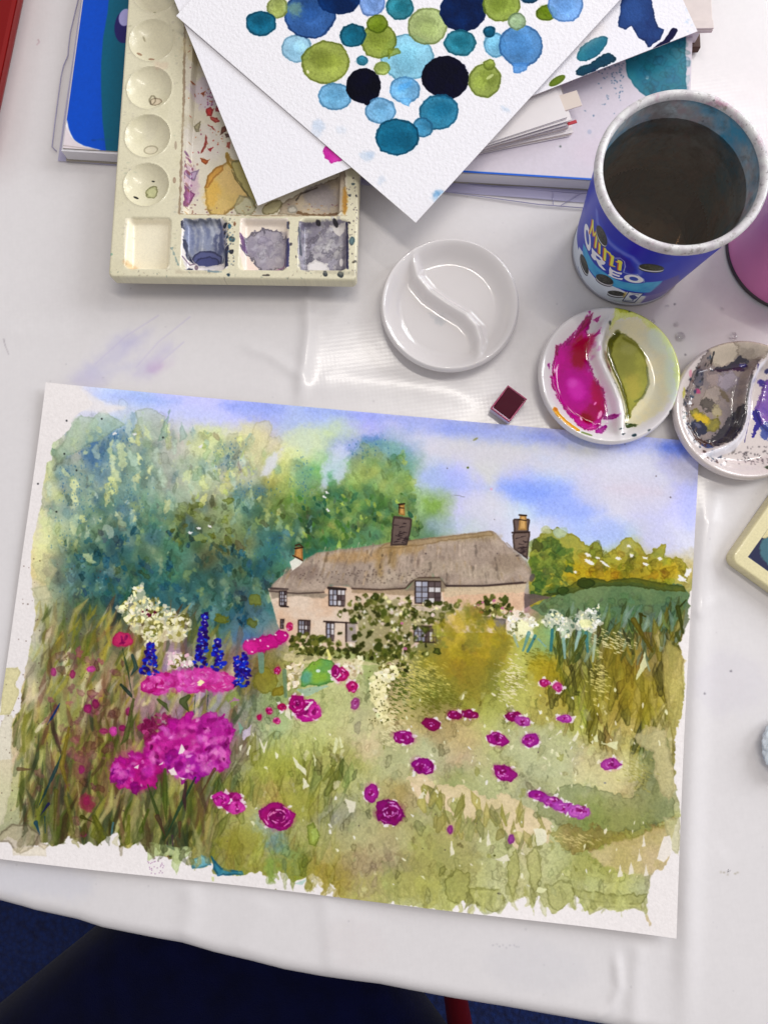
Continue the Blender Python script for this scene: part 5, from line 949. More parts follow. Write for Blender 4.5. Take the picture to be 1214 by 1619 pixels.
# ------------------------------------------------------------------ moulded palettes (height fields split into body and wells)
def rbox(X, Y, x0, y0, x1, y1, r):
    cx, cy, hx_, hy_ = (x0 + x1) / 2, (y0 + y1) / 2, (x1 - x0) / 2 - r, (y1 - y0) / 2 - r
    qx, qy = np.abs(X - cx) - hx_, np.abs(Y - cy) - hy_
    return np.hypot(np.maximum(qx, 0), np.maximum(qy, 0)) + np.minimum(np.maximum(qx, qy), 0) - r
def sstep(t): t = np.clip(t, 0, 1); return t * t * (3 - 2 * t)
def moulded(root, W, H, top, cr, wells, m, res=.0006, wellm=None, lip=.0):
    nx_, ny_ = int(W / res), int(H / res)
    X, Y = np.meshgrid(np.linspace(0, W, nx_ + 1), np.linspace(0, H, ny_ + 1))
    # pull grid corners onto the rounded outline
    for sx, cx in ((-1, cr), (1, W - cr)):
        for sy, cy in ((-1, cr), (1, H - cr)):
            dx, dy = X - cx, Y - cy; mk = (dx * sx > 0) & (dy * sy > 0); d = np.hypot(dx, dy); q = np.maximum(np.abs(dx), np.abs(dy))
            k = np.where(mk & (d > 1e-9), q / np.maximum(d, 1e-9), 1); X = np.where(mk, cx + dx * k, X); Y = np.where(mk, cy + dy * k, Y)
    e = -rbox(X, Y, 0, 0, W, H, cr); eb = .0016
    Z = np.full(X.shape, top) - np.where(e < eb, eb - np.sqrt(np.maximum(eb ** 2 - (eb - e) ** 2, 0)), 0)
    if lip: Z += lip * np.exp(-((e - .0028) / .0012) ** 2)
    own = np.zeros(X.shape, int)
    for k, w in enumerate(wells):
        if w[0] == 'round':
            _, cx, cy, R, dep = w; d = np.hypot(X - cx, Y - cy) / R
            Z -= np.where(d < 1, dep * np.maximum(1 - d ** 2.3, 0) ** .8, 0); Z += .00035 * np.exp(-((d - 1.03) / .03) ** 2); own[d < 1.0] = k + 1
        else:
            _, x0, y0, x1, y1, dep, r, ww = w[:8]; sd = rbox(X, Y, x0, y0, x1, y1, r)
            tilt = w[8] if len(w) > 8 else 0
            dd = dep * (1 - tilt * (Y - y0) / (y1 - y0)); Z -= dd * sstep(-sd / ww); own[sd < 0] = k + 1
    fo = np.maximum.reduce([own[:-1, :-1], own[1:, :-1], own[:-1, 1:], own[1:, 1:]])
    idx = np.arange(X.size).reshape(X.shape); P = np.stack([X, Y, Z], -1).reshape(-1, 3); uv = np.stack([X / W, Y / H], -1).reshape(-1, 2)
    for k in range(len(wells) + 1):
        jj, ii = np.nonzero(fo == k)
        F = np.stack([idx[jj, ii], idx[jj, ii + 1], idx[jj + 1, ii + 1], idx[jj + 1, ii]], 1)
        if k == 0:
            b = np.concatenate([idx[0, :], idx[1:, -1], idx[-1, -2::-1], idx[-2:0:-1, 0]]); nb_ = len(b); low = P[b].copy(); low[:, 2] = 0
            P2 = np.vstack([P, low]); base = len(P); uv2 = np.vstack([uv, uv[b]])
            S = np.array([(b[(i + 1) % nb_], b[i], base + i, base + (i + 1) % nb_) for i in range(nb_)])
            F = np.vstack([F, S])
        else: P2, uv2 = P, uv
        u, inv = np.unique(F, return_inverse=True); F2 = inv.reshape(F.shape)
        nm = 'body' if k == 0 else {'round': 'round_well', 'rect': 'square_well', 'mix': 'mixing_well'}[wells[k - 1][0]]
        o = mesh(nm, P2[u], F2, m if k == 0 or wellm is None else wellm, root, uv2[u], smooth=True)
T0 = un(171, 438, .0218); TR_ = un(563, 444, .0218); tx = (TR_ - T0); TW = float(np.hypot(*tx[:2])); TH = .236; ta = math.atan2(tx[1], tx[0])
tx = np.array([math.cos(ta), math.sin(ta), 0]); ty = np.array([-tx[1], tx[0], 0])
def tl(px, py, z=.0218): d = un(px, py, z) - T0; return float(d @ tx), float(d @ ty)
def paint_tray():
    c = [T0 + ty * TH, T0 + tx * TW + ty * TH, T0 + tx * TW, T0]
    M = homog(proj(c), [(0, 0), (800, 0), (800, 1200), (0, 1200)])
    s = Sheet(800, 1200, M, 'd8d1b6', 41); r = s.r
    for _ in range(60): s.ell(r.uniform(175, 570), r.uniform(-30, 440), r.uniform(6, 30), r.uniform(4, 14), r.uniform(60, 120), ['cfc8aa', 'ddd6bc', 'c8c2a6', 'd4ccb4', 'cbc4b0'][r.randint(5)], a=.35, soft=5, wob=4)
    MIX = [(296, -60), (292, 100), (288, 250), (283, 338), (548, 340), (552, 150), (556, -60)]
    s.poly(MIX, 'd8d0bc', a=1, wob=.6); s.stroke([(294, -60), (291, 150), (284, 336)], 2, 2, '6c5038', a=.5, wob=1.2); s.stroke([(284, 338), (420, 341), (548, 341)], .9, .9, '8a6a4c', a=.5, wob=1)
    for x, y, a, b, c, al in [(310, 70, 20, 30, 'cdbf98', .6), (325, 140, 24, 26, 'c8b8cc', .6), (300, 200, 14, 20, 'bdb49c', .5), (320, 220, 30, 30, 'd8d0cc', .5), (300, 280, 10, 24, 'b48cb0', .5), (340, 60, 30, 20, 'cbb9ae', .5)]: s.ell(x, y, a, b, r.uniform(-20, 20), c, a=al, soft=6, wob=6)
    OC = '9c6a28'
    s.poly([(320, 290), (326, 270), (338, 258), (350, 253), (356, 248), (354, 238), (360, 236), (364, 246), (372, 248), (390, 246), (400, 268), (404, 300), (398, 312), (385, 306), (375, 316), (368, 322), (350, 336), (330, 334), (322, 318)], 'd6b46c', a=.8, wob=1.5, edge=.5, col2='ccae60', ew=2)
    s.ell(332, 300, 12, 22, 10, 'd9ae50', a=.6, soft=5, wob=4); s.poly([(320, 290), (326, 270), (338, 258), (350, 253), (350, 262), (335, 275), (326, 292)], 'cc9440', a=.7, wob=1, edge=.3)
    s.poly([(364, 248), (378, 246), (390, 248), (400, 270), (408, 300), (398, 322), (388, 300), (372, 278), (364, 262)], 'b3ac70', a=.8, wob=1.5, edge=.5)
    s.stroke([(363, 262), (372, 280), (388, 300), (402, 322)], 1, 1.2, '5c5424', a=.7, wob=.8); s.stroke([(356, 236), (358, 250), (364, 258)], 2.4, 2, '94741c', a=.8, wob=1)
    s.poly([(366, 320), (376, 302), (395, 306), (404, 322), (396, 334), (372, 333)], 'bdb994', a=.7, wob=1.5, edge=.35)
    s.poly([(438, 332), (444, 314), (470, 300), (500, 285), (545, 270), (548, 336), (520, 338), (470, 336)], 'a09080', a=.8, wob=2, edge=.3, col2='b8a890'); s.ell(505, 305, 26, 20, 0, '8a8690', a=.55, soft=5, wob=5); s.ell(545, 318, 4, 22, 0, 'b07c20', a=.8, soft=2, wob=1.5)
    s.stroke([(470, 330), (500, 336), (530, 332)], 2.5, 2, '6c5030', a=.8, wob=2); s.stroke([(466, 310), (474, 300), (500, 290)], 1.4, 1, '4c4440', a=.7, wob=1); s.ell(460, 325, 8, 7, 0, 'c8c4b8', a=.8, wob=1.5, edge=.4); s.ell(428, 322, 18, 10, -30, 'b0a67c', a=.7, wob=2, edge=.4)
    for P, c in [([(322, 164), (330, 160), (334, 166), (332, 176), (324, 176)], 'b81c1c'), ([(328, 176), (340, 178), (345, 184), (338, 186), (330, 182)], 'c4483c'), ([(338, 162), (344, 160), (346, 168), (338, 168)], 'b84a54'), ([(316, 142), (320, 136), (320, 144)], 'a85428'), ([(312, 140), (322, 136), (318, 142)], 'b8602c'),
                 ([(348, 195), (356, 190), (354, 200), (344, 208)], '7c4024'), ([(353, 204), (362, 203), (360, 210), (354, 211)], '7c584c'), ([(326, 190), (334, 192), (338, 200), (332, 196)], 'b84c44'), ([(356, 218), (362, 216), (360, 228), (354, 226)], 'c86854'), ([(314, 243), (324, 246), (330, 244), (322, 254), (316, 250)], 'b45a18'), ([(322, 205), (326, 218), (318, 232), (314, 236), (320, 220)], 'b84c40'),
                 ([(302, 192), (314, 184), (312, 200), (306, 202)], 'a8a080'), ([(294, 268), (312, 260), (304, 280), (294, 276)], 'b09cb4'), ([(292, 292), (306, 300), (300, 312), (290, 326)], '9c5c8c'), ([(300, 128), (306, 126), (304, 132)], 'c0683c'), ([(304, 142), (306, 140), (306, 146)], 'b8603c'), ([(326, 228), (334, 226), (330, 232)], 'c02c38')]:
        s.poly(P, c, a=.85, wob=1.2, edge=.4)
    for _ in range(60): s.ell(r.uniform(298, 350), r.uniform(60, 250), r.uniform(.5, 1.8), r.uniform(.5, 1.2), r.uniform(0, 180), ['b04434', 'a05c34', '8c3458', 'b8683c', '9c7454'][r.randint(5)], a=.75)
    for _ in range(26): s.ell(r.uniform(320, 342), r.uniform(138, 162), r.uniform(.5, 1.6), col='8c3c6c', a=.7)
    for _ in range(70): s.ell(r.uniform(288, 545), r.uniform(315, 340), r.uniform(.5, 2.2), r.uniform(.4, 1.3), r.uniform(-20, 20), ['8c5c38', '6c4c38', 'a87838', '6c3c50'][r.randint(4)], a=.6)
    for _ in range(40): s.ell(292 + abs(r.normal(0, 6)), r.uniform(240, 335), r.uniform(.6, 2), r.uniform(.6, 3), 0, ['7c3c74', '6c4c6c', '8c5c50'][r.randint(3)], a=.6)
    # round wells: faint leftovers
    s.ell(244, 155, 11, 8, 0, 'c8a088', a=.25, wob=1.5, edge=.6); s.ell(238, 152, 6, 9, 0, 'd8ccb0', a=.2, edge=.6, wob=1); s.ell(237, 299, 10, 11, 20, 'b4b484', a=.75, wob=1.8, edge=.5); s.ell(237, 298, 6, 6, 0, 'c8c89c', a=.6, wob=1)
    s.ell(213, 309, 4, 1.8, 20, '14140c'); s.ell(239, 281, 2.6, 1, 10, '20201c'); s.ell(219, 82, 4, 2.5, 20, 'b88c70', a=.6, edge=.4); s.ell(238, 90, 5, 2.5, 10, 'b07860', a=.6, edge=.4); s.ell(225, 55, 1.6, 4, -20, '8c8468', a=.6); s.ell(245, 19, 3, 1.6, 0, '6c6c44', a=.7); s.ell(236, 232, 12, 9, 0, 'c8b8a4', a=.2, edge=.4)
    s.ell(254, 104, 12, 6, 0, 'd0b09c', a=.3, soft=3, wob=3); s.ell(276, 285, 2.6, 5, 0, 'c89c8c', a=.4, edge=.4); s.ell(278, 230, 2, 7, 0, 'ccb0a0', a=.4, edge=.3)
    # square wells
    s.poly([(198, 345), (266, 345), (270, 352), (268, 424), (202, 424), (196, 400)], 'efe6cc', a=.95, wob=1); s.ell(205, 418, 12, 5, 30, 'c89c68', a=.5, soft=3)
    s.poly([(288, 346), (350, 345), (358, 352), (360, 424), (292, 426), (286, 400)], 'e4dcd4', a=1, wob=1)
    s.poly([(290, 346), (348, 346), (350, 380), (356, 400), (350, 410), (318, 404), (300, 406), (290, 392)], '8c909e', a=.9, wob=2, edge=.4, col2='a0a6b8', ew=2); s.ell(344, 374, 9, 24, 8, '4c5276', a=.8, soft=4, wob=3); s.ell(298, 375, 5, 22, -8, '8088a8', a=.6, soft=3, wob=2); s.ell(322, 372, 8, 20, -12, '8c94b0', a=.5, soft=4, wob=3)
    s.ell(324, 404, 24, 14, 0, '585c86', a=.9, wob=1.5, edge=.5); s.ell(324, 409, 20, 10, 0, '4a4e7c', a=.85, wob=1.5, edge=.4); s.poly([(288, 410), (300, 404), (310, 414), (330, 414), (345, 410), (356, 416), (354, 424), (330, 421), (310, 424), (296, 420)], 'ece4e2', a=.95, wob=1.5, edge=.25)
    for k in range(7): s.stroke([(298 + k * 8, 348 + r.uniform(0, 6)), (303 + k * 8, 362), (300 + k * 8, 384 + r.uniform(-8, 8))], 1.2, .6, ['dcdcdc', 'c4c8d0', '6c7494'][r.randint(3)], a=.55, rm=r.uniform(1.5, 3.5), wob=2.5, soft=1.8)
    for P in [[(286, 350), (290, 348), (291, 362), (287, 360)], [(288, 378), (292, 376), (296, 398), (302, 410), (292, 404)], [(354, 390), (361, 388), (361, 420), (354, 424)], [(293, 416), (300, 418), (300, 426), (290, 424)]]: s.poly(P, '1c2040', a=.9, wob=1)
    s.poly([(314, 424), (326, 419), (338, 424), (330, 427)], '38508c', a=.8, wob=1); s.stroke([(288, 404), (296, 412), (304, 410)], 1, .8, '4c3050', a=.7); s.ell(306, 416, 3, 4, 0, '8c7488', a=.7, edge=.4)
    s.poly([(380, 345), (455, 345), (457, 372), (456, 424), (384, 424), (378, 400)], 'eadccc', a=1, wob=1)
    s.poly([(382, 376), (398, 362), (412, 358), (440, 360), (456, 374), (455, 404), (446, 420), (410, 424), (392, 404), (382, 392)], '928c9c', a=.9, wob=5, edge=.5, col2='b0a8ae', ew=2); s.dabs([(386, 372), (450, 366), (450, 405), (400, 408)], 26, (4, 10), a=(.3, .5), pal=['9c94a4', 'c4c0c8', '8c8494', 'd0c8c8'], pw=1, wob=4, soft=2)
    s.poly([(380, 398), (388, 398), (406, 420), (404, 426), (382, 422)], 'ecd8cc', a=.95, wob=1); s.poly([(379, 366), (383, 372), (388, 394), (382, 392)], '5c3468', a=.85, wob=1); s.poly([(452, 378), (457, 376), (457, 420), (450, 424), (448, 410)], '38386c', a=.85, wob=1.2); s.stroke([(430, 422), (446, 416), (452, 404)], 1.6, 1, '94688c', a=.7); s.poly([(453, 350), (457, 350), (457, 362), (453, 360)], '3c4468', a=.8, wob=.8)
    s.poly([(472, 350), (545, 347), (550, 352), (550, 424), (476, 426), (471, 400)], 'a29ca2', a=1, wob=1.5, col2='847e8a'); s.dabs([(474, 352), (546, 352), (546, 420), (478, 422)], 60, (4, 13), a=(.35, .6), pal=['8c8694', 'c8c4c8', '7c7484', 'b0acb8', '9c98a4', 'd0ccc8', '6c6878'], pw=1, wob=5, soft=1.5, asp=(.25, .6), edge=.2, ang=(100, 170))
    s.poly([(484, 412), (498, 404), (516, 410), (518, 420), (496, 424), (484, 420)], 'e8e2de', a=.95, wob=1.8, edge=.2); s.ell(538, 408, 3, 6, 0, 'ece4e0', a=.9); s.poly([(520, 352), (546, 350), (545, 362), (534, 368)], 'e0d8d0', a=.85, wob=2); s.stroke([(473, 360), (475, 400)], 1.4, 1.4, '2c3440', a=.7, wob=.6); s.stroke([(548, 352), (549, 424)], 2, 2, '24244c', a=.8, wob=1)
    for x, y, a, b, ro, c in [(502, 350, 4, 3, 0, '3a343c'), (530, 350, 3, 5, -30, '3a343c'), (355, 353, 4, 3, 0, '2c3044'), (354, 364, 2.5, 2.5, 0, '30344c'), (363, 358, 2.5, 4, 0, '3c7898'), (367, 378, 5, 4.5, 20, '4c7480'), (366, 398, 4, 3.8, 0, '141c30'), (371, 354, 2.5, 4, 0, '9c6c4c'), (359, 374, 2, 2, 0, '24506c'), (357, 385, 3, 2, 0, '2c4468'), (556, 381, 4.5, 7, 10, '54747c'), (552, 352, 3, 2.2, 30, '403440'), (560, 414, 4, 2, -20, '5c5448'),
                              (514, 432, 4, 5, 0, '24303c'), (538, 434, 5, 5, 0, '202c34'), (361, 434, 3, 2.6, 0, '2c4c60'), (421, 435, 6, 1.4, 0, '5c5450'), (460, 386, 1.6, 2, 0, '54505c'), (468, 406, 1.2, 3, 0, '3c3844'), (457, 352, 1.6, 3, 0, '8c7058'), (553, 309, 2.4, 2.4, 0, '4c5460'), (558, 291, 3, 2, 0, '54686c'), (563, 310, 1, 2, 0, '2c2c34')]:
        s.ell(x, y, a, b, ro, c, a=.85, wob=1, edge=.3)
    s.stroke([(280, 430), (340, 431)], 3, 2, 'b0a490', a=.45, soft=3, wob=2); s.stroke([(330, 429), (350, 430)], 1.6, 1, '54748c', a=.6, wob=1); s.stroke([(500, 430), (560, 432)], 3, 3, 'b0a894', a=.5, soft=2, wob=2); s.stroke([(272, 392), (282, 418)], 1.6, 1, '5c7c84', a=.5, wob=2); s.ell(176, 402, 3, 2, 0, '5c9c84', a=.5)
    for _ in range(90): s.ell(r.uniform(350, 372), r.uniform(342, 420), r.uniform(.5, 1.5), col=['3c5c7c', '34343c', '7c6450'][r.randint(3)], a=.5)
    for _ in range(70): s.ell(r.uniform(176, 565), r.choice([r.uniform(426, 440), r.uniform(-30, 430)]), r.uniform(.4, 1.2), r.uniform(.4, 2.4), r.uniform(0, 180), ['8c8470', '6c7c74', '9c8c7c', '7c7468'][r.randint(4)], a=.45)
    for _ in range(50): s.ell(r.uniform(548, 566), r.uniform(280, 435), r.uniform(.5, 1.4), col='4c4048', a=.6)
    for _ in range(60): s.ell(r.choice([277, 279, 205, 196]) + r.normal(0, 4), r.uniform(0, 430), r.uniform(.8, 3), r.uniform(.8, 2), 0, ['a8a48c', '9ca894', 'b0a8a0'][r.randint(3)], a=.3, soft=1.5)
    s.punch(1.15, 1.0, .8); s.grain(.05, .012)
    return s
m_tray = mat('ivory_plastic', image=to_image('tray_stains', paint_tray()), rough=.34, spec=.5, coat=.25, coat_r=.12, bump=.00007, bscale=260)
wells = []
def rd(px, py, r=35): x, y = tl(px, py); x2, _ = tl(px + r, py); wells.append(('round', x, y, x2 - x, .0048))
for px, py in ((247, -13), (241, 64), (237, 139), (234, 215), (232, 292), (252, -90)): rd(px, py)
def rc_(x0, y0, x1, y1, dep, r=.003, ww=.003, tilt=0, kind='rect'):
    a, b = tl(x0, y1), tl(x1, y0); wells.append((kind, a[0], a[1], b[0], b[1], dep, r, ww, tilt))
rc_(289, -110, 553, 339, .0050, .003, .0022, kind='mix')
for a in ((196, 343, 273, 426), (284, 345, 362, 428), (376, 345, 458, 428), (470, 346, 552, 428)): rc_(*a, .0072, .004, .0038, .45)
tray = empty('mixing_palette', (float(T0[0]), float(T0[1]), PZ + .0001), 'ivory plastic palette with round and square wells, stained with dried paint, at the upper left', 'palette', rz=ta)
moulded(tray, TW, TH, .0094, .0035, wells, m_tray)

# small ivory palette at the right edge
m_iv2 = None
def paint_small():
    s = Sheet(420, 560, None, 'ddd2a4', 51); s.k = 3; r = s.r
    s.poly([(40, 300), (38, 521), (380, 521), (380, 40), (40, 40)], '0c1444', raw=True)
    s.poly([(50, 380), (54, 460), (75, 492), (120, 500), (380, 505), (380, 40), (40, 40), (45, 330)], '2c5a70', raw=True, wob=3, edge=.4, a=.97, col2='3c6c78')
    s.poly([(40, 448), (58, 436), (80, 410), (120, 400), (150, 330), (380, 240), (380, 40), (40, 40)], 'd8cc9c', raw=True, wob=4, edge=.5); s.stroke([(80, 330), (110, 400), (180, 380), (300, 420)], 4, 3, '8c9c5c', raw=True, wob=3, a=.7); s.stroke([(70, 360), (90, 300), (160, 320)], 6, 3, '6c8c7c', raw=True, wob=3, a=.6)
    for _ in range(60): s.ell(r.uniform(0, 420), r.uniform(0, 560), r.uniform(.5, 2), raw=True, col='8c8468', a=.4) if 0 else s.poly([(p_ + r.uniform(0, 5), q_) for p_, q_ in [(r.uniform(0, 420), r.uniform(0, 560))] * 3], '9c9470', a=.4, raw=True)
    s.grain(.05, .01); return s
m_small = mat('ivory_plastic_small', image=to_image('small_tray_stains', paint_small()), rough=.32, coat=.3, coat_r=.1)
k0 = un(1150, 885, .009)
sp_ = empty('small_palette', (float(k0[0]), float(k0[1]), .0008), 'small ivory palette with a well of dark blue paint, at the right edge', 'palette', rz=math.atan2(-.60, .80))
moulded(sp_, .090, .120, .0095, .006, [('rect', .0085, .0085, .0815, .1115, .0065, .003, .0016)], m_small)

# ------------------------------------------------------------------ porcelain dishes with an s-shaped divider
DR = .0436
S1 = [(659, 372), (655, 393), (654, 415), (660, 438), (678, 460), (705, 479), (735, 497), (752, 516), (759, 540), (758, 562), (748, 590)]
cen1 = np.array([.0293, .1829])
S1 = np.array([un(x, y, .010)[:2] for x, y in S1]) - cen1
def sdist(X, Y, P):
    d = np.full(X.shape, 9.); sg = np.zeros_like(X)
    for i in range(len(P) - 1):
        a, b = P[i], P[i + 1]; e = b - a; L = (e ** 2).sum(); t = np.clip(((X - a[0]) * e[0] + (Y - a[1]) * e[1]) / L, 0, 1)
        q = np.hypot(X - a[0] - t * e[0], Y - a[1] - t * e[1]); m_ = q < d - 1e-9; d = np.where(m_, q, d); sg = np.where(m_, np.sign(e[0] * (Y - a[1]) - e[1] * (X - a[0])), sg)
    return d, sg
def zdish(X, Y, S):
    r = np.hypot(X, Y) / DR
    fl_ = .0030 + .0018 * (r ** 2)
    wall = .0082 * sstep((r - .66) / .32) ** 1.25
    lipz = np.where(r > .965, -.0016 * ((r - .965) / .035) ** 2, 0)
    d, _ = sdist(X, Y, S); rid = .0072 * np.exp(-(d / .0037) ** 2.4)
    z = fl_ + np.maximum(wall, rid) + .0010 * np.exp(-((wall - rid) / .0016) ** 2) * (np.minimum(wall, rid) > .0004) * .5
    return z + lipz
def poly_in(X, Y, P):
    ins = np.zeros(X.shape, bool)
    for (ax_, ay_), (bx, by) in zip(P, np.roll(P, -1, 0)):
        if ay_ != by: ins ^= ((ay_ > Y) != (by > Y)) & (X < (bx - ax_) * (Y - ay_) / (by - ay_) + ax_)
    return ins
def dish(cen, S, m, label, rot=0):
    root = empty('porcelain_dish', (float(cen[0]), float(cen[1]), .0009), label, 'dish', 'round divided porcelain dishes')
    na, nr = 180, 96
    rs = np.concatenate([np.linspace(0, .62, 40), np.linspace(.62, 1, nr - 40)[1:]]) * DR; A_ = np.linspace(0, 2 * np.pi, na, endpoint=False)
    Rr, Aa = np.meshgrid(rs, A_, indexing='ij'); X, Y = Rr * np.cos(Aa), Rr * np.sin(Aa); Z = zdish(X, Y, S)
    P = np.stack([X, Y, Z], -1).reshape(-1, 3)
    out = [(1.012, .0095), (1.0, .0075), (.94, .0045), (.86, .0018), (.80, .0006), (.78, 0), (.74, 0)]
    for r_, z_ in out: P = np.vstack([P, np.stack([DR * r_ * np.cos(A_), DR * r_ * np.sin(A_), np.full(na, z_)], 1)])
    n = len(rs) + len(out); F = []
    for j in range(n - 1):
        for i in range(na): a, b = j * na + i, j * na + (i + 1) % na; F.append((a, a + na, b + na, b))
    F.append(tuple((n - 1) * na + i for i in range(na - 1, -1, -1)))
    uv = np.stack([P[:, 0] / (2.1 * DR) + .5, P[:, 1] / (2.1 * DR) + .5], 1)
    mesh('body', P, F, m, root, uv, smooth=True)
    return root
def puddle(root, cen, P, S, m, h=.0012, zp=.006):
    Q = np.array([un(x, y, zp)[:2] for x, y in P]) - cen; st = .00045
    x0, y0 = Q.min(0) - st; x1, y1 = Q.max(0) + st
    X, Y = np.meshgrid(np.arange(x0, x1, st), np.arange(y0, y1, st)); X += 0; ins = poly_in(X, Y, Q)
    d, _ = sdist(X, Y, np.vstack([Q, Q[:1]])); Z = zdish(X, Y, S) + np.where(ins, .0001 + h * (1 - np.exp(-d / .0012)), -.0004)
    idx = np.arange(X.size).reshape(X.shape); k = ins[:-1, :-1] | ins[1:, :-1] | ins[:-1, 1:] | ins[1:, 1:]
    jj, ii = np.nonzero(k); F = np.stack([idx[jj, ii], idx[jj, ii + 1], idx[jj + 1, ii + 1], idx[jj + 1, ii]], 1)
    u, inv = np.unique(F, return_inverse=True); V = np.stack([X, Y, Z], -1).reshape(-1, 3)[u]
    uv = np.stack([V[:, 0] / (2.1 * DR) + .5, V[:, 1] / (2.1 * DR) + .5], 1)
    return mesh('paint_puddle', V, inv.reshape(F.shape), m, root, uv, smooth=True)
def dish_sheet(cen, seed, z=.006):
    h = DR * 1.05; c = [(cen[0] - h, cen[1] + h, z), (cen[0] + h, cen[1] + h, z), (cen[0] + h, cen[1] - h, z), (cen[0] - h, cen[1] - h, z)]
    return Sheet(640, 640, homog(proj(c), [(0, 0), (640, 0), (640, 640), (0, 640)]), 'e4dedc', seed)
def glaze(name, s): return mat(name, image=to_image(name + '_print', s), rough=.16, spec=.5, coat=.8, coat_r=.04)
s = dish_sheet(cen1, 61); s.ell(695, 505, 9, 8, 0, 'b8bcc0', a=.5, soft=3, wob=3); s.ell(688, 500, 14, 3, 30, 'c4c4c8', a=.5, soft=2, wob=2); s.grain(.0, .004)
dish(cen1, S1, glaze('clean_porcelain', s), 'clean white porcelain dish with an s-shaped divider, below the loose sheets')

cen2 = np.array([.1283, .1360])
S2 = np.array([un(x, y, .010)[:2] for x, y in [(975, 478), (966, 494), (954, 515), (947, 540), (948, 565), (958, 588), (969, 610), (977, 632), (981, 655), (980, 680), (976, 712)]]) - cen2
MP = [(926, 508), (933, 512), (926, 526), (932, 534), (928, 548), (927, 565), (934, 580), (941, 600), (950, 612), (956, 630), (957, 648), (950, 662), (940, 676), (925, 680), (910, 670), (900, 655), (888, 640), (878, 622), (871, 600), (874, 580), (879, 562), (884, 550), (896, 542), (908, 532), (916, 518)]
OP = [(963, 536), (976, 524), (990, 528), (1006, 540), (1018, 556), (1024, 578), (1026, 600), (1021, 620), (1010, 634), (1000, 648), (996, 660), (992, 655), (988, 630), (980, 605), (970, 585), (962, 565), (960, 548)]
s = dish_sheet(cen2, 62); r = s.r
s.poly([(966, 492), (980, 486), (1010, 496), (1035, 515), (1058, 545), (1070, 580), (1072, 615), (1060, 645), (1062, 620), (1056, 580), (1046, 555), (1026, 530), (1000, 508), (975, 508), (962, 525)], 'c8cc64', a=.9, wob=3, soft=2, edge=.1, col2='d8dc98'); s.ell(982, 493, 14, 8, 10, 'a8ac1c', a=.9, wob=3, soft=2); s.ell(981, 491, 8, 4, 0, '5c6410', a=.85, wob=1.5, soft=1.5)
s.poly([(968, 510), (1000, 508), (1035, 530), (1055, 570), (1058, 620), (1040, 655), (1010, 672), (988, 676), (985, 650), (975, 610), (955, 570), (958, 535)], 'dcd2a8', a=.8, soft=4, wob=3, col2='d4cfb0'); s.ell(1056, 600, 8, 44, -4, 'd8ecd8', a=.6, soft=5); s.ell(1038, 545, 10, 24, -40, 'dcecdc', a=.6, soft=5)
s.poly(OP, '9a9a50', a=.9, wob=1, soft=1.6, edge=.2, col2='8c8c48'); s.ell(990, 570, 16, 30, -15, '8a8a50', a=.7, soft=6, wob=4); s.ell(1000, 610, 14, 20, 0, 'b4a860', a=.6, soft=6, wob=4); s.ell(993, 550, 12, 9, 10, 'acaa70', a=.5, soft=4, wob=3)
s.stroke([(976, 526), (966, 540), (963, 560), (975, 590), (985, 615), (991, 640), (993, 658)], 5, 3, '5c5c10', a=.9, rm=3.4, wob=.8, soft=1.6); s.stroke([(985, 534), (1006, 545), (1020, 565)], 2.2, 2, '70702c', a=.7, wob=.8, soft=1.6); s.stroke([(1023, 580), (1026, 606), (1016, 628), (1004, 634)], 2, 1.4, '6a7048', a=.75, wob=.6, soft=1.4); s.ell(993, 656, 5, 4, 0, '6c6c14', a=.9, wob=1.5); s.poly([(986, 670), (996, 668), (1006, 672), (998, 677), (988, 677)], '3c4c24', a=.9, wob=1.5, edge=.2)
s.ell(960, 572, 3, 18, -14, '6c5444', a=.6, soft=2, wob=2); s.ell(962, 580, 3, 8, -20, '6a1c44', a=.7, wob=1.5)
for x, y, a, b in [(961, 514, 2.4, 2.4), (969, 608, 2, 1.4), (975, 613, 2, 1.4), (985, 661, 1.6, 3), (977, 681, 3, 1), (981, 689, 3, 1), (996, 692, 4, 2.4), (1019, 684, 3, 1.4), (1054, 654, 3, 2), (989, 499, 2, 1.2)]: s.ell(x, y, a, b, -20, '1c2c30', a=.85, wob=.8)
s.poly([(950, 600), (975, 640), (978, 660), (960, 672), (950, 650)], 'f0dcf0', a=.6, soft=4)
MG2 = [(x + (x - 915) * .05, y + (y - 600) * .05) for x, y in MP]
s.poly(MG2, 'a01078', a=.97, wob=2.4, soft=1.3, edge=.3, col2='b4248c')
for P in [[(921, 508), (932, 502), (930, 512), (912, 532), (904, 542), (916, 520)], [(896, 538), (908, 524), (900, 545), (890, 550)], [(876, 550), (881, 548), (880, 562), (874, 564)], [(862, 580), (867, 577), (866, 588)], [(871, 590), (875, 586), (876, 598)], [(936, 533), (946, 522), (944, 532), (938, 536)], [(934, 509), (945, 504), (942, 512)], [(950, 655), (976, 657), (972, 664), (955, 662)], [(940, 680), (958, 670), (960, 674), (948, 688), (938, 686)], [(925, 676), (940, 672), (960, 668)], [(868, 605), (872, 612), (870, 618)], [(925, 500), (930, 497), (928, 502)]]:
    s.poly(P, ['b01c88', '9c1464', 'a01c8c'][r.randint(3)], a=.9, wob=1.4, edge=.3)
s.ell(917, 556, 14, 26, 10, '8c0838', a=.9, soft=6, wob=3); s.ell(932, 540, 6, 14, 20, '94083c', a=.7, soft=3, wob=2); s.ell(944, 625, 10, 26, -14, 'a00c50', a=.8, soft=5, wob=3); s.ell(928, 660, 10, 8, 20, '7c0828', a=.9, soft=4, wob=3); s.ell(940, 650, 14, 12, 20, '90084c', a=.7, soft=4, wob=3)
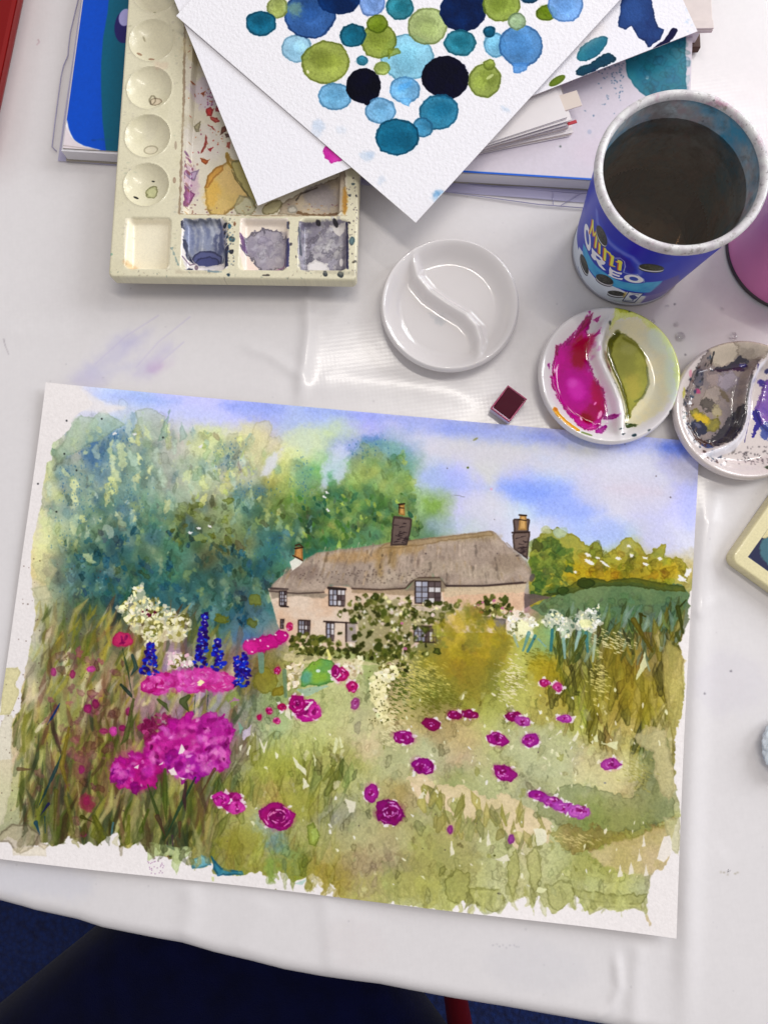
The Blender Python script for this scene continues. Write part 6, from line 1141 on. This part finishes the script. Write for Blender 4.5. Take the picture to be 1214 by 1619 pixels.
s.ell(908, 612, 26, 32, -10, 'a81c88', a=.7, soft=6, wob=4); s.ell(912, 615, 14, 18, -15, 'c84cac', a=.8, soft=6, wob=2); s.ell(904, 604, 9, 8, 0, 'd880c4', a=.4, soft=4)
s.ell(948, 655, 3, 7, 25, 'f0c8d8', a=.8, wob=1); s.ell(941, 637, 1.5, 3, 40, 'f0a8d0', a=.9); s.ell(918, 662, 2, 4, -20, 'f4d8e4', a=.9, wob=.8)
s.stroke([(873, 652), (878, 660), (895, 674), (910, 684)], 3.6, 2.2, 'd8a010', a=.9, wob=1.2, edge=.2); s.ell(874, 651, 3.5, 3, 0, 'b87420', a=.9, wob=1); s.stroke([(915, 687), (930, 692)], 1.6, 1.4, '6c7c44', a=.8, wob=.6)
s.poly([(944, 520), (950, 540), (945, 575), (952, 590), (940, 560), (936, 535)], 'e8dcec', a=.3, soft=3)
s.punch(1.22, 1.15)
for x, y in [(937, 548), (935, 565), (943, 555), (931, 585)]: s.ell(x, y, 2.4, 4, 20, 'cc74b8', a=.5, wob=1.4)
s.grain(.03, .004)
d2 = dish(cen2, S2, glaze('magenta_olive_dish', s), 'porcelain dish holding wet magenta and olive green paint, just below the water tub')
im2 = d2.children[0].data.materials[0].node_tree.nodes['Image Texture'].image
m_wet2 = mat('wet_paint', image=im2, rough=.07, spec=.45)
puddle(d2, cen2, MP, S2, m_wet2, .0005); puddle(d2, cen2, OP, S2, m_wet2, .0004)

cen3 = np.array([un(1177, 647, .012)[0], un(1177, 647, .012)[1]])
S3 = np.array([un(x, y, .010)[:2] for x, y in [(1228, 545), (1212, 560), (1197, 578), (1184, 602), (1179, 628), (1178, 655), (1172, 678), (1160, 696), (1143, 708), (1120, 716), (1098, 722)]]) - cen3
s = dish_sheet(cen3, 63); r = s.r; s.a[:] = hx('d8ccc6')
s.poly([(1080, 640), (1086, 600), (1100, 572), (1112, 558), (1140, 552), (1180, 556), (1196, 572), (1184, 590), (1178, 620), (1175, 655), (1166, 685), (1150, 700), (1125, 708), (1100, 698), (1086, 670)], '94847c', a=.95, wob=3, edge=.3, col2='7c7070')
s.poly([(1112, 556), (1135, 545), (1160, 548), (1166, 560), (1156, 575), (1140, 580), (1118, 578), (1116, 565)], 'd8c8b0', a=.95, wob=2.5, edge=.25); s.poly([(1146, 544), (1180, 538), (1208, 552), (1200, 572), (1180, 572), (1160, 560)], 'b8a894', a=.8, wob=3, edge=.35, col2='d4c4a8')
s.stroke([(1120, 590), (1135, 584), (1155, 580), (1168, 568), (1180, 572)], 3.5, 3, '2a2430', a=.95, rm=4.5, wob=2); s.ell(1168, 580, 12, 7, 0, '34223c', a=.9, wob=3); s.ell(1174, 577, 5, 3, 0, '3c3c9c', a=.7, wob=1.5); s.stroke([(1120, 563), (1121, 576)], 2, 2, '2c2828', a=.9, wob=.8)
s.ell(1103, 600, 9, 16, 0, '585460', a=.8, wob=4, edge=.2); s.ell(1130, 600, 16, 14, 30, 'a8948c', a=.7, wob=4, edge=.2); s.ell(1150, 602, 18, 14, -30, 'a89ca8', a=.7, wob=4, edge=.2); s.ell(1124, 628, 14, 20, 30, 'b0a090', a=.6, wob=4, edge=.3)
s.ell(1102, 618, 5, 4, 10, 'b8386c', a=.9, wob=1.5); s.ell(1085, 595, 3, 5, 0, 'd890a0', a=.9, wob=1); s.ell(1120, 640, 14, 10, 30, '4c443c', a=.8, wob=4, edge=.2); s.ell(1132, 650, 9, 10, 20, 'b8aa80', a=.85, wob=3, edge=.2)
s.poly([(1088, 648), (1100, 646), (1112, 654), (1125, 662), (1134, 658), (1138, 670), (1130, 682), (1116, 682), (1100, 668)], 'a8982c', a=.95, wob=2.5, edge=.3, col2='847c30'); s.ell(1108, 662, 15, 7, 30, 'dcb81c', a=.95, soft=3, wob=2)
s.poly([(1158, 650), (1170, 640), (1174, 655), (1164, 684), (1148, 700), (1130, 706), (1118, 696), (1132, 684), (1142, 672)], '2c2830', a=.95, wob=3, edge=.2, col2='403840'); s.ell(1104, 676, 14, 10, 30, '20243c', a=.95, wob=3); s.ell(1102, 672, 6, 4, 40, '6c6c84', a=.7, wob=2); s.stroke([(1086, 680), (1100, 696), (1120, 704)], 5, 4, '4c2c20', a=.9, wob=2.5); s.ell(1116, 706, 8, 4, 20, '2c4484', a=.8, wob=2)
s.stroke([(1182, 598), (1176, 625), (1172, 650)], 2.5, 2, '2c2828', a=.7, wob=1.2, soft=1.6); s.ell(1145, 625, 4, 12, -40, '5c4c2c', a=.6, wob=2)
for _ in range(80): 
    t = r.uniform(2.2, 4.3); q = r.uniform(.80, 1.0) * 103; s.ell(1177 + q * math.cos(t), 647 - q * math.sin(t) * 1, r.uniform(.8, 3.6), r.uniform(.6, 2.2), r.uniform(0, 180), ['1c2038', '2c2c30', '4c3028', '20344c'][r.randint(4)], a=.85, wob=1)
s.ell(1076, 624, 3, 8, 0, 'b8b040', a=.8, wob=1.2)
s.poly([(1190, 650), (1200, 632), (1206, 605), (1215, 598), (1240, 600), (1240, 700), (1212, 684), (1204, 672), (1195, 660)], '7c50a8', a=.9, wob=3, edge=.3, col2='5c38a0'); s.stroke([(1195, 652), (1200, 670), (1192, 688)], 6, 3, '1c1080', a=.95, rm=5, wob=2.5); s.ell(1204, 604, 6, 5, 30, '2c1480', a=.95, wob=2); s.ell(1212, 587, 3, 3, 0, '1c1c60', a=.9, wob=1); s.stroke([(1191, 580), (1187, 620), (1185, 660), (1178, 698)], .9, .7, '342c6c', a=.8, wob=.6); s.ell(1212, 680, 8, 14, 0, '2c4094', a=.85, wob=3); s.poly([(1192, 614), (1204, 612), (1198, 640), (1190, 645)], 'dccfc8', a=.9, wob=2)
for _ in range(70): s.ell(r.uniform(1140, 1214), r.uniform(705, 735), r.uniform(.5, 1.8), r.uniform(.4, 1.2), r.uniform(0, 180), '3c3438', a=.7)
s.ell(1208, 742, 6, 3, 10, '24341c', a=.9, wob=1); s.ell(1160, 710, 3, 6, 20, '5c5450', a=.7, wob=1.5); s.ell(1151, 698, 2, 1.6, col='2c2828'); s.grain(.06, .006)
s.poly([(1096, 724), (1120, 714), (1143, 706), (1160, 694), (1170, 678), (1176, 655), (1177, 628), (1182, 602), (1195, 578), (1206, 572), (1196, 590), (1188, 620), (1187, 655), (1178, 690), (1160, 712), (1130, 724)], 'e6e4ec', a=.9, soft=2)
d3 = dish(cen3, S3, glaze('grey_violet_dish', s), 'porcelain dish crusted with grey, ochre and violet paint, at the right edge')
im3 = d3.children[0].data.materials[0].node_tree.nodes['Image Texture'].image
m_wet3 = mat('thick_wet_paint', image=im3, rough=.15, spec=.5, coat=.5, coat_r=.05, bump=.0005, bscale=140)
puddle(d3, cen3, [(1084, 640), (1092, 612), (1100, 590), (1120, 582), (1150, 582), (1176, 578), (1184, 584), (1176, 608), (1172, 650), (1160, 684), (1146, 698), (1125, 704), (1104, 696), (1090, 672)], S3, m_wet3, .0012)
puddle(d3, cen3, [(1194, 650), (1202, 634), (1208, 606), (1216, 600), (1240, 602), (1240, 696), (1214, 682), (1204, 672)], S3, m_wet3, .0010)

# ------------------------------------------------------------------ half pan
pn = empty('paint_pan', (.0659, .1188, .0008), 'tiny plastic pan of dark crimson paint lying between the dishes and the painting', 'paint pan', rz=math.atan2(-.61, .79))
m_pan = mat('pan_plastic', 'c8bcd8', .3, coat=.3, var=.12, vscale=300); m_crim = mat('crimson_paint', '48031c', .14, bump=.00008, bscale=170, spec=.4)
m_panst = mat('stained_pan_plastic', '9a2c58', .3, coat=.3, var=.4, vscale=350)
box('tub', (0, 0, .0036), (.0150, .0185, .0066), m_pan, pn, .0009)
for c, sz in (((0, .0088, .0075), (.0150, .0011, .0016)), ((0, -.0088, .0075), (.0150, .0011, .0016)), ((.0070, 0, .0075), (.0011, .0165, .0016)), ((-.0070, 0, .0075), (.0011, .0165, .0016))): box('rim', c, sz, m_panst, pn, .0004)
box('paint_cake', (0, 0, .0070), (.0136, .0170, .0018), m_crim, pn, .0007, rot=(.13, 0, 0))

# ------------------------------------------------------------------ water tub
CH, CRB, CRT = .094, .0362, .0447
cc = un(1078, 269, CH)
class CupSheet(Sheet):
    def __init__(s, w, h, seed):
        Sheet.__init__(s, w, h, np.eye(3), '1c24a8', seed); s.k = 3.1
    def t(s, P):
        P = np.asarray(P, float).reshape(-1, 2); out = []
        if not hasattr(s, 'k'): return P
        for x, y in P:
            d = RCW @ np.array([(x - IW / 2) / FPX, -(y - IH / 2) / FPX, -1.]); o = CW - np.array([cc[0], cc[1], 0])
            kk = (CRT - CRB) / CH; a = d[0] ** 2 + d[1] ** 2 - (kk * d[2]) ** 2; r0 = CRB + kk * o[2]; b = 2 * (o[0] * d[0] + o[1] * d[1] - kk * d[2] * r0); c = o[0] ** 2 + o[1] ** 2 - r0 ** 2
            D = b * b - 4 * a * c; tt = (-b - math.sqrt(max(D, 0))) / (2 * a); p = o + tt * d
            az = (math.degrees(math.atan2(p[1], p[0])) - 60) % 360; out.append((az / 360 * s.w, (1 - p[2] / CH) * s.h))
        return np.array(out)
def c7(P): return [(900 + x / 7.5875, 330 + y / 7.588) for x, y in P]
def paint_label():
    s = CupSheet(2400, 880, 71); r = s.r; W, H = s.w, s.h
    s.a[:] = hx('0c2cbc'); s.a[int(H * .80):] = hx('dfe8f4')
    s.poly([(1650, 0), (2400, 0), (2400, 700), (1620, 700)], '4450a4', raw=True, soft=40, a=.7); s.poly([(0, 0), (500, 0), (520, 700), (0, 700)], '4a48a8', raw=True, soft=40, a=.6)  # greyer blue on the right side: reflected tone painted into the label
    s.poly(c7([(430, 0), (560, 240), (760, 400), (1000, 500), (1213, 560), (1213, 640), (960, 700), (840, 640), (700, 520), (540, 420), (430, 280), (380, 150), (300, 0)]), '0c1cac', a=.9, soft=6)
    s.poly(c7([(160, 420), (250, 560), (360, 680), (560, 800), (760, 880), (900, 890), (1110, 870), (1060, 950), (960, 1010), (760, 1000), (600, 960), (400, 900), (280, 800), (200, 680), (150, 540)]), '2a98d8', a=1, soft=1.5, col2='48b0e0')
    s.poly(c7([(60, 700), (110, 460), (150, 520), (180, 640), (240, 760), (330, 870), (480, 920), (600, 970), (680, 1010), (900, 1060), (780, 1230), (500, 1200), (340, 1180), (200, 1100), (100, 980), (50, 840)]), 'e2ebf6', a=1, soft=1.5)
    s.poly(c7([(680, 1000), (900, 1060), (860, 1130), (780, 1220), (640, 1190), (620, 1110)]), 'd8d8d8', a=.9)
    s.poly(c7([(1120, 870), (960, 1010), (890, 1020), (905, 1070), (770, 1220), (900, 1220), (1300, 900), (1300, 800)]), '5a4a9a', a=.85, soft=3)  # grey reflection at the lower right, put into the label colour
    # pale swoosh
    s.stroke(c7([(320, 40), (330, 180), (400, 300), (480, 420), (600, 520), (740, 590), (830, 680), (840, 780), (790, 830)]), 5, 3, '8a94e0', a=.65, rm=6.5, soft=4)
    s.poly(c7([(480, 500), (600, 540), (720, 640), (780, 740), (740, 800), (640, 740), (560, 620)]), '14109c', a=.9, soft=4)
    B = '1c3ab4'
    # dark halo behind the words
    s.stroke(c7([(205, 180), (190, 380), (230, 520), (300, 640), (420, 740), (560, 830), (760, 880), (850, 880)]), 8, 9, B, a=1, rm=10, soft=1.5)
    s.stroke(c7([(215, 240), (260, 440), (330, 560), (460, 680), (640, 760), (760, 850)]), 9, 8, B, a=1, rm=11, soft=1.5)
    s.stroke(c7([(262, 130), (300, 380), (420, 560), (560, 640), (640, 690)]), 7, 6, '2438b0', a=1, rm=8, soft=1.5)
    wt, ye, og = 'f2f4fa', 'ece84c', 'c85a3c'
    def ring(x, y, a, b, ro, inner):
        P = [(x + a * math.cos(t) * math.cos(ro) - b * math.sin(t) * math.sin(ro), y + a * math.cos(t) * math.sin(ro) + b * math.sin(t) * math.cos(ro)) for t in np.linspace(0, 2 * math.pi, 24, endpoint=False)]
        s.poly(c7(P), wt, soft=.8); P = [(x + inner * (px - x) * .92, y + inner * (py - y)) for px, py in P]; s.poly(c7(P), '2848b8', soft=.8)
    ring(210, 350, 34, 165, -.12, .55)
    s.poly(c7([(258, 470), (300, 520), (345, 560), (400, 610), (425, 660), (405, 680), (375, 678), (390, 700), (432, 748), (400, 742), (345, 690), (325, 650), (310, 620), (300, 628), (285, 618), (262, 590), (250, 560), (262, 545)]), wt, soft=.8); s.poly(c7([(310, 565), (350, 590), (375, 625), (345, 620), (315, 595)]), '2040b4', soft=.8)
    s.poly(c7([(478, 700), (500, 735), (560, 765), (625, 775), (615, 800), (560, 785), (520, 765), (505, 772), (540, 790), (600, 810), (590, 828), (530, 808), (500, 795), (510, 815), (570, 838), (635, 842), (622, 862), (560, 850), (500, 828), (452, 800), (470, 790), (466, 740)]), wt, soft=.8)
    ring(762, 848, 118, 46, .18, .50)
    for w_, c_, dx in ((2.4, og, -8), (2.0, ye, 4)):
        S_ = lambda P, k=1.: s.stroke(c7([(x + dx, y) for x, y in P]), w_ * k, w_ * k, c_, soft=.8)
        S_([(238, 300), (262, 215), (270, 150)]); S_([(272, 150), (272, 240), (280, 330)]); S_([(280, 330), (312, 290)], .8); S_([(318, 300), (312, 380), (300, 470)], 1.2)
        S_([(352, 425), (350, 480), (348, 540)], 1.3); S_([(418, 490), (415, 560), (410, 620)], 1.4); S_([(420, 505), (470, 540), (500, 590)], 1.2); S_([(508, 580), (500, 630), (490, 685)], 1.5); S_([(490, 685), (530, 700)], .8); S_([(600, 655), (595, 700), (590, 740)], 1.5); S_([(560, 645), (605, 655)], .9)
    s.poly(c7([(565, 615), (620, 635), (630, 665), (575, 648)]), ye, soft=.8); s.poly(c7([(335, 380), (362, 400), (362, 415), (338, 400)]), ye, soft=.8)
    s.stroke(c7([(540, 600), (600, 600), (650, 640), (660, 700), (640, 770), (700, 790), (800, 795), (880, 850), (885, 890)]), .8, .8, 'd8dcf4', a=.9)
    # dark round biscuits with a pale filling
    def bisc(x, y, a, b, ro):
        s.ell(*c7([(x - 6, y + 22)])[0], a / 7.6, b / 7.6, ro, '20202c'); s.ell(*c7([(x - 3, y + 12)])[0], a / 7.6 * 1.0, b / 7.6, ro, 'eef0f4'); s.ell(*c7([(x, y)])[0], a / 7.6, b / 7.6, ro, '2e302e', edge=.4, col2='484a40')
        px, py = c7([(x, y)])[0]
        for _ in range(34): q = r.rand() ** .5 * .8; t = r.uniform(0, 6.28); cx_, cy_ = q * a / 7.6 * math.cos(t), q * b / 7.6 * math.sin(t); c_, d_ = math.cos(math.radians(ro)), math.sin(math.radians(ro)); s.ell(px + cx_ * c_ - cy_ * d_, py + cx_ * d_ + cy_ * c_, .7, .5, ro, ['5c5e58', '181a18'][r.randint(2)], a=.8)
    bisc(380, 330, 130, 48, 68); bisc(975, 712, 150, 40, 6); bisc(172, 670, 125, 34, 72); bisc(415, 855, 112, 50, 24); bisc(555, 1022, 105, 30, 8)
    s.ell(*c7([(655, 1040)])[0], 2.5, 5, 20, 'c8a83c', a=.6)
    s.poly(c7([(700, 1000), (885, 1020), (775, 1135), (620, 1115)]), '1c2c6c', soft=.8); s.poly(c7([(708, 1008), (868, 1026), (768, 1126), (636, 1108)]), 'dce2ea', soft=.8)
    s.ell(*c7([(755, 1068)])[0], 6, 3.5, 5, '1c2c7c', a=.9, wob=1.5); s.stroke(c7([(740, 1025), (820, 1040)]), .9, .8, '1c2c7c', wob=.8); s.stroke(c7([(660, 1105), (760, 1115)]), 1.1, 1, '1c2c7c', wob=1); s.stroke(c7([(755, 1090), (750, 1112)]), .9, .7, '1c2c7c')
    # rows of tiny print
    T1 = [(95, 700), (110, 760), (160, 870), (220, 950), (330, 1030), (420, 1080), (540, 1125), (650, 1150)]; T2 = [(85, 720), (100, 790), (150, 900), (210, 985), (300, 1050), (400, 1110), (480, 1150), (550, 1168)]
    for T in (T1, T2):
        T = np.array(T); L = np.r_[0, np.cumsum(np.hypot(*np.diff(T, axis=0).T))]; q = 0
        while q < L[-1]:
            l = r.uniform(8, 26); a_ = [np.interp(q, L, T[:, 0]), np.interp(q, L, T[:, 1])]; b_ = [np.interp(min(q + l, L[-1]), L, T[:, 0]), np.interp(min(q + l, L[-1]), L, T[:, 1])]
            s.stroke(c7([a_, b_]), .75, .75, '24409c', a=.9, wob=.5); q += l + r.uniform(4, 8)
    for k in range(12):
        y = 60 + k * 46; 
        for q in range(5): s.stroke([(1800 + q * 40, y), (1826 + q * 40, y)], 3, 3, 'b8b4dc', a=.6, raw=True)
    return s
tub = empty('water_tub', (float(cc[0]), float(cc[1]), .0009), 'blue biscuit tub half full of murky brown painting water', 'tub', rz=math.radians(60))
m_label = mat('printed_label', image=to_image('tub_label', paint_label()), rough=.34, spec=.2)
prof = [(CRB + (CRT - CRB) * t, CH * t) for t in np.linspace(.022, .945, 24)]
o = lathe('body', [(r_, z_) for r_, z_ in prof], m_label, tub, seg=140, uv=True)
uvl = o.data.uv_layers[0]; vi = np.zeros(len(o.data.loops), np.int32); o.data.loops.foreach_get('vertex_index', vi)
co = np.array([v.co.z for v in o.data.vertices]); uu = np.zeros(len(vi) * 2, np.float32); uvl.data.foreach_get('uv', uu); uu = uu.reshape(-1, 2); uu[:, 1] = co[vi] / CH; uvl.data.foreach_set('uv', uu.ravel())
def stain_extra(amount, cols):
    def f(m, N, L, b, tc, cs):
        prev = cs
        for k, (c, sc, lo, hi) in enumerate(cols):
            n = N.new('ShaderNodeTexNoise'); n.inputs['Scale'].default_value = sc; n.inputs['Detail'].default_value = 8; n.inputs['Roughness'].default_value = .65; n.noise_dimensions = '4D'; n.inputs['W'].default_value = k * 3.7 + amount
            L.new(tc.outputs['Object'], n.inputs['Vector']); mr = N.new('ShaderNodeMapRange'); mr.inputs[1].default_value = lo; mr.inputs[2].default_value = hi; L.new(n.outputs[0], mr.inputs[0])
            mx = N.new('ShaderNodeMix'); mx.data_type = 'RGBA'; L.new(mr.outputs[0], mx.inputs[0]); L.new(prev, mx.inputs[6]); mx.inputs[7].default_value = (*s2l(c), 1); prev = mx.outputs[2]
        L.new(prev, b.inputs['Base Color'])
    return f
m_rim = mat('stained_rim', 'dcdad8', .4, coat=.2, extra=stain_extra(.3, [('c4bcc0', 150, .42, .60), ('c08ca4', 60, .55, .66), ('6c6468', 420, .58, .70), ('8a8478', 260, .56, .70), ('8a9058', 45, .67, .73), ('b04048', 38, .72, .75)]))
m_inner = mat('stained_inner_wall', 'c0c8cc', .35, coat=.3, extra=stain_extra(1.3, [('948c8c', 50, .42, .60), ('b8a8ac', 80, .50, .62), ('58a8cc', 22, .47, .60), ('6c6460', 90, .55, .72), ('5c5058', 220, .60, .72)]))
m_basering = mat('tin_ring', 'a4a4ac', .35, metal=.7)
lathe('base_ring', [(CRB - .004, 0), (CRB + .0006, .0), (CRB + .0010, .0010), (CRB + .0008, .0026), (CRB - .0002, .0030)], m_basering, tub, 96, caps=True)
lathe('rim', [(CRT - .0006, CH * .935), (CRT + .0002, CH * .94), (CRT + .0008, CH * .955), (CRT + .0009, CH * .985), (CRT + .0003, CH * 1.0), (CRT - .0008, CH * 1.006), (CRT - .0026, CH * 1.002), (CRT - .0034, CH * .990), (CRT - .0038, CH * .972)], m_rim, tub, 128)
lathe('inner_wall', [(CRT - .0038, CH * .972), (CRT - .0030, CH * .955), (CRT - .0029, CH * .93), (CRT - .0036, CH * .85), (CRT - .0047, CH * .72), (CRB + .0005, CH * .1), (CRB - .0015, .004), (.0001, .0035)], m_inner, tub, 128)
WZ = .0768
m_water = bpy.data.materials.new('murky_water'); m_water.use_nodes = True; N, L = m_water.node_tree.nodes, m_water.node_tree.links; N.remove(N['Principled BSDF'])
tr = N.new('ShaderNodeBsdfTransparent'); gl = N.new('ShaderNodeBsdfGlossy'); gl.inputs['Roughness'].default_value = .02; fr = N.new('ShaderNodeFresnel'); fr.inputs[0].default_value = 1.33
df = N.new('ShaderNodeBsdfDiffuse'); df.inputs[0].default_value = (.21, .165, .12, 1); mk = N.new('ShaderNodeMixShader'); mk.inputs[0].default_value = .09; L.new(tr.outputs[0], mk.inputs[1]); L.new(df.outputs[0], mk.inputs[2])
ms = N.new('ShaderNodeMixShader'); L.new(fr.outputs[0], ms.inputs[0]); L.new(mk.outputs[0], ms.inputs[1]); L.new(gl.outputs[0], ms.inputs[2]); L.new(ms.outputs[0], N['Material Output'].inputs['Surface'])
va = N.new('ShaderNodeVolumeAbsorption'); va.inputs['Color'].default_value = (.62, .50, .36, 1); va.inputs['Density'].default_value = 33; L.new(va.outputs[0], N['Material Output'].inputs['Volume'])
m_water.cycles.homogeneous_volume = True if hasattr(m_water.cycles, 'homogeneous_volume') else True
rw = CRT - .0052 - .0002
lathe('water', [(.0001, .0045), (CRB - .0016, .0050), (CRB + .0003, CH * .11), (CRT - .0037, WZ - .0010), (CRT - .0036, WZ - .0002), (CRT - .0065, WZ - .0004), (.0001, WZ - .0005)], m_water, tub, 96)

# pink pot beyond the tub
pts = np.array([un(1146, 400, 0)[:2], un(1180, 465, 0)[:2], un(1214, 487, 0)[:2]])
A_ = np.c_[2 * pts, np.ones(3)]; sol = np.linalg.solve(A_, (pts ** 2).sum(1)); pc = sol[:2]; pr = float(math.sqrt(sol[2] + pc @ pc))
print('POT', pc, pr)
m_pink = mat('pink_enamel', 'e07cb8', .3, coat=.4, coat_r=.1, var=.06, vscale=30); m_dkrim = mat('pot_rim', '4c4448', .4, metal=.5)
pt = empty('pink_pot', (float(pc[0]), float(pc[1]), .0009), 'glossy pink tin standing right of the water tub, cut off by the frame', 'tin')
lathe('body', [(pr - .0008, .002), (pr - .0006, .085)], m_pink, pt, 96); lathe('base_rim', [(pr - .003, 0), (pr, 0), (pr + .0003, .001), (pr, .002), (pr - .0008, .0024)], m_dkrim, pt, 96, caps=True)
lathe('rim', [(pr - .0006, .085), (pr + .0004, .0862), (pr, .0875), (pr - .0014, .0875), (pr - .0016, .085), (pr - .0016, .004), (.0001, .003)], m_dkrim, pt, 96)

# drops of water on the cloth
m_drop = mat('water_drop', 'ffffff', .02, trans=1, ior=1.33)
for k, (x, y, r_) in enumerate([(1031, 509, 3.6), (1068, 513, 4), (1074, 533, 7.5), (1054, 484, 3), (1158, 532, 6.5), (1140, 489, 2.6), (1151, 1376, 2.4), (1111, 980, 2.6)]):
    p = un(x, y, 0); rad = r_ / 2500
    o = lathe('water_drop', [(rad, 0), (rad * .93, rad * .14), (rad * .7, rad * .26), (rad * .35, rad * .32), (.00001, rad * .33)], m_drop, None, 24)
    o.location = (float(p[0]), float(p[1]), .0009)
    tag(o, ['small clear water drop nearest the green side of the magenta dish', 'clear water drop right of the magenta and olive dish rim', 'largest clear water drop, between the two paint stained dishes', 'tiny water drop beside the foot of the blue tub', 'flat water drop just above the grey and violet dish', 'tiny water drop below the pink tin', 'water drop on the cloth right of the lower right paper corner', 'water drop on the cloth below the small palette'][k], 'water drop', 'water drops on the cloth')

# crumpled tissue at the right edge
bm = bmesh.new(); bmesh.ops.create_icosphere(bm, subdivisions=5, radius=.022)
from mathutils import noise as mn
for v in bm.verts:
    n = v.co.normalized(); q = mn.ridged_multi_fractal(n * 2.6, 1., 2., 4, 1., 2.) * .0030 + mn.noise(n * 2.2) * .004
    v.co = n * (.0150 + q * .7); v.co.z = v.co.z * .42 + .0060
me = bpy.data.meshes.new('tissue'); bm.to_mesh(me); bm.free()
ts_ = bpy.data.objects.new('crumpled_tissue', me); col.objects.link(ts_); q = un(1250, 1180, .004); ts_.location = (float(q[0]), float(q[1]), .0008)
me.materials.append(mat('tissue_white', 'dfe8f0', .6, extra=stain_extra(2.1, [('5c94cc', 60, .55, .70)]))); me.polygons.foreach_set('use_smooth', [True] * len(me.polygons))
tag(ts_, 'crumpled white tissue stained blue, cut off by the right edge of the photo', 'tissue')
